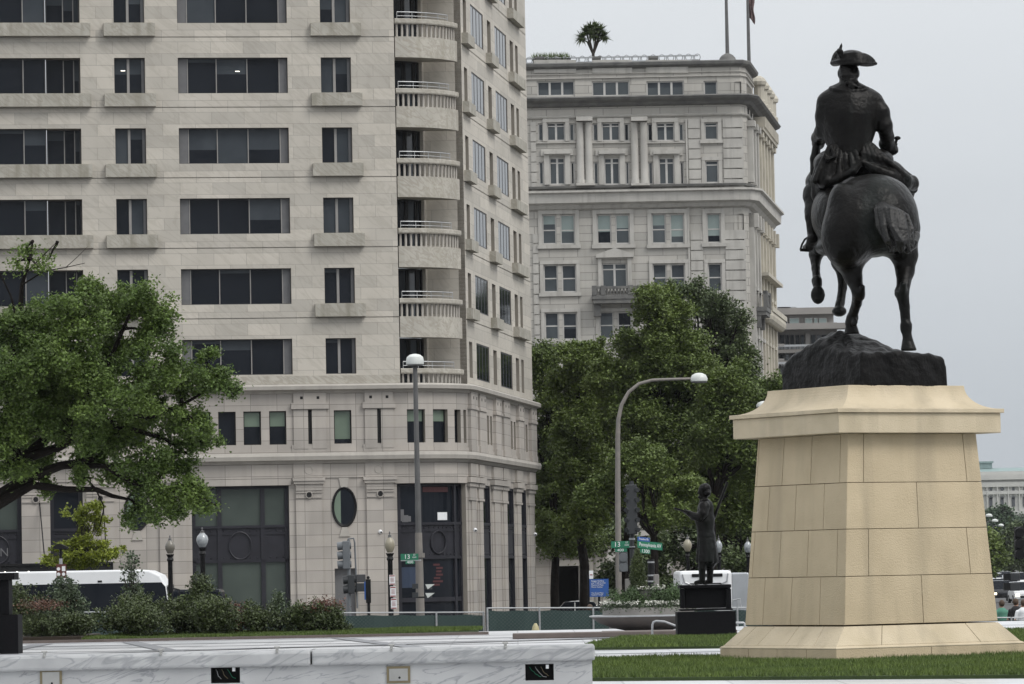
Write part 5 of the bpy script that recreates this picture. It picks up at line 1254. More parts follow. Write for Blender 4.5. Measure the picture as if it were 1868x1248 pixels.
# ================================================================ LOW MARBLE WALL IN FRONT
YW = 45.0; wa = at(0, 1190, YW); wb = at(1085, 1183, YW)
WH = (wa.z+wb.z)/2; wx0 = -7.2; wx1 = wb.x; mwall = thing('marble_wall', 'long low white veined marble wall with coping and small electrical recesses in the foreground', 'wall', (0, YW, 0))
def wxp(x, y): return at(x, y, YW)
capb = wxp(500, 1216).z; 
boxes = [(72, 112, 1222, 1262, 1), (384, 437, 1217, 1247, 0), (705, 748, 1216, 1247, 1), (958, 1010, 1212, 1242, 0)]
hl = [(wxp(a, c).x, wxp(b, c).x, wxp(a, d).z, wxp(a, c).z) for a, b, c, d, k in boxes]
mb = MB(); xs_ = sorted(set([wx0, wx1-.03]+[h[i] for h in hl for i in (0, 1)])); zs_ = sorted(set([-.05, capb]+[h[i] for h in hl for i in (2, 3)]))
for i in range(len(xs_)-1):
    for j in range(len(zs_)-1):
        a, b, c, d = xs_[i], xs_[i+1], zs_[j], zs_[j+1]
        if any(h[0] < (a+b)/2 < h[1] and h[2] < (c+d)/2 < h[3] for h in hl): continue
        mb.quad((a, .05, c), (b, .05, c), (b, .05, d), (a, .05, d))
mb.mat(1)
for a, b, c, d in hl:
    for q in (((a, .05, c), (a, .2, c), (a, .2, d), (a, .05, d)), ((b, .2, c), (b, .05, c), (b, .05, d), (b, .2, d)), ((a, .05, c), (b, .05, c), (b, .2, c), (a, .2, c)), ((a, .2, d), (b, .2, d), (b, .05, d), (a, .05, d)), ((a, .2, c), (b, .2, c), (b, .2, d), (a, .2, d))): mb.quad(*q)
mb.mat(0); X = wx1-.03
mb.quad((X, .05, -.05), (X, .6, -.05), (X, .6, capb), (X, .05, capb)); mb.quad((X, .6, -.05), (wx0, .6, -.05), (wx0, .6, capb), (X, .6, capb))
mb.build('wall_body', ['wmarble', 'shade'], mwall)
for x in (wxp(184, 1230).x, wxp(1050, 1230).x):
    pass
r = .035
for a, b in ((wx0, wxp(566, 1200).x), (wxp(569, 1200).x, wx1)):
    m = MB(); pr = [(.62, capb), (.02, capb), (0, capb+.01), (0, WH-r), (r*.3, WH-r*.3), (r, WH), (.62-r, WH), (.62, WH-r)]
    m.prism([(0, 0)]*0 or [(y, z) for y, z in pr], 0, b-a, Matrix(((0, 1, 0, a), (1, 0, 0, 0), (0, 0, 1, 0), (0, 0, 0, 1)))); o = m.build('coping', 'wmarble_cap', mwall, bevel=.02)
for k, (h, bx) in enumerate(zip(hl, boxes)):
    if bx[4]:
        m = MB(); a, b, c, d = h; m.box(a, b, .035, .06, c, d); m.mat(1); m.box(a+.025, b-.025, .028, .036, c+.025, d-.025); m.mat(2); m.tube([((a+b)/2+.01, .03, (c+d)/2-.03), ((a+b)/2+.01, .024, (c+d)/2-.03)], .012, 8); m.build('cover_plate', ['brass', 'steel', 'black'], mwall)
    else:
        m = MB(); a, b, c, d = h
        for i in range(3):
            x = a+(b-a)*(.15+.2*i); m.mat((i+k) % 3); m.tube(curve_pts((x, .15, d-.03), (x+random.uniform(.05, .12), .1, c+random.uniform(.02, .05)), 6, -.15, .1), .004, 5)
        m.mat(3); m.box(b-.08, b-.05, .08, .12, d-.05, d-.01); m.build('loose_wiring', ['sign_green', 'galv', 'brass', 'white'], mwall)
for x in (80, 293, 505, 714, 922):
    p = wxp(x, 1188); m = MB(); m.box(p.x-.015, p.x+.015, .03, .06, WH+.001, WH+.035); m.tube([(p.x-.03, .045, WH+.035), (p.x+.03, .045, WH+.035)], .012, 6); m.tube([(p.x, .045, WH-.0), (p.x, -.008, WH-.015)], .014, 6); m.build('deterrent_stud', 'steel', mwall)
# black granite block at the left edge
b = ground_at(10, 1186); b.x = at(15, 1180, 98).x; b.y = 98
bk = thing('black_block', 'tall black granite block with a flared cap cut off by the left edge', 'monument', (b.x, 98, 0)); m = MB()
zt_ = at(10, 1045, 98).z; z1_ = at(10, 1058, 98).z; z2_ = at(10, 1122, 98).z
xr = lambda x, y: at(x, y, 98).x-b.x
m.box(xr(-30, 1150), xr(33, 1150), 0, .9, 0, z2_); m.build('base', 'granite_black', bk, bevel=.01); m = MB(); m.box(xr(-30, 1100), xr(15.5, 1100), .1, .8, z2_, z1_); m.build('shaft', 'granite_black', bk, bevel=.01)
m = MB(); m.box(xr(-30, 1050), xr(26, 1050), 0, .9, z1_, zt_); m.build('cap', 'granite_black', bk, bevel=.01)

# ================================================================ FENCES
def fence(lab, xa, xb, yt, Y, Y2=None, posts=(), name='construction_fence', zb=GZ):
    A = at(xa, yt, Y); B = at(xb, yt-(xb-xa)*PH*.2, Y2 or Y); t = thing(name, lab, 'fence', (A.x, A.y, zb), 0, 'green screened construction fences')
    D = Vector((B.x-A.x, B.y-A.y, 0)); L = D.length; d = D.normalized(); n = Vector((-d.y, d.x, 0)); za = A.z-zb; zbb = B.z-zb
    m = MB(); N_ = max(8, int(L/.25)); top = []; 
    for i in range(N_+1):
        s_ = i/N_; top.append(d*L*s_+n*.03*math.sin(i*1.3)+Vector((0, 0, za+(zbb-za)*s_-.06-.03*abs(math.sin(i*.9)))))
    v = top+[Vector((p.x, p.y, .1)) for p in top]; k = N_+1
    m.add(v, [(i, i+1, i+1+k, i+k) for i in range(N_)]); m.build('screen', 'net', t)
    # chain-link wires in front of the screen
    w_ = MB(); st = .11; i = -za
    while i < L:
        for sg in (1, -1):
            a0, a1 = (i, i+za) if sg == 1 else (i+za, i)
            lo, hi = max(0, min(a0, a1)), min(L, max(a0, a1))
            if hi-lo < .05: continue
            def zz(x_): return .1+(x_-a0)/(a1-a0)*(za-.15)
            p = d*lo-n*.05; q = d*hi-n*.05; w_.tube([(p.x, p.y, zz(lo)), (q.x, q.y, zz(hi))], .0016, 3, False)
        i += st
    w_.build('chain_link', 'frame_grey', t)
    m = MB(); m.tube([(0, 0, za), (d.x*L, d.y*L, zbb)], .022, 6); m.build('top_rail', 'galv', t)
    for px in posts:
        s_ = (at(px, yt, Y).x-A.x)/D.x; p = d*L*s_; m = MB(); m.tube([(p.x, p.y, 0), (p.x, p.y, za+(zbb-za)*s_+.02)], .03, 6); m.build('post', 'galv', t)
    return t
fence('green screened chain-link fence between the rose bush and the tall post', 615, 884, 1118, 124, None, (617, 796, 882))
fence('green screened chain-link fence between the tall post and the bowl planter', 888, 1110, 1109.5, 123.5, None, (889, 984, 1082))
fence('green screened chain-link fence glimpsed among the shrubs at the left', 120, 560, 1117, 125, None, (160, 500))
fence('dark green fence behind the small statue', 1225, 1400, 1109, 125, None, (1345,))
fence('dark screened fence at the right edge beyond the big pedestal', 1800, 1900, 1127, 128, None, (1845,))

# ================================================================ LAMPS, SIGNALS, SIGNS
def ppx(x, y, Y, base): p = at(x, y, Y); return Vector((p.x-base.x, p.y-base.y, p.z-base.z))
def base_at(x, Y): p = at(x, 1115, Y); return Vector((p.x, p.y, GZ))
# tall pole lamp in front of the curved corner
Y = 150; b = base_at(767, Y); t = thing('street_lamp', 'tall weathered pole street lamp with a rounded head before the balcony corner', 'street lamp', b, 0)
H = ppx(757, 660, Y, b); m = MB(); m.tube([(0, 0, 0), (0, 0, 1.2), (H.x*.5, 0, H.z*.45)], [.16, .155, .12], 12); m.mat(1); m.tube([(H.x*.5, 0, H.z*.45), (H.x, 0, H.z)], [.1, .075], 12); m.build('pole', ['pole', 'pole_grey'], t, smooth=True)
m = MB(); m.tube([(H.x*.25, 0, H.z*.37), (H.x*.25, 0, H.z*.385)], .19, 12); m.tube([(H.x*.1, 0, H.z*.15), (H.x*.1, 0, H.z*.16)], .2, 12); m.build('band', 'pole', t)
m = MB(); m.lathe((H.x, 0, H.z-.12), [(.26, 0), (.30, .03), (.31, .14), (.28, .28), (.18, .36), (.05, .39)], 18, 1.0, 1.25); m.mat(1); m.lathe((H.x, 0, H.z-.14), [(.27, 0), (.27, .03)], 18, 1, 1.2); m.build('lamp_head', ['lamp_head', 'pole_grey'], t, smooth=True)
# gooseneck lamp
Y = 165; b = base_at(1128, Y); t = thing('street_lamp', 'tall curved-arm street lamp reaching right over the trees', 'street lamp', b, 0)
pts = [(1128, 1110), (1127, 900), (1127, 800), (1128, 765), (1134, 738), (1147, 715), (1166, 700), (1190, 693.5), (1225, 692), (1262, 691)]
q = [ppx(x, y, Y, b) for x, y in pts]; q[0].z = 0; m = MB(); m.tube(q, [.13, .11, .095, .085, .075, .07, .065, .06, .055, .05], 10); m.build('pole', 'pole', t, smooth=True)
h = ppx(1275, 689, Y, b); m = MB(); m.lathe(h-Vector((0, 0, .17)), [(.25, 0), (.30, .04), (.31, .14), (.25, .27), (.12, .34), (.02, .35)], 16, 1.05, .9); m.mat(1); m.lathe(h-Vector((0, 0, .2)), [(.28, 0), (.30, .04)], 16, 1.05, .9); m.build('lamp_head', ['lamp_head', 'pole_grey'], t, smooth=True)
# second lamp head half behind the pedestal cap
Y = 230; b = base_at(1420, Y); t = thing('street_lamp', 'street lamp head just clearing the left end of the pedestal cap', 'street lamp', b, 0); h = ppx(1392, 737, Y, b); m = MB(); m.tube([(0, 0, 0), (0, 0, h.z-1.2), (-.25, 0, h.z-.3), (h.x+.2, 0, h.z)], [.13, .09, .08, .06], 8); m.build('pole', 'pole', t); m = MB(); m.lathe(h-Vector((0, 0, .2)), [(.28, 0), (.33, .05), (.33, .15), (.25, .27), (.05, .35)], 12, 1.1, .9); m.build('lamp_head', 'lamp_head', t, smooth=True)
def globe_lamp(lab, x, ytop, yb, Y, wpx, gm, grp='twin-urn globe lamps', pm='black'):
    b = base_at(x, Y); s = Y/8000; t = thing('globe_lamp', lab, 'street lamp', b, 0, 'acorn globe street lamps'); z1 = ppx(x, yb, Y, b).z; z2 = ppx(x, ytop, Y, b).z; px = ppx(x, (yb+ytop)/2, Y, b).x
    h = z2-z1; r = wpx*s/2; m = MB(); m.lathe((px, 0, 0), [(.24, 0), (.24, .35), (.15, .5), (.12, .9), (.085, 1.0), (.075, z1-.25), (.11, z1-.2), (.08, z1-.12), (.13, z1-.02)], 12); m.build('pole', pm, t, smooth=True)
    m = MB(); m.lathe((px, 0, z1), [(r*.5, 0), (r*.72, h*.1), (r*.95, h*.25), (r, h*.4), (r*.85, h*.55), (r*.5, h*.66), (r*.42, h*.7)], 16); m.build('globe', gm, t, smooth=True)
    m = MB(); m.lathe((px, 0, z1+h*.7), [(r*.45, 0), (r*.3, h*.05), (r*.34, h*.1), (r*.12, h*.14), (r*.1, h*.2), (r*.16, h*.24), (.005, h*.3)], 10); m.build('finial', 'pole_grey', t, smooth=True)
    return t
globe_lamp('dull dark-globed acorn lamp before the pale pilaster', 310, 976, 1010, 138, 18, 'globe_dark')
globe_lamp('clear glass globed acorn lamp before the dark shopfront', 369, 962, 998, 132, 22, 'globe_clear')
gl = globe_lamp('tan frosted acorn lamp carrying a stack of parking signs', 711, 969, 1008, 132, 19, 'globe_tan')
globe_lamp('dim acorn lamp left of the small standing statue', 1254, 975, 1006, 190, 16, 'globe_tan')
globe_lamp('bright acorn lamp right behind the small standing statue', 1311, 977, 1008, 190, 13, 'globe_clear')
globe_lamp('acorn lamp touching the left edge of the big pedestal', 1364, 980, 1008, 195, 14, 'globe_clear')
# parking signs on the tan lamp
b = Vector(gl.location)
for i, (y0, y1) in enumerate(((1049, 1067), (1070, 1089), (1092, 1111))):
    p = ppx(710+i*1.5, y0, 131.7, b); q = ppx(721+i*1.5, y1, 131.7, b); m = MB(); m.box(p.x, q.x, p.y-.01, p.y+.01, q.z, p.z)
    m.mat(1); w_ = q.x-p.x; hh = p.z-q.z
    for f in (.04, .86): m.box(p.x+.01, q.x-.01, p.y-.016, p.y-.011, q.z+hh*f, q.z+hh*(f+.09))
    for f in (.3, .42, .54, .66): m.box(p.x+w_*.2, q.x-w_*.2, p.y-.016, p.y-.011, q.z+hh*f, q.z+hh*(f+.035))
    m.build('parking_sign', ['white', 'red'], gl)
def signal_head(t, x, y0, y1, Y, wpx, b, mt='sig', n=3, face=-1, name='signal_head', depth=.3):
    """housing with n hooded lights; face: -1 hoods to the left, 1 to the right, 0 towards the viewer"""
    s = Y/8000; c = ppx(x, (y0+y1)/2, Y, b); hh = (y1-y0)*s; m = MB(); w_ = wpx*s
    m.box(c.x-w_*.3, c.x+w_*.3, c.y-.14, c.y+.14, c.z-hh/2, c.z+hh/2); o = m.build(name, mt, t, bevel=.02)
    for i in range(n):
        z = c.z+hh/2-hh*(i+.5)/n; v = MB()
        if face: v.tube([(c.x+face*w_*.25, c.y, z), (c.x+face*w_*.75, c.y, z-.02)], hh/n*.44, 12); v.tube([(c.x-face*w_*.25, c.y, z), (c.x-face*w_*.4, c.y, z)], hh/n*.36, 10)
        else: v.tube([(c.x, c.y-.12, z), (c.x, c.y-.34, z-.02)], hh/n*.44, 14)
        v.build('visor', mt, o, smooth=True)
    return o
# left signal cluster by the grey door
Y = 134; b = base_at(636, Y); t = thing('traffic_signal', 'traffic signal on a thin post before the grey door, with pedestrian heads below', 'traffic signal', b, 0)
m = MB(); a = ppx(636, 985, Y, b); m.tube([(0, 0, 0), (a.x, 0, a.z)], [.07, .05], 8); q = [ppx(x, y, Y, b) for x, y in ((632, 992), (636, 983), (645, 982), (647, 990), (650, 1060), (652, 1110))]; m.tube(q, .03, 6); m.build('pole', 'sig_grey', t)
signal_head(t, 632, 987, 1038, Y, 22, b, 'sig_grey', 3, -1)
signal_head(t, 641, 1049, 1083, Y, 20, b, 'sig', 2, -1, 'pedestrian_signal')
for (x0, x1, y0, y1, mm) in ((650, 667, 1048, 1062, 'frame'), (650, 668, 1064, 1079, 'sig')):
    m = MB(); p, q = ppx(x0, y0, Y, b), ppx(x1, y1, Y, b); m.box(p.x, q.x, -.12, .12, q.z, p.z); m.build('signal_box', mm, t, bevel=.02)
Y = 133; b = base_at(673, Y); t = thing('dark_post', 'short black capped post with a blue side panel beside the signal cluster', 'post', b); m = MB(); z_ = ppx(671, 1052, Y, b).z; z3 = ppx(671, 1100, Y, b).z; x_ = ppx(672, 1075, Y, b).x
m.tube([(0, 0, 0), (0, 0, z3)], .045, 8); m.box(x_-.075, x_+.075, -.07, .07, z3, z_-.08); m.ball((x_, 0, z_-.03), .05, 6); m.build('post', 'black', t); m = MB(); m.box(x_-.12, x_-.08, -.09, .09, z3+.1, z_-.15); m.build('side_panel', 'sign_blue', t)
# street-name sign 13 ST NW by the tall lamp
def plate(t, b, x0, x1, y0, y1, Y, mt, name='sign_plate', ang=0):
    p, q = ppx(x0, y1, Y, b), ppx(x1, y0, Y, b); m = MB(); m.box(0, (q.x-p.x)/math.cos(ang), -.012, .012, 0, q.z-p.z); o = m.build(name, mt, t, (p.x, p.y, p.z), ang); return o, (q.x-p.x)/math.cos(ang), q.z-p.z
Y = 148.5; b = base_at(766, Y)
t = thing('street_name_sign', 'green street name sign reading 13 ST NW 400 fixed to the tall lamp pole', 'street sign', b)
o, w_, h_ = plate(t, b, 731, 763, 1010, 1022, Y, 'sign_green'); S_ = 8000/Y
text('sign_text', '13', h_*1.0, 'white', o, (w_*.36, -.016, h_*.5), (R(90), 0, 0)); text('sign_text', 'ST\nNW', h_*.36, 'white', o, (w_*.78, -.016, h_*.58), (R(90), 0, 0))
o, w_, h_ = plate(t, b, 740, 756, 1022.5, 1029, Y, 'sign_green'); text('sign_text', '400', h_*1.05, 'white', o, (w_*.5, -.016, h_*.5), (R(90), 0, 0), sx=1.2)
m = MB(); p = ppx(766, 1022, Y, b); m.tube([(p.x, .9, p.z), (p.x, -.02, p.z)], .03, 6); m.box(ppx(731, 1022, Y, b).x, p.x, -.01, .03, p.z-.02, p.z+.02); m.build('bracket', 'galv', t)
# dark pedestrian signal heads hanging by the lamp foot
t = thing('pedestrian_signal', 'dark pedestrian signal heads with angled hoods either side of the tall lamp foot', 'traffic signal', b)
for x0, x1, y0 in ((752, 763, 1065), (752, 763, 1081), (776, 788, 1066), (776, 788, 1082)):
    p, q = ppx(x0, y0, Y-.3, b), ppx(x1, y0+9, Y-.3, b); m = MB(); m.prism([(p.x, q.z), (q.x, q.z), (q.x, p.z), (p.x, p.z+.0)], p.y-.15, p.y+.15); o = m.build('signal_head', 'sig', t)
    m = MB(); 
    if x0 > 760: m.prism([(p.x, p.z), (q.x+.1, p.z-.0), (p.x+.08, q.z)], p.y-.17, p.y-.155)
    else: m.box(p.x, p.x+.03, p.y-.16, p.y-.152, q.z, p.z)
    m.build('hood', 'lamp_head' if x0 > 760 else 'sig', o)
m = MB(); m.tube([(ppx(756, 1090, Y, b).x, .2, ppx(756, 1090, Y, b).z), (ppx(784, 1090, Y, b).x, .2, ppx(756, 1090, Y, b).z)], .03, 6); m.build('bracket', 'black', t)
# signal cluster with street names in front of the trees
Y = 140; b = base_at(1152, Y); t = thing('traffic_signal', 'tall dark back-to-front traffic signal with a hooded column head above the street name signs', 'traffic signal', b)
m = MB(); m.tube([(0, 0, 0), ppx(1152, 878, Y, b)], [.085, .07], 10); m.build('pole', 'sig', t, smooth=True)
for y in (985, 1000): m = MB(); p = ppx(1153, y, Y, b); m.tube([p, p+Vector((0, 0, .06))], .1, 10); m.build('band', 'galv', t)
m = MB(); p, q = ppx(1144, 975, Y-.2, b), ppx(1161, 884, Y-.2, b); m.box(p.x, q.x, p.y-.1, p.y+.1, p.z, q.z); o = m.build('signal_head', 'sig', t, bevel=.02)
for i in range(5):
    z = q.z-(q.z-p.z)*(i+.5)/5
    for sg in (-1, 1): m = MB(); xx = p.x if sg < 0 else q.x; m.tube([(xx-sg*.02, p.y-.05, z), (xx+sg*.03, p.y-.14, z-.02)], .08, 8); m.build('visor', 'sig', o, smooth=True)
signal_head(t, 1137, 1007, 1043, Y-.4, 26, b, 'sig_grey', 2, 0, 'side_signal')
t2 = thing('street_name_sign', 'green street name sign reading 13 ST NW 400 left of the dark signal column', 'street sign', b+Vector((0, -.6, 0))); b2 = Vector(t2.location)
o, w_, h_ = plate(t2, b2, 1115, 1148, 987, 1000, Y-.6, 'sign_green'); text('sign_text', '13', h_*1.0, 'white', o, (w_*.33, -.016, h_*.5), (R(90), 0, 0)); text('sign_text', 'ST\nNW', h_*.36, 'white', o, (w_*.86, -.016, h_*.58), (R(90), 0, 0))
o, w_, h_ = plate(t2, b2, 1122, 1144, 1000.5, 1007, Y-.6, 'sign_green'); text('sign_text', '400', h_*1.1, 'white', o, (w_*.45, -.016, h_*.5), (R(90), 0, 0), sx=1.2)
m = MB(); m.tube([ppx(1118, 1000, Y-.55, b2), ppx(1152, 1000, Y-.55, b2)], .025, 5); m.build('bracket', 'black', t2)
t3 = thing('street_name_sign', 'angled green street name sign reading Pennsylvania AV NW 1300 with a small blue plate above', 'street sign', b+Vector((0, -.9, 0))); b3 = Vector(t3.location)
p = ppx(1160, 1004, Y-.9, b3); AN = R(28); LN = .86
def slanted(x0, y0, L, h, mt, s, size, sx=1):
    p = ppx(x0, y0, Y-.9, b3); m = MB(); m.prism([(0, 0), (L, -L*.105), (L, h-L*.105), (0, h)], -.012, .012); o = m.build('sign_plate', mt, t3, p, AN)
    text('sign_text', s, size, 'white', o, (L/2, -.016, h/2-L*.052), (R(90), R(6.0), 0), sx=sx); return o
slanted(1163, 999.5, .90, .235, 'sign_green', 'Pennsylvania AV', .17, .72); slanted(1168, 1009, .36, .14, 'sign_green', '1300', .15); slanted(1163, 986.5, .44, .13, 'sign_blue', 'Freedom Plz', .095, .72)
m = MB(); m.tube([ppx(1153, 1000, Y-.7, b3), ppx(1164, 1000, Y-.88, b3)], .03, 5); m.build('bracket', 'black', t3)
# black bollard-like banded post further right
Y = 145; b = base_at(1190, Y); t = thing('banded_post', 'black post with silver bands behind the planter', 'post', b); m = MB(); z_ = ppx(1187, 1020, Y, b).z; x_ = ppx(1188, 1050, Y, b).x; m.tube([(x_, 0, 0), (x_, 0, z_)], .11, 12); m.build('post', 'black', t, smooth=True)
for y in (1027, 1051, 1062): z = ppx(1188, y, Y, b).z; m = MB(); m.tube([(x_, 0, z), (x_, 0, z+.05)], .118, 12); m.build('band', 'galv', t)
# blue information sign
Y = 135; b = base_at(1093, Y); t = thing('information_sign', 'blue information sign with white lines of text and a small white sign above', 'sign', b)
o, w_, h_ = plate(t, b, 1076, 1110, 1056, 1089, Y, 'sign_blue')
text('sign_text', 'Reagan Building\nand Trade Center\nMemorial Plaza\nMetro Center', .062, 'white', o, (.05, -.016, h_*.72), (R(90), 0, 0), align='LEFT'); text('sign_text', 'The Grand Plaza\nFederal Triangle', .055, 'white', o, (.05, -.016, h_*.16), (R(90), 0, 0), align='LEFT')
m = MB(); p = ppx(1093, 1089, Y, b); m.box(p.x-.04, p.x+.04, .02, .1, 0, p.z+.1); m.box(p.x-.35, p.x-.29, .02, .1, 0, p.z+.7); m.build('post', 'black', t)
m = MB(); p, q = ppx(1075, 1056, Y, b), ppx(1082, 1041, Y, b); m.box(p.x, q.x, .0, .02, p.z, q.z); m.mat(1); m.box(p.x+.02, q.x-.02, -.008, -.002, (p.z+q.z)/2-.02, (p.z+q.z)/2+.01); m.build('small_sign', ['white', 'red'], t)
# maroon sign post by the coach
Y = 140; b = base_at(112, Y); t = thing('parking_sign_post', 'maroon and white no-parking sign post with a dark cap in front of the coach roof', 'sign', b)
m = MB(); z_ = ppx(110, 998, Y, b).z; x_ = ppx(111, 1030, Y, b).x; m.tube([(x_, 0, 0), (x_, 0, z_)], .045, 8); m.mat(1); m.tube([(x_, 0, ppx(110, 1030, Y, b).z), (x_, 0, ppx(110, 1019, Y, b).z)], .055, 8); m.build('post', ['black', 'galv'], t)
m = MB(); m.prism([(x_-.24, z_), (x_-.1, z_+.1), (x_+.02, z_+.1), (x_+.26, z_-.02), (x_+.2, z_-.08), (x_-.22, z_-.06)], -.16, .16); m.build('cap', 'black', t)
o, w_, h_ = plate(t, b, 103, 121, 1029, 1055, Y-.1, 'maroon'); m = MB()
for x0, z0_ in ((.22, .66), (.22, .28), (.72, .28)): m.tube([(w_*x0, -.014, h_*z0_), (w_*x0, -.02, h_*z0_)], .055, 12)
m.box(w_*.56, w_*.9, -.02, -.013, h_*.5, h_*.85); m.build('sign_symbols', 'white', o)
# white handrail
Y = 104; a = ground_at(1190, 1163); t = thing('handrail', 'white bent pipe handrail beside the small statue pedestal', 'handrail', (a.x, Y, 0)); bb = Vector(t.location)
m = MB(); m.tube([ppx(x, y, Y, bb) for x, y in ((1190, 1165), (1190, 1140), (1192, 1135), (1197, 1133), (1212, 1134), (1236, 1143))], .026, 8); m.build('rail', 'galv', t, smooth=True)
m = MB(); m.tube([ppx(x, y, Y, bb) for x, y in ((1238, 1144), (1238, 1165))], .026, 8); m.build('leg', 'galv', t, smooth=True)
t = thing('handrail', 'white bent pipe handrail to the right of the small statue pedestal', 'handrail', (at(1340, 1150, Y).x, Y, 0)); bb = Vector(t.location)
m = MB(); m.tube([ppx(x, y, Y, bb) for x, y in ((1340, 1136), (1356, 1136), (1358, 1137), (1360, 1165))], .026, 8); m.build('rail', 'galv', t, smooth=True)
# hydrant glimpsed before the fence
hy = at(977, 1150, 121); t = thing('hydrant', 'small pale yellow hydrant before the green fence', 'hydrant', (hy.x, 121, GZ)); z_ = at(977, 1137, 121).z-GZ; m = MB(); m.lathe((0, 0, 0), [(.13, 0), (.13, .08), (.09, .12), (.085, z_-.28), (.11, z_-.26), (.11, z_-.2), (.08, z_-.08), (.03, z_)], 12); m.tube([(-.14, 0, z_-.4), (.14, 0, z_-.4)], .05, 8); m.build('body', 'yellow_h', t, smooth=True)

# ================================================================ BOWL PLANTER
YP2 = 112.0; b = at(1190, 1145, YP2); b.z = 0.0; t = thing('bowl_planter', 'wide shallow dark bowl planter with flowers and small evergreens beside the small statue', 'planter', b)
rim = ppx(1185, 1122, YP2, b).z; foot = ppx(1185, 1151, YP2, b).z; Rw = (at(1290, 1122, YP2).x-at(1075, 1122, YP2).x)/2; xc = ppx(1183, 1122, YP2, b).x
m = MB(); m.lathe((xc, 0, foot), [(.45, -.12), (.5, 0), (Rw*.62, (rim-foot)*.22), (Rw*.84, (rim-foot)*.55), (Rw*.97, (rim-foot)*.88), (Rw, rim-foot), (Rw*.97, rim-foot+.01), (Rw*.9, rim-foot-.05)], 40); m.build('bowl', 'bowl', t, smooth=True)
m = MB(); m.lathe((xc, 0, rim), [(Rw*1.005, -.025), (Rw*1.01, 0), (Rw*.97, .015)], 40); m.build('rim', 'galv', t, smooth=True)
r2 = Rw*.78; zt2 = ppx(1185, 1108, YP2, b).z
m = MB(); m.lathe((xc, 0, rim-.05), [(r2, 0), (r2, zt2-rim), (r2*.97, zt2-rim+.05), (r2*.9, zt2-rim+.06)], 32); m.lathe((xc, 0, zt2), [(.34, 0), (.30, .2), (.36, .42), (.44, .46)], 20); m.build('inner_tub', 'concrete', t, smooth=True)
pts = []; 
for i in range(2600):
    a = random.uniform(0, 2*math.pi); rr = r2*random.uniform(.75, 1.06); pts.append((xc+rr*math.cos(a), rr*math.sin(a), zt2+random.gauss(.06, .05)-max(0, rr/r2-1)*2))
V, Fq = leaf_mesh(np.array(pts), .06); npmesh('trailing_foliage', V, Fq, 'leaf_sg', t)
pts = []
for c in range(13):
    a = math.pi*(1.05+.9*c/12)+random.uniform(-.05, .05); cx_, cy_ = xc+r2*.93*math.cos(a), r2*.93*math.sin(a)
    if c % 3 == 2: continue
    for i in range(90): pts.append((cx_+random.gauss(0, .09), cy_+random.gauss(0, .06), zt2+.13+random.gauss(0, .03)))
for i in range(160): a = random.uniform(0, 6.28); pts.append((xc+.05+.38*math.cos(a), .38*math.sin(a), zt2+.50+random.gauss(0, .03)))
V, Fq = leaf_mesh(np.array(pts), .045); npmesh('flowers', V, Fq, 'flower', t)
for i, (x, y, hw, hh) in enumerate(((1145, 1092, 26, 12), (1222, 1088, 34, 14), (1190, 1095, 20, 8))):
    cc = ppx(x, y, YP2-.3, b); s = YP2/8000; n_ = 5200 if i < 2 else 2000; P = RNG.normal(size=(n_, 3))*np.array([hw*s*.55, .3, hh*s*.6]); P[:, 2] += .08*np.sin(P[:, 0]*11); V, Fq = leaf_mesh(P+np.array(cc), .05, .3); npmesh('spreading_juniper', V, Fq, 'juniper', t)
cc = ppx(1166, 1045, YP2, b); P = RNG.normal(size=(7000, 3)); P /= np.linalg.norm(P, axis=1)[:, None]; P *= RNG.uniform(.5, 1, (7000, 1)); hz = (P[:, 2]+1)/2; P *= np.array([.24, .24, .62]); P[:, :2] *= (1.15-.75*hz)[:, None]; P += RNG.normal(size=P.shape)*.025
V, Fq = leaf_mesh(P+np.array([xc-.25, 0, cc.z]), .05, .1); npmesh('upright_juniper', V, Fq, 'leaf_s', t); m = MB(); m.tube([(xc-.25, 0, zt2), (xc-.25, 0, cc.z)], .04, 6); m.build('stem', 'bark', t)
# two grey stone posts behind it
for lab, x0, x1, y0 in (('grey stone gate post left of the upright juniper', 1140, 1152, 1056), ('grey stone gate post right of the upright juniper', 1192, 1202, 1048)):
    bb = base_at((x0+x1)/2, 140); t = thing('stone_post', lab, 'post', bb, 0, 'grey stone posts'); m = MB(); p, q = ppx(x0, y0, 140, bb), ppx(x1, y0, 140, bb); m.box(p.x, q.x, -.12, .12, 0, p.z); m.build('post', 'concrete', t, bevel=.03)

# ================================================================ VEHICLES
def extr(poly, y0, y1, name, m_, par, inset=0, bevel=.04, smooth=False):
    mb = MB(); mb.prism(poly, y0, y1); return mb.build(name, m_, par, bevel=bevel)
def wheel(par, x, y, r, w=.24, rz=0):
    m = MB(); m.tube([(x, y-w/2, r), (x, y+w/2, r)], r, 20); o = m.build('wheel', 'tyre', par, smooth=True); m = MB(); m.tube([(x, y-w/2-.012, r), (x, y+w/2+.012, r)], r*.6, 14); m.build('rim', 'galv', o, smooth=True); return o
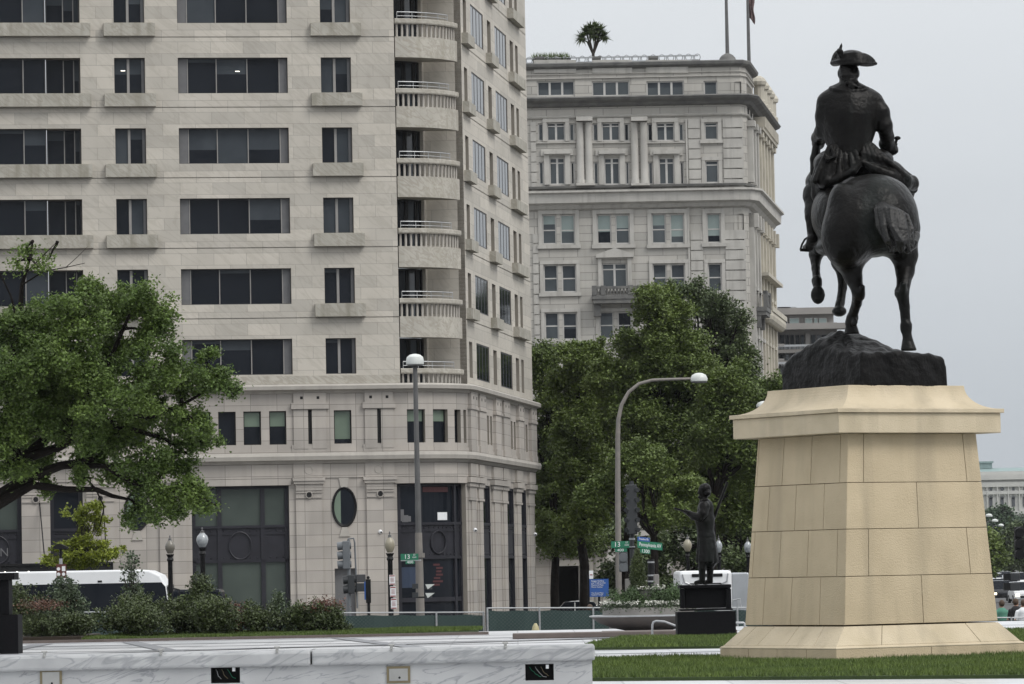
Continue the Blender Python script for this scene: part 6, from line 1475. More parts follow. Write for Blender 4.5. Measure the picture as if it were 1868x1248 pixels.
# long coach at the left, nose to the right
Y = 146; b = at(300, 1060, Y); b.z = GZ; H = at(150, 1041, Y).z-GZ; t = thing('coach', 'long coach with white roof and dark glazed flanks behind the shrubs', 'bus', b)
L_ = 12.2; poly = [(-L_, .35), (-L_, H), (-.95, H), (-.5, H-.04), (-.16, H-.2), (.05, H-.55), (.28, 1.5), (.32, .9), (.28, .35)]
extr(poly, 0, 2.5, 'body', 'white', t, bevel=.06)
zt3 = H-.44
m = MB(); m.prism([(-L_+.2, 1.55), (-L_+.2, zt3), (-.1, zt3), (.03, zt3-.15), (.22, 1.55)], -.012, 0); m.build('side_glazing', 'glass', t)
m = MB(); m.prism([(-L_+.2, .5), (-L_+.2, 1.5), (-1.2, 1.5), (-2.4, .5)], -.008, 0); m.build('lower_panel', 'black', t)
m = MB(); m.prism([(-3.5, .85), (-.9, 1.35), (.2, 1.4), (.26, .75), (-2.2, .6)], -.02, -.009); m.build('white_swoosh', 'white', t)
m = MB(); m.prism([(.085, H-.55), (.30, 1.6), (.33, 1.6), (.12, H-.52)], .12, 2.38); m.build('windscreen', 'glass', t)
m = MB(); m.box(.25, .34, .25, .5, .75, .95); m.build('headlight', 'lamp_head', t); m = MB(); m.box(.25, .34, 2.0, 2.25, .75, .95); m.build('headlight', 'lamp_head', t)
for x in (-2.2, -9.2): wheel(t, x, .1, .5, .3)
m = MB(); m.tube([(.1, .1, H-.6), (.5, -.2, H-.7), (.5, -.2, H-1.0)], .03, 6); m.box(.42, .58, -.3, -.12, H-1.45, H-1.0); m.build('mirror', 'black', t)
m = MB(); p = at(182, 1048, Y); m.box(p.x-b.x-.07, p.x-b.x+.07, -.02, .1, H-.4, H-.34); m.build('marker_lamp', 'black', t)
# dark car just past the coach nose
def car(lab, b, L=4.5, Wd=1.8, H=1.45, rz=0, paint='car_silver', suv=0, name='parked_car', lights=None, grp='cars on the street', cat='car'):
    t = thing(name, lab, cat, b, rz, grp); r = .33; h1 = .82 if not suv else 1.0
    body = [(0, .3), (0, .75), (.15, h1), (1.15, h1+.05), (L-.9, h1+.05), (L-.08, h1-.05), (L, .6), (L-.05, .3)]
    extr(body, 0, Wd, 'body', paint, t, bevel=.09)
    cab = [(.9, h1), (1.5, H), (2.0, H+.02), (L-1.3 if not suv else L-.5, H), (L-.55 if not suv else L-.15, h1)]
    extr(cab, .12, Wd-.12, 'cabin', 'glass', t, bevel=.08); roof = [(1.48, H-.03), (2.0, H+.03), (L-1.32 if not suv else L-.55, H+.01), (L-1.32 if not suv else L-.55, H-.05)]
    extr(roof, .16, Wd-.16, 'roof', paint, t, bevel=.02)
    for x in (.8, L-.8):
        for y in (.05, Wd-.05): wheel(t, x, y, r, .2)
    for y in (.12, Wd-.42):
        m = MB(); m.box(-.03, .06, y, y+.3, .58, .74); m.build('headlight', lights or 'lamp_head', t); m = MB(); m.box(L-.04, L+.03, y, y+.3, .62, .8); m.build('tail_light', 'red', t)
    m = MB(); m.box(-.035, 0, Wd*.28, Wd*.72, .42, .6); m.build('grille', 'black', t)
    m = MB(); xp = L*.47; m.box(xp-.035, xp+.035, .11, .13, h1, H-.05); m.build('pillar', paint, t)
    m = MB(); m.box(1.15, 1.35, -.14, .0, h1, h1+.13); m.box(1.15, 1.35, Wd, Wd+.14, h1, h1+.13); m.build('mirror_pair', paint, t)
    return t
p = at(342, 1090, 152); p.z = GZ; car('dark car with its roof showing just right of the coach', Vector((p.x-2.6, 150, GZ)), L=4.4, H=at(325, 1077, 150).z-GZ, paint='car_dark', suv=1)
p = at(984, 1100, 262); car('white parked car beside the marble building corner', Vector((p.x, 262, GZ)), H=1.5, paint='car_white')
p = at(1028, 1100, 266); car('pale silver parked car left of the blue sign', Vector((p.x-1.1, 266, GZ)), L=4.0, H=1.5, paint='car_silver')
# white lorry front behind the small statue
Y = 158; b = at(1240, 1100, Y); b.z = GZ; t = thing('white_truck', 'white truck or van front with a dark air vent behind the small standing statue', 'truck', b)
def tq(x, y): return ppx(x, y, Y, b)
zt_ = tq(1290, 1041).z; x1_ = tq(1335, 1060).x
m = MB(); m.box(0, x1_, 0, 6, .4, zt_); m.build('cab', 'white', t, bevel=.12)
m = MB(); m.box(x1_+.02, tq(1368, 1060).x, .6, 8, .5, zt_-.1); m.build('box_body', 'car_silver', t, bevel=.05)
m = MB(); p, q = tq(1262, 1053), tq(1318, 1046); m.box(p.x, q.x, -.03, .0, p.z, q.z); m.build('vent', 'black', t, bevel=.03)
m = MB(); m.tube([tq(x, y)+Vector((0, -.02, 0)) for x, y in ((1245, 1048), (1249, 1062), (1262, 1068), (1310, 1068), (1326, 1060), (1328, 1046))], .025, 6); m.build('trim', 'galv', t)
m = MB(); p, q = tq(1247, 1106), tq(1332, 1072); m.box(p.x, q.x, -.02, .0, p.z, q.z); m.build('windscreen', 'glass', t, bevel=.03)
for x in (.3, x1_-.5): m = MB(); m.tube([(x+.1, 0, .5), (x+.1, 2.4, .5)], .5, 18); m.build('wheel', 'tyre', t, smooth=True)
m = MB(); m.tube([tq(1337, 1095), tq(1350, 1092), tq(1352, 1110)], .03, 6); m.box(tq(1345, 1100).x, tq(1350, 1100).x, -.3, -.2, tq(1345, 1108).z, tq(1345, 1094).z); m.build('mirror', 'galv', t)
# traffic on the avenue at the right
def ycar(x, y, hpx_px, lab, paint, lights=None, suv=1, H=1.7, rz=-90, Y=None):
    Y = Y or (CZ-GZ)*8000/max(20, (y-1021)); p = at(x, y, Y); return car(lab, Vector((p.x-.9, p.y, GZ)), L=4.7, H=H, rz=R(90), paint=paint, suv=suv, lights=lights, name='car', grp='traffic on the avenue')
for x, yy, lab, pt, li, h in ((1829, 1096, 'dark oncoming car with bright headlights beside the pedestal', 'car_dark', 'head_on', 1.75), (1822, 1080, 'silver car behind the dark car with headlights', 'car_silver', None, 1.5), (1846, 1078, 'white car in the middle of the queue', 'car_white', None, 1.5),
                              (1820, 1066, 'white oncoming car further back beside the pedestal', 'car_white', None, 1.6), (1860, 1072, 'pale van-like car at the right edge of the queue', 'car_white', None, 1.9), (1838, 1060, 'small silver car farthest in the queue', 'car_silver', None, 1.6), (1871, 1100, 'white car with headlights cut by the right edge', 'car_white', 'head_on', 1.7)):
    Yc = (CZ-GZ)*8000/(yy-1021.5)
    p = at(x, yy, Yc); t = car(lab, Vector((p.x-.9, p.y, GZ)), L=4.7, H=h, rz=0, paint=pt, suv=1, lights=li, name='car', grp='traffic on the avenue')
    t.rotation_euler = (0, 0, R(90)); t.location = Vector((p.x+.9, p.y, GZ))
p = at(1822, 1062, 900); t = thing('city_bus', 'grey city bus far down the avenue beside the pedestal', 'bus', (p.x, 900, GZ)); m = MB(); m.box(-1.3, 2.6, 0, 11, .4, at(1822, 1045, 900).z-GZ); m.build('body', 'car_silver', t, bevel=.2); m = MB(); m.box(-1.1, 2.4, -.06, .0, 1.6, 2.9); m.build('windscreen', 'glass', t)
for x in (-.9, 2.2): m = MB(); m.tube([(x-.15, 1.2, .5), (x+.15, 1.2, .5)], .5, 14); m.build('wheel', 'tyre', t)
# avenue lamps
for i, (x, y, Y) in enumerate(((1804, 939.5, 520), (1815, 949, 560), (1826, 957.5, 640))):
    b = base_at(x-12 if i else x-14, Y); t = thing('avenue_lamp', ('highest', 'middle', 'lowest')[i]+' of the three far lamp heads at the right of the pedestal', 'street lamp', b, 0, 'far avenue lamps'); h = ppx(x, y, Y, b); m = MB(); m.tube([(0, 0, 0), (0, 0, h.z-.4), (.4, 0, h.z-.1), (h.x-.3, 0, h.z-.05)], [.14, .1, .08, .06], 6); m.build('pole', 'pole_grey', t); m = MB(); m.lathe(h-Vector((0, 0, .25)), [(.25, 0), (.42, .06), (.42, .22), (.25, .36), (.05, .42)], 12); m.build('lamp_head', 'lamp_head', t, smooth=True)
# hanging black signal at the right edge and second signal below
Y = 140; b = base_at(1874, Y); t = thing('traffic_signal', 'black three-light traffic signal cut by the right edge with two side heads below', 'traffic signal', b)
m = MB(); z_ = ppx(1872, 955, Y, b).z; m.tube([(0, 0, 0), (0, 0, z_)], .07, 8); m.build('pole', 'black', t)
signal_head(t, 1858, 961, 1020, Y-.3, 24, b, 'black', 3, 0)
for y0, y1 in ((1046, 1060), (1063, 1078)):
    m = MB(); p, q = ppx(1842, y1, Y, b), ppx(1860, y0, Y, b); m.box(p.x, q.x, -.12, .12, p.z, q.z); o = m.build('side_signal', 'sig', t, bevel=.02); m = MB(); p2 = ppx(1831, y1, Y, b); m.box(p2.x, p.x, -.14, .14, p.z+.02, q.z-.0); m.build('visor', 'black', o)
m = MB(); m.box(ppx(1858, 1060, Y, b).x, .02, -.02, .02, ppx(1858, 1058, Y, b).z, ppx(1858, 1056, Y, b).z); m.build('bracket', 'black', t)
# people on the pavement by the right fence
def person(lab, x, yh, Y, top, pants, facing=0, arm=0, H=1.72, hair='hair'):
    b = at(x, yh, Y); z0_ = b.z-H; t = thing('person', lab, 'person', (b.x, Y, z0_)); k = H/1.75
    S_ = SDF((-.45, -.35, -.02), (.45, .35, 1.85), .02)
    c, s = math.cos(facing), math.sin(facing)
    def Q(x_, y_, z_): return (k*(x_*c-y_*s), k*(x_*s+y_*c), k*z_)
    S_.chain([Q(0, 0, .95), Q(0, 0, 1.2), Q(0, 0, 1.38)], [.15, .14, .16], .05)
    S_.cone(Q(0, 0, 1.4), Q(0, -.02, 1.56), .06, .055, .03); S_.ell(Q(0, -.02, 1.64), (.078*k, .095*k, .115*k), k=.02); S_.cone(Q(0, -.11, 1.63), Q(0, -.125, 1.61), .015, .018, .01)
    for sg in (-1, 1):
        S_.chain([Q(.1*sg, 0, .92), Q(.11*sg, -.02, .5), Q(.11*sg, .02, .09)], [.095, .065, .05], .03); S_.cone(Q(.11*sg, .03, .05), Q(.12*sg, -.14, .035), .045, .035, .02)
        if arm and sg == arm: S_.chain([Q(.2*sg, 0, 1.38), Q(.26*sg, -.05, 1.12), Q(.12*sg, -.2, 1.42)], [.055, .045, .035], .02); S_.ell(Q(.1*sg, -.2, 1.5), (.03, .03, .06), k=.02)
        else: S_.chain([Q(.2*sg, 0, 1.38), Q(.27*sg, .02, 1.1), Q(.26*sg, -.08, .86)], [.055, .045, .033], .02); S_.ell(Q(.26*sg, -.1, .78), (.025, .035, .07), k=.02)
    S_.mesh('body', 'skin', t, (0, 0, 0))
    G = SDF((-.45, -.35, .5), (.45, .35, 1.6), .02); G.chain([Q(0, 0, .92), Q(0, 0, 1.2), Q(0, 0, 1.37)], [.168, .158, .175], .05)
    for sg in (-1, 1): G.cone(Q(.19*sg, 0, 1.38), Q(.25*sg, .0, 1.15), .072, .062, .04)
    G.mesh('shirt', top, t, (0, 0, 0)); G = SDF((-.35, -.3, 0), (.35, .3, 1.1), .02)
    for sg in (-1, 1): G.chain([Q(.09*sg, 0, .95), Q(.11*sg, -.02, .5), Q(.11*sg, .02, .12)], [.12, .08, .065], .04)
    G.mesh('trousers', pants, t, (0, 0, 0)); G = SDF((-.2, -.2, 1.5), (.2, .2, 1.85), .012); G.ell(Q(0, .015, 1.67), (.092*k, .105*k, .112*k), k=.02); G.mesh('hair', hair, t, (0, 0, 0)); return t
random.seed(3)
person('person in a green top standing behind the right-hand fence', 1827, 1096, 136, 'shirt_g', 'shirt_k', R(200), 0)
person('person in black talking on a phone behind the right-hand fence', 1853, 1093, 135, 'shirt_k', 'shirt_k', R(150), -1)
person('person with reddish hair glimpsed over the green fence below the blue sign', 1076, 1104, 130, 'shirt_k', 'shirt_k', R(180), 0)
person('person in a white shirt at the far right edge behind the fence', 1867, 1095, 134, 'white', 'shirt_k', R(180), 0)
# ================================================================ BIG SANDSTONE PEDESTAL
AR = R(31.7); dR = Vector((math.cos(AR), math.sin(AR), 0)); dL = Vector((-math.sin(AR), math.cos(AR), 0))
zb_ = at(1541, 1141, 73).z; zt_ = at(1549.4, 790.6, 73.25).z
C0 = at(1541, 1141, 73); C0.z = 0; CEN = C0+dR*1.605+dL*1.455
ped = thing('sandstone_pedestal', 'large tapering pale sandstone block pedestal with a flared cap on the near lawn', 'pedestal', (CEN.x, CEN.y, 0), AR)
def lv(z):   # half extents along local x and y at height z of the shaft
    f = (z-zb_)/(zt_-zb_); return 1.605-.26*f, 1.455-.14*f
def face_block(mb, P00, P10, P11, P01, gap=.005, dp=.02):
    a, b, c, d = [Vector(p) for p in (P00, P10, P11, P01)]; ce = (a+b+c+d)/4; n = (b-a).cross(d-a).normalized()
    def ins(p, u, v): return p+(u.normalized()+v.normalized())*gap
    A = ins(a, b-a, d-a); B = ins(b, a-b, c-b); C_ = ins(c, d-c, b-c); D_ = ins(d, c-d, a-d); I = [q-n*dp for q in (A, B, C_, D_)]
    g2 = .006
    A2, B2, C2, D2 = ins(A, b-a, d-a), ins(B, a-b, c-b), ins(C_, d-c, b-c), ins(D_, c-d, a-d)
    A1, B1, C1, D1 = [q-n*.004 for q in (A, B, C_, D_)]
    mb.add([A2, B2, C2, D2, A1, B1, C1, D1]+I, [(0, 1, 2, 3)]+[(i+4, (i+1) % 4+4, (i+1) % 4, i) for i in range(4)]+[(i+8, (i+1) % 4+8, (i+1) % 4+4, i+4) for i in range(4)])
def course(mb, z0, h0, z1, h1, sR, sL):
    """four faces between two rectangles; sR / sL: joint fractions on the right / left faces"""
    c0 = [(-h0[0], -h0[1]), (h0[0], -h0[1]), (h0[0], h0[1]), (-h0[0], h0[1])]; c1 = [(-h1[0], -h1[1]), (h1[0], -h1[1]), (h1[0], h1[1]), (-h1[0], h1[1])]
    for k, sp in ((0, sR), (1, [1-s for s in sL][::-1]), (2, [1-s for s in sR][::-1]), (3, [1-s for s in sL][::-1])):
        a, b = Vector((*c0[k], z0)), Vector((*c0[(k+1) % 4], z0)); c, d = Vector((*c1[(k+1) % 4], z1)), Vector((*c1[k], z1))
        f = [0]+list(sp)+[1]
        for i in range(len(f)-1): face_block(mb, a.lerp(b, f[i]), a.lerp(b, f[i+1]), d.lerp(c, f[i+1]), d.lerp(c, f[i]))
    mb_core.add([Vector((x*(1-.03/abs(h0[0])), y*(1-.03/abs(h0[1])), z0)) for x, y in c0]+[Vector((x*(1-.03/abs(h1[0])), y*(1-.03/abs(h1[1])), z1)) for x, y in c1], [(0, 1, 5, 4), (1, 2, 6, 5), (2, 3, 7, 6), (3, 0, 4, 7), (4, 5, 6, 7)])
mb_core = MB(); m = MB()
zl = [zb_, at(1543, 1052, 73).z, at(1545, 965.5, 73.1).z, at(1547, 880.5, 73.2).z, zt_]
for i, (sR, sL) in enumerate((([.51], [.25, .54, .82]), ([.155, .85], [.09, .39, .68, .96]), ([.51], [.24, .54, .83]), ([.12, .89], [.08, .39, .70, .98]))):
    course(m, zl[i], lv(zl[i]), zl[i+1], lv(zl[i+1]), sR, sL)
m.build('shaft', 'sand', ped)
# flared base and plinth
m = MB(); zf1 = zb_-.015; zf0 = at(1521, 1183, 72.6).z; hb0 = lv(zb_); hx = (hb0[0]+.32, hb0[1]+.20)
course(m, zf0+.03, hx, zf1, (hb0[0]+.0, hb0[1]+.0), [.24, .78], [.2, .45, .7, .88]); m.build('flared_base', 'sand_cap', ped)
m = MB(); mo = MB(); course(m, .0, (hx[0]+.045, hx[1]+.045), zf0-.02, (hx[0]+.045, hx[1]+.045), [.5], [.25, .5, .75]); m.build('plinth', 'sand', ped)
def ring_prof(mb, prof):   # prof: (extra, z) list swept round a rectangle given by base half extents
    n = len(prof); vs = []; 
    for hx_, hy_, z in prof: vs += [(-hx_, -hy_, z), (hx_, -hy_, z), (hx_, hy_, z), (-hx_, hy_, z)]
    fs = [(i*4+j, i*4+(j+1) % 4, (i+1)*4+(j+1) % 4, (i+1)*4+j) for i in range(n-1) for j in range(4)]; mb.add(vs, fs+[(0, 3, 2, 1), tuple((n-1)*4+j for j in range(4))])
m = MB(); ring_prof(m, [(hx[0]+.045, hx[1]+.045, zf0-.022), (hx[0]+.05, hx[1]+.05, zf0-.005), (hx[0]+.03, hx[1]+.03, zf0+.015), (hx[0]-.005, hx[1]-.005, zf0+.03)]); m.build('base_moulding', 'sand_cap', ped)
# cap: overhanging slab, fillet, concave flare, top
ht = lv(zt_); z1 = at(1520.8, 753, 72.9).z; z2 = at(1520.8, 745, 72.9).z; z3 = at(1561.7, 701.4, 73.3).z
m = MB(); hx1, hy1 = ht[0]+.355, ht[1]+.235
ring_prof(m, [(hx1, hy1, zt_+.0), (hx1, hy1, z1), ]); m.build('cap_slab', 'sand_cap', ped, bevel=.012)
m = MB(); pr = [(hx1+.045, hy1+.045, z1+.002), (hx1+.045, hy1+.045, z2)]
for i in range(1, 13):
    f = i/12; dx = .40*(1-(1-f)**1.9)**.95 if False else .42*(f**.62); pr.append((hx1+.045-.42*(1-(1-f)**1.0)*(1) if False else hx1+.02-.50*(math.sin(f*math.pi/2)), hy1+.02-.39*math.sin(f*math.pi/2), z2+(z3-z2)*(1-math.cos(f*math.pi/2))))
ring_prof(m, pr); m.build('cap_top', 'sand_cap', ped, bevel=.008)
m = MB(); m.v = mb_core.v; m.f = mb_core.f; m.m = mb_core.m; m.build('core', 'mortar', ped)

# ================================================================ BRONZE HORSEMAN
def S(x, y, d=0): return tuple(at(x, y, 73.6+d))
OB = at(1580, 702, 74.6); st = thing('equestrian_statue', 'dark bronze horseman in a three-cornered hat seen from behind on the pedestal', 'statue', OB)
org = tuple(OB)
px = 73.6/8000
# rock base: an irregular sculpted slab
ztop = z3
rk = SDF((CEN.x-2.2, CEN.y-2.2, ztop-.1), (CEN.x+2.0, CEN.y+2.3, ztop+1.25), .03)
g = np.meshgrid(*[rk.lo[i]+rk.h*np.arange(rk.n[i]) for i in range(3)], indexing='ij')
X = g[0]-CEN.x; Y_ = g[1]-CEN.y
U = X*dR.x+Y_*dR.y; Vv = X*dL.x+Y_*dL.y      # local axes: U right, V away
zz = g[2]-ztop
# top surface height as a function of plan position
def bump_noise(a, b, c):
    rg = lambda t: 1-2*np.abs(2*((t/6.283) % 1)-1)
    wv = a+.25*np.sin(b*3.7+c*2); wb = b+.22*np.sin(a*4.3+c*5)
    return rg(wv*5.1+wb*2.3+c*2)*.45+rg(wv*10.7-wb*8.9+1.3+c*5)*.3+rg(wb*17.1+wv*6.1+c*13)*.2+np.sin((a-b)*19+c*23)*.1
hy = -.98
hgt = .575+.40*np.clip((Vv+.9)/1.0, 0, 1)*np.clip((.75-U)/.8, 0, 1)*np.clip((U+1.3)/.85, .2, 1)-.34*np.clip((Vv-.35)/1.0, 0, 1)-.10*np.clip((U-.3)/.7, 0, 1)+.05*bump_noise(U*1.2, Vv*1.2, 0)
ex, ey = .93, 1.18
dxy = np.maximum(np.abs(U+.03)-ex+.10*zz, np.abs(Vv)-ey+.06*zz)+.03*bump_noise(U, Vv, zz)
dd = np.maximum(dxy, zz-hgt); k = .09; A_ = dxy; B_ = zz-hgt; hh = np.clip(.5+.5*(A_-B_)/k, 0, 1); dd = B_*(1-hh)+A_*hh+k*hh*(1-hh)
rk.D = np.maximum(dd, -zz-.02).astype(np.float32)
rk.mesh('rock_base', 'bronze_rough', st, org)

# horse
lo = np.array(S(1440, 660, -1)); hi = np.array(S(1700, 200, 4.6))
hs_ = SDF((lo[0]-.1, 72.3, lo[2]-.1), (hi[0]+.2, 79.2, hi[2]+.3), .024)
E_ = hs_.ell; Cn = hs_.chain
# trunk: croup, barrel, chest
Cn([S(1603, 398, .05), S(1590, 400, .7), S(1572, 404, 1.5), S(1556, 402, 2.4)], [.62, .63, .60, .56], .1)
E_(S(1590, 352, .35), (.52, .6, .30), k=.25); E_(S(1558, 408, .0), (.46, .6, .62), k=.15); E_(S(1634, 405, .3), (.38, .55, .62), k=.15)
E_(S(1540, 430, -.12), (.38, .42, .55), k=.15)
E_(S(1548, 452, .35), (.36, .5, .42), k=.2)
# neck and head, hidden by the rider from here
Cn([S(1552, 380, 2.5), S(1546, 318, 3.2), S(1543, 272, 3.75)], [.42, .27, .19], .15); Cn([S(1543, 268, 3.8), S(1542, 300, 4.25), S(1542, 318, 4.4)], [.17, .13, .1], .06)
for sx_i in (1538, 1548): hs_.cone(S(sx_i, 258, 3.8), S(sx_i, 246, 3.78), .05, .01, .03)
# left hind leg (striding forward)
Cn([S(1545, 438, -.0), S(1549, 474, .15), S(1556, 504, .12), S(1565, 530, -.05)], [.40, .235, .14, .11], .09)
hs_.cone(S(1573, 524, -.2), S(1570, 541, -.05), .05, .075, .03)
Cn([S(1566, 534, -.05), S(1563, 553, .2), S(1556, 574, .4)], [.11, .085, .085], .03); Cn([S(1555, 580, .42), S(1552, 589, .48)], [.105, .10], .02); hs_.cone(S(1560, 586, .3), S(1558, 591, .3), .05, .05, .02)
Cn([S(1553, 596, .5), S(1554, 613, .52)], [.10, .145], .012); hs_.cut(S(1554, 609, .52), .3)
# right hind leg
Cn([S(1640, 425, .25), S(1650, 466, .35), S(1651, 494, .3), S(1647, 530, .05)], [.36, .215, .145, .11], .09)
hs_.cone(S(1648, 519, -.14), S(1647, 540, .02), .06, .075, .03); hs_.cone(S(1638, 530, .1), S(1638, 537, .1), .06, .06, .03)
Cn([S(1646, 536, .05), S(1650, 560, .1), S(1652, 584, .12)], [.115, .088, .085], .03); Cn([S(1653, 594, .1), S(1653, 601, .1)], [.105, .10], .02); Cn([S(1654, 608, .1), S(1656, 618, .1)], [.08, .085], .02); Cn([S(1656, 624, .1), S(1658, 644, .08)], [.10, .15], .012); hs_.cut(S(1658, 640, .08), .3)
# groin web between the thighs
E_(S(1604, 428, .4), (.34, .45, .24), k=.14)
# raised left foreleg
Cn([S(1512, 420, 2.4), S(1497, 446, 2.8), S(1489, 462, 2.95)], [.26, .18, .13], .08); Cn([S(1488, 466, 2.95), S(1488, 490, 2.75), S(1490, 508, 2.6)], [.115, .07, .075], .04)
Cn([S(1490, 512, 2.55), S(1491, 520, 2.48)], [.095, .085], .02); E_(S(1492, 538, 2.4), (.125, .09, .165), k=.03)
# right foreleg, lifted
Cn([S(1545, 440, 2.5), S(1533, 478, 2.75), S(1538, 500, 2.8)], [.24, .15, .1], .08); Cn([S(1537, 500, 2.8), S(1537, 525, 2.7), S(1534, 546, 2.6)], [.1, .075, .08], .04)
Cn([S(1533, 552, 2.55), S(1531, 558, 2.5)], [.085, .08], .02); E_(S(1531, 568, 2.45), (.13, .13, .095), k=.03)
# sheath / belly fold and muscle line
E_(S(1515, 452, 1.6), (.26, .6, .14), k=.12)
E_(S(1516, 392, 1.5), (.34, .8, .5), k=.15); E_(S(1535, 372, -.1), (.22, .3, .35), k=.12)
# gluteal furrow, flank and hamstring lines
horse = hs_.mesh('horse', 'bronze', st, org, iters=2)
# tail, with combed strands
tl = SDF(np.array(S(1585, 480, -1.5)), np.array(S(1690, 350, .6)), .016)
n_ = 17
for i in range(n_):
    f = i/(n_-1); x0 = 1597+f*22; x1 = 1600+f*58; x2 = 1613+f*52; x3 = 1628+f*38
    d = -.15*math.sin(math.pi*f)
    pts = [S(x0, 367+f*3, -.30-.15*math.sin(math.pi*f)), S(x1-4, 385+f*12-8*math.sin(math.pi*f), -.52+d), S(x1+2, 412+f*8, -.62+d), S(x2, 438+3*math.sin(math.pi*f), -.66+d), S(x3-2, 455+7*math.sin(f*math.pi)-f*4, -.60+d)]
    w_ = random.uniform(.6, 1.2); j = -.09+random.uniform(-.05, .05); pts = [(p[0]+random.gauss(0, .012)*q, p[1]+j*min(1, q), p[2]+random.gauss(0, .02)*(q > 3)*2) for q, p in enumerate(pts)]; tl.chain(pts, [.028, .042*w_, .05*w_, .038*w_, .014], .010)
tl.chain([S(1608, 376, -.22), S(1630, 405, -.28), S(1640, 438, -.32)], [.12, .26, .19], .02)
for i in range(7):
    f = i/6; tl.ell(S(1628+f*42, 452+random.uniform(-6, 9)*math.sin(math.pi*f)-f*10, -.62+random.uniform(-.12, .1)), (random.uniform(.035, .06),)*3, k=.02)
tl.chain([S(1670, 430, -.3), S(1666, 446, -.5), S(1655, 458, -.6)], [.08, .07, .05], .03)
tl.mesh('tail', 'bronze_hi', horse, org, iters=0)

# rider: torso, arms, legs, head
RD = 1.45
rd = SDF(np.array(S(1460, 470, .2)), np.array(S(1690, 75, 3.2)), .016)
def rs(x, y, d=0): return S(x, y, RD+d)
rd.chain([rs(1552, 275), rs(1552, 245), rs(1550, 212), rs(1549, 190)], [.34, .33, .40, .36], .12)
for x, y, rx, rz in ((1527, 196, .34, .30), (1573, 196, .34, .30), (1532, 225, .27, .36), (1570, 225, .27, .36)): rd.ell(rs(x, y, .0), (rx, .26, rz), k=.12)
rd.chain([rs(1520, 180), rs(1549, 170), rs(1583, 180)], [.17, .2, .17], .12)
rd.cone(rs(1548, 168), rs(1547, 146), .16, .135, .05); rd.ell(rs(1548, 133, .03), (.17, .2, .25), k=.05)
rd.ell(rs(1548, 132, .24), (.04, .05, .06), k=.03)
for x in (1531, 1565): rd.ell(rs(x, 134, .05), (.03, .05, .07), k=.03)
# collar, turned down
cp_ = []
for i in range(17):
    a = math.pi*(i/16-.5)*.94; cp_.append(rs(1549+34*math.sin(a), 161+6*math.cos(a)-1*abs(math.sin(a)), -.05-.235*math.cos(a)))
rd.chain(cp_, [.028]*17, .008)
for i in range(16): rd.cone(cp_[i], tuple(np.array(cp_[i])*.55+np.array(rs(1548, 152, .0))*.45), .03, .05, .02)
# right arm bent, fist on the hilt
rd.chain([rs(1594, 186), rs(1606, 205, -.05), rs(1613, 229, -.08)], [.17, .155, .14], .05); rd.chain([rs(1613, 229, -.08), rs(1618, 250, .1), rs(1621, 268, .3)], [.14, .12, .11], .04)
rd.chain([rs(1617, 262, .25), rs(1624, 272, .33)], [.135, .125], .02); rd.ell(rs(1630, 273, .38), (.085, .1, .095), k=.02)
for i in range(4): rd.cone(rs(1626+i*2.6, 265+i*.8, .30), rs(1630+i*2.2, 272+i*1.5, .24), .026, .024, .012)
rd.cone(rs(1625, 277, .3), rs(1633, 279, .25), .03, .024, .015)
# left arm, forward to the reins
rd.chain([rs(1508, 186), rs(1504, 212, .05), rs(1504, 240, .2)], [.17, .155, .15], .05); rd.ell(rs(1514, 238, .1), (.12, .2, .3), k=.06); rd.chain([rs(1500, 240, .25), rs(1494, 252, .6), rs(1493, 262, .9)], [.14, .13, .11], .04); rd.ell(rs(1490, 262, 1.0), (.09, .11, .09), k=.02)
rd.chain([rs(1495, 208, .5), rs(1493, 214, .6)], [.07, .06], .04)
for i in range(4): rd.cone(rs(1486+i*1.5, 258+i*2.5, 1.02), rs(1484+i*1.5, 262+i*2.5, 1.1), .024, .02, .01)
# left thigh, knee, boot and foot in the stirrup
rd.chain([rs(1535, 295, .1), rs(1508, 312, .6), rs(1489, 332, 1.05)], [.30, .24, .19], .08)
rd.chain([rs(1488, 334, 1.0), rs(1483, 362, .85), rs(1482, 395, .7), rs(1482, 432, .65)], [.16, .15, .125, .085], .04)
rd.cone(rs(1484, 352, .9), rs(1483, 358, .88), .185, .18, .015); rd.cone(rs(1483, 384, .75), rs(1483, 387, .75), .15, .15, .012)
rd.chain([rs(1482, 436, .6), rs(1478, 449, .75), rs(1470, 452, .95)], [.095, .085, .06], .03)
# right thigh and knee on the far side, under the skirt
rd.chain([rs(1575, 295, .1), rs(1625, 318, .5), rs(1660, 335, .6)], [.30, .22, .15], .08); rd.chain([rs(1660, 337, .6), rs(1655, 352, .75), rs(1640, 420, .9)], [.13, .12, .1], .04)
rider = rd.mesh('rider', 'bronze', st, org, iters=1)
# queue with a ribbon bow
q = SDF(np.array(S(1530, 170, .6)), np.array(S(1575, 118, 2.2)), .012)
for i in range(7): f = i/6-.5; q.chain([rs(1549+f*26, 126, -.14+.1*abs(f)), rs(1550+f*22, 138, -.19+.1*abs(f)), rs(1552+f*10, 148, -.2)], [.04, .045, .03], .018)
q.chain([rs(1552, 149, -.2), rs(1554, 158, -.24), rs(1555, 163, -.27)], [.05, .055, .03], .02)
for sg in (-1, 1): q.ell(rs(1554+sg*6, 151-sg, -.24), (.065, .04, .045), k=.015); q.cone(rs(1554, 153, -.25), rs(1556+sg*8, 159, -.27), .03, .02, .015)
q.mesh('hair', 'bronze', rider, org, iters=1)
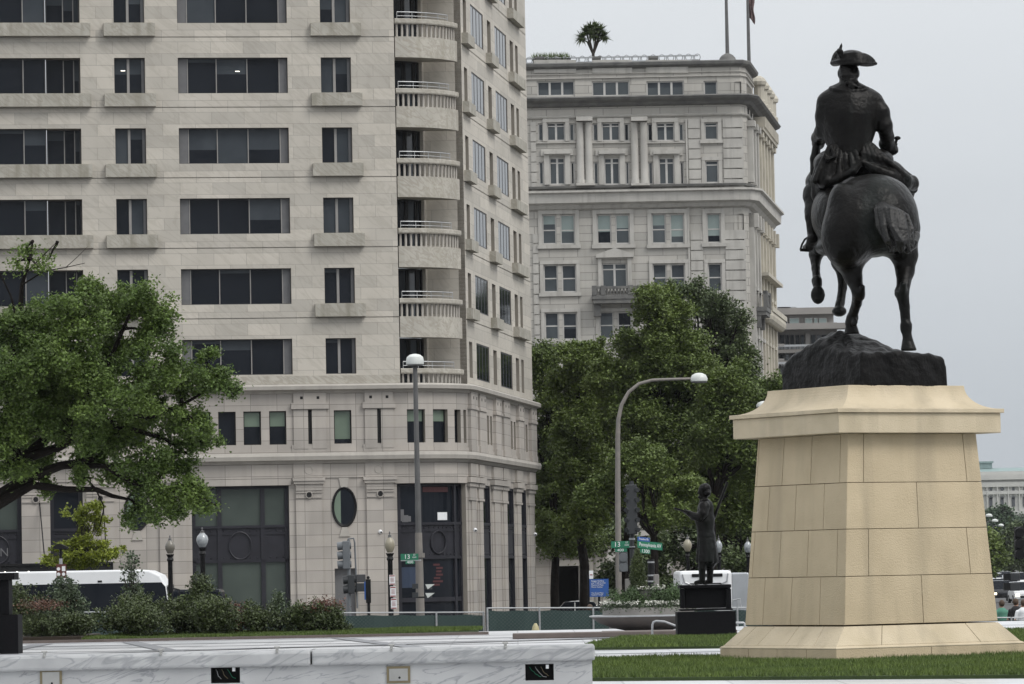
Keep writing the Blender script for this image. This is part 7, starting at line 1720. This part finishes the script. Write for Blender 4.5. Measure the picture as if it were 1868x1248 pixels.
# coat skirts: pleats fanning from the waist
ck = SDF(np.array(S(1470, 400, .0)), np.array(S(1690, 250, 3.0)), .018)
L_ = [(1512, 268, 1498, 300, 1487, 330), (1517, 266, 1505, 300, 1496, 331), (1523, 265, 1513, 300, 1507, 330), (1529, 264, 1521, 298, 1518, 326), (1535, 263, 1532, 296, 1531, 321), (1541, 263, 1543, 292, 1544, 315), (1547, 262, 1553, 288, 1557, 308), (1553, 262, 1561, 280, 1567, 298)]
for i, (a, b_2, c, d, e, f) in enumerate(L_): ck.chain([rs(a, b_2-2, -.20), rs(c, d, -.34), rs(e, f, -.40+.05*(i % 2))], [.028, .045, .062], .010)
R_ = [(1573, 262, 1574, 280, 1577, 298), (1578, 262, 1583, 282, 1592, 304), (1583, 262, 1592, 284, 1606, 308), (1587, 263, 1602, 288, 1622, 314), (1590, 264, 1611, 290, 1640, 318), (1593, 266, 1620, 294, 1656, 326)]
for i, (a, b_2, c, d, e, f) in enumerate(R_): ck.chain([rs(a, b_2-2, -.20), rs(c, d, -.33), rs(e, f, -.30+.1*i/5)], [.028, .045, .068], .010)
ck.ell(rs(1528, 298, .09), (.42, .42, .26), k=.04); ck.ell(rs(1592, 292, .09), (.36, .42, .2), k=.04); ck.chain([rs(1500, 318, -.2), rs(1502, 345, 0), rs(1498, 372, .1)], [.13, .12, .08], .04)
# rolled hems
ck.chain([rs(1574, 296, -.42), rs(1596, 309, -.4), rs(1625, 322, -.3), rs(1650, 333, -.1), rs(1664, 336, .1)], [.05, .09, .11, .13, .12], .04); ck.chain([rs(1664, 330, .1), rs(1666, 345, .25)], [.1, .08], .04)
ck.chain([rs(1572, 296, -.42), rs(1556, 312, -.42), rs(1530, 326, -.4), rs(1505, 335, -.35), rs(1494, 337, -.2)], [.04, .07, .075, .08, .07], .03)
ck.chain([rs(1500, 300, -.1), rs(1492, 330, .1), rs(1491, 355, .2), rs(1494, 378, .15)], [.12, .12, .1, .07], .05)
ck.ell(rs(1491, 378, .1), (.075, .07, .06), k=.03)
ck.chain([rs(1517, 268, -.3), rs(1524, 286, -.4), rs(1510, 291, -.42), rs(1505, 282, -.38)], [.03, .035, .035, .03], .015)
ck.chain([rs(1490, 262, .6), rs(1487, 290, .55), rs(1486, 315, .5)], [.07, .085, .08], .04)
ck.mesh('coat_skirt', 'bronze', rider, org, iters=1)
# three-cornered hat with a plume
ht_ = SDF(np.array(S(1505, 135, .3)), np.array(S(1610, 66, 3.0)), .014)
hc = np.array(rs(1553, 108, .05)); g = np.meshgrid(*[ht_.lo[i]+ht_.h*np.arange(ht_.n[i]) for i in range(3)], indexing='ij')
ht_.ell(rs(1553, 107, .05), (.25, .26, .15), k=.03)
def cubic(p0, p1, p2, p3, n=16): return [tuple(np.array(p0)*(1-t)**3+3*np.array(p1)*t*(1-t)**2+3*np.array(p2)*t*t*(1-t)+np.array(p3)*t**3) for t in [i/n for i in range(n+1)]]
corners = [rs(1517.5, 115, .1), rs(1597.5, 116, .0), rs(1545, 112, .75)]
crown_c = np.array(rs(1552, 108, .1))
# turned-up brim panels: back (towards us), left-front, right-front
def flap(a, b, bulge, top_lift, n=22):
    a, b = np.array(a), np.array(b)
    for i in range(n+1):
        t = i/n; base_ = a*(1-t)+b*t+np.array(bulge)*4*t*(1-t)*.9+np.array([0, 0, -.045])*4*t*(1-t); up = base_+np.array([0, 0, top_lift])*(4*t*(1-t))**.62+(crown_c-base_)*np.array([.16, .16, 0])*4*t*(1-t)
        ht_.cone(tuple(base_), tuple(up), .026, .02, .018)
flap(corners[0], corners[1], (0, -.36, 0), .19); flap(corners[0], corners[2], (-.06, .02, 0), .24); flap(corners[1], corners[2], (.06, .05, 0), .2)
ht_.ell(rs(1553, 113.5, .1), (.34, .34, .05), k=.04)
ht_.chain([rs(1534, 100, -.12), rs(1532, 92, -.1), rs(1534.5, 84, -.08), rs(1535.5, 78.5, -.06)], [.05, .035, .022, .008], .015); ht_.ell(rs(1532, 94, -.15), (.06, .04, .05), k=.02)
ht_.chain([rs(1530, 98, -.12), rs(1528, 90, -.1)], [.03, .012], .015)
ht_.mesh('hat', 'bronze', rider, org, iters=1)
# sword hilt and scabbard, stirrup, saddle cloth edge
m = MB(); O_ = Vector(org); V3 = lambda p: Vector(p)-O_
m.tube([V3(rs(1636, 254, .3)), V3(rs(1631, 268, .3))], .026, 8); m.ball(V3(rs(1637, 252, .3)), .045, 8, (1.3, 1, .8)); m.tube([V3(rs(1628, 276, .3)), V3(rs(1618.5, 296, .2))], [.022, .02], 6); m.tube([V3(rs(1628, 262, .3)), V3(rs(1637, 264, .3))], .022, 6)
m.build('sword', 'bronze', rider, smooth=True)
m = MB(); m.tube([V3(rs(x, y, .7)) for x, y in ((1474, 433), (1468, 437), (1463, 446), (1460, 456))], .02, 6); m.tube([V3(rs(1460, 456, .7)), V3(rs(1478, 457, .75))], [.03, .03], 6); m.tube([V3(rs(1474, 433, .7)), V3(rs(1480, 430, .7)), V3(rs(1486, 400, .75))], .02, 6); m.build('stirrup', 'bronze', horse, smooth=True)

# ================================================================ SMALL STANDING STATUE
YQ = 101.5
b = at(1288, 1163, YQ); b.z = .05; sp = thing('granite_pedestal', 'black stepped granite pedestal under the small standing statue', 'pedestal', b)
def gq(x, y, d=0): p = at(x, y, YQ+d); return (p.x-b.x, p.y-b.y, p.z-b.z)
def gb(x0, y0, x1, y1, d0, d1, nm, bev=.015):
    p, q = gq(x0, y1), gq(x1, y0); m = MB(); m.box(p[0], q[0], d0, d1, max(0, p[2]), q[2]); m.build(nm, 'granite_black', sp, bevel=bev)
gb(1236.5, 1115, 1342, 1170, -.0, 1.3, 'base'); gb(1241, 1110, 1337, 1115, .05, 1.25, 'base_moulding'); gb(1250, 1070, 1330, 1110, .15, 1.15, 'die'); gb(1240, 1066, 1334, 1074, .03, 1.27, 'cap')
gb(1241, 1074, 1249, 1110, .06, .2, 'corner_pier'); gb(1325, 1074, 1334, 1110, .06, .2, 'corner_pier')
st2 = thing('standing_statue', 'small dark bronze figure in a long frock coat holding out a flat sheet', 'statue', Vector(b)+Vector(gq(1288, 1066, .6))); O2 = tuple(Vector(st2.location))
def T_(x, y, d=0): return tuple(at(x, y, YQ+.6+d))
f = SDF(np.array(T_(1225, 1068, -.55)), np.array(T_(1320, 876, .55)), .014)
# trunk and long coat: shoulders, chest, waist, skirts
f.chain([T_(1287, 928), T_(1286, 950), T_(1288, 985)], [.19, .21, .19], .08); f.chain([T_(1289, 980), T_(1290, 1005), T_(1291, 1020)], [.20, .225, .23], .06)
for i in range(11):
    a = 2*math.pi*i/11; f.chain([T_(1289+13*math.cos(a), 985, .17*math.sin(a)), T_(1290+17.5*math.cos(a), 1024, .22*math.sin(a))], [.05, .055], .03)
f.chain([T_(1284, 924, -.2), T_(1288, 921, 0), T_(1289, 924, .2)], [.12, .12, .12], .06)
f.cone(T_(1286, 918), T_(1284, 906), .095, .08, .03)
f.ell(T_(1282.5, 896), (.11, .105, .155), k=.03); f.ell(T_(1274, 899), (.032, .025, .03), k=.02); f.ell(T_(1277, 907), (.055, .06, .04), k=.03); f.cone(T_(1279, 913, -.08), T_(1278, 925, -.12), .04, .05, .02)
f.ell(T_(1286.5, 891), (.125, .12, .12), k=.03); f.ell(T_(1290, 897), (.09, .11, .12), k=.03)
for i in range(8): f.ell(T_(1288+random.uniform(-4, 6), 893+random.uniform(-3, 9), random.uniform(-.1, .1)), (.05, .05, .05), k=.04)
# legs and shoes
for x, d in ((1280, -.13), (1294, .12)): f.chain([T_(x+3, 1015, d), T_(x+1, 1038, d), T_(x+1, 1058, d)], [.11, .085, .07], .03); f.chain([T_(x+2, 1061, d), T_(x-10, 1063, d)], [.06, .05], .02)
# near arm forward with the sheet, far arm down
f.chain([T_(1286, 923, -.22), T_(1283, 936, -.27), T_(1276, 944, -.27)], [.115, .11, .10], .03); f.chain([T_(1276, 944, -.27), T_(1266, 942, -.25), T_(1257, 936.5, -.22)], [.10, .085, .07], .03)
f.ell(T_(1252, 934, -.2), (.07, .05, .045), k=.02)
for i in range(4): f.cone(T_(1251, 934+i*.8, -.26+i*.035), T_(1245, 932.5, -.28+i*.04), .02, .015, .008)
f.cone(T_(1253, 932, -.2), T_(1248, 928.5, -.2), .02, .016, .01)
f.chain([T_(1291, 924, .24), T_(1295, 955, .28), T_(1293, 985, .26)], [.1, .085, .07], .03); f.ell(T_(1292, 993, .26), (.045, .05, .08), k=.02)
for i in range(4): f.cone(T_(1290+i*1.6, 996, .26), T_(1289+i*1.6, 1002, .25), .018, .013, .008)
fig = f.mesh('figure', 'bronze', st2, O2, iters=1)
m = MB(); v0 = Vector(T_(1230, 925.5, -.2))-Vector(O2); v1 = Vector(T_(1255, 932.5, -.2))-Vector(O2); dpt = Vector((0, .16, 0)); m.add([v0-dpt, v1-dpt, v1+dpt, v0+dpt]+[v-Vector((0, 0, .045)) for v in (v0-dpt, v1-dpt, v1+dpt, v0+dpt)], [(0, 1, 2, 3), (7, 6, 5, 4), (0, 4, 5, 1), (1, 5, 6, 2), (2, 6, 7, 3), (3, 7, 4, 0)]); m.build('sheet', 'bronze', fig, bevel=.008)
m = MB(); m.tube([Vector(T_(1300, 952, .1))-Vector(O2), Vector(T_(1327, 879, .1))-Vector(O2)], [.035, .03], 8); m.build('rod', 'bronze', fig, smooth=True)
m = MB(); p = Vector(T_(1289, 1066))-Vector(O2); m.box(p.x-.38, p.x+.33, -.33, .33, 0, .03); m.build('base_plate', 'bronze', st2)
# extra trees that close the view just outside the frame and behind the pedestal
random.seed(13)
for i, (x, y, Yt) in enumerate(((1640, 965, 620), (1700, 950, 800), (1755, 940, 950), (1920, 900, 700), (1990, 880, 520), (1560, 980, 480))):
    far_tree(('fourth', 'fifth', 'sixth', 'seventh', 'eighth', 'ninth')[i]+' avenue tree hidden behind the pedestal or beyond the right edge', x, y, 28, Yt, 'leaf_far', 5000)
# ================================================================ HAZE
m = MB(); m.box(-420, 620, -15, 2150, GZ-1.2, 150); hz = m.build('haze', 'white'); hz['kind'] = 'stuff'; hz['label'] = 'thin pale haze over the avenue'
hm = bpy.data.materials.new('haze_air'); hm.use_nodes = True; t = hm.node_tree; t.nodes.clear()
o_ = t.nodes.new('ShaderNodeOutputMaterial'); v_ = t.nodes.new('ShaderNodeVolumePrincipled'); v_.inputs['Color'].default_value = (.95, .97, 1, 1); v_.inputs['Density'].default_value = .00004; v_.inputs['Anisotropy'].default_value = .2
t.links.new(v_.outputs[0], o_.inputs['Volume']); hz.data.materials.clear(); hz.data.materials.append(hm)
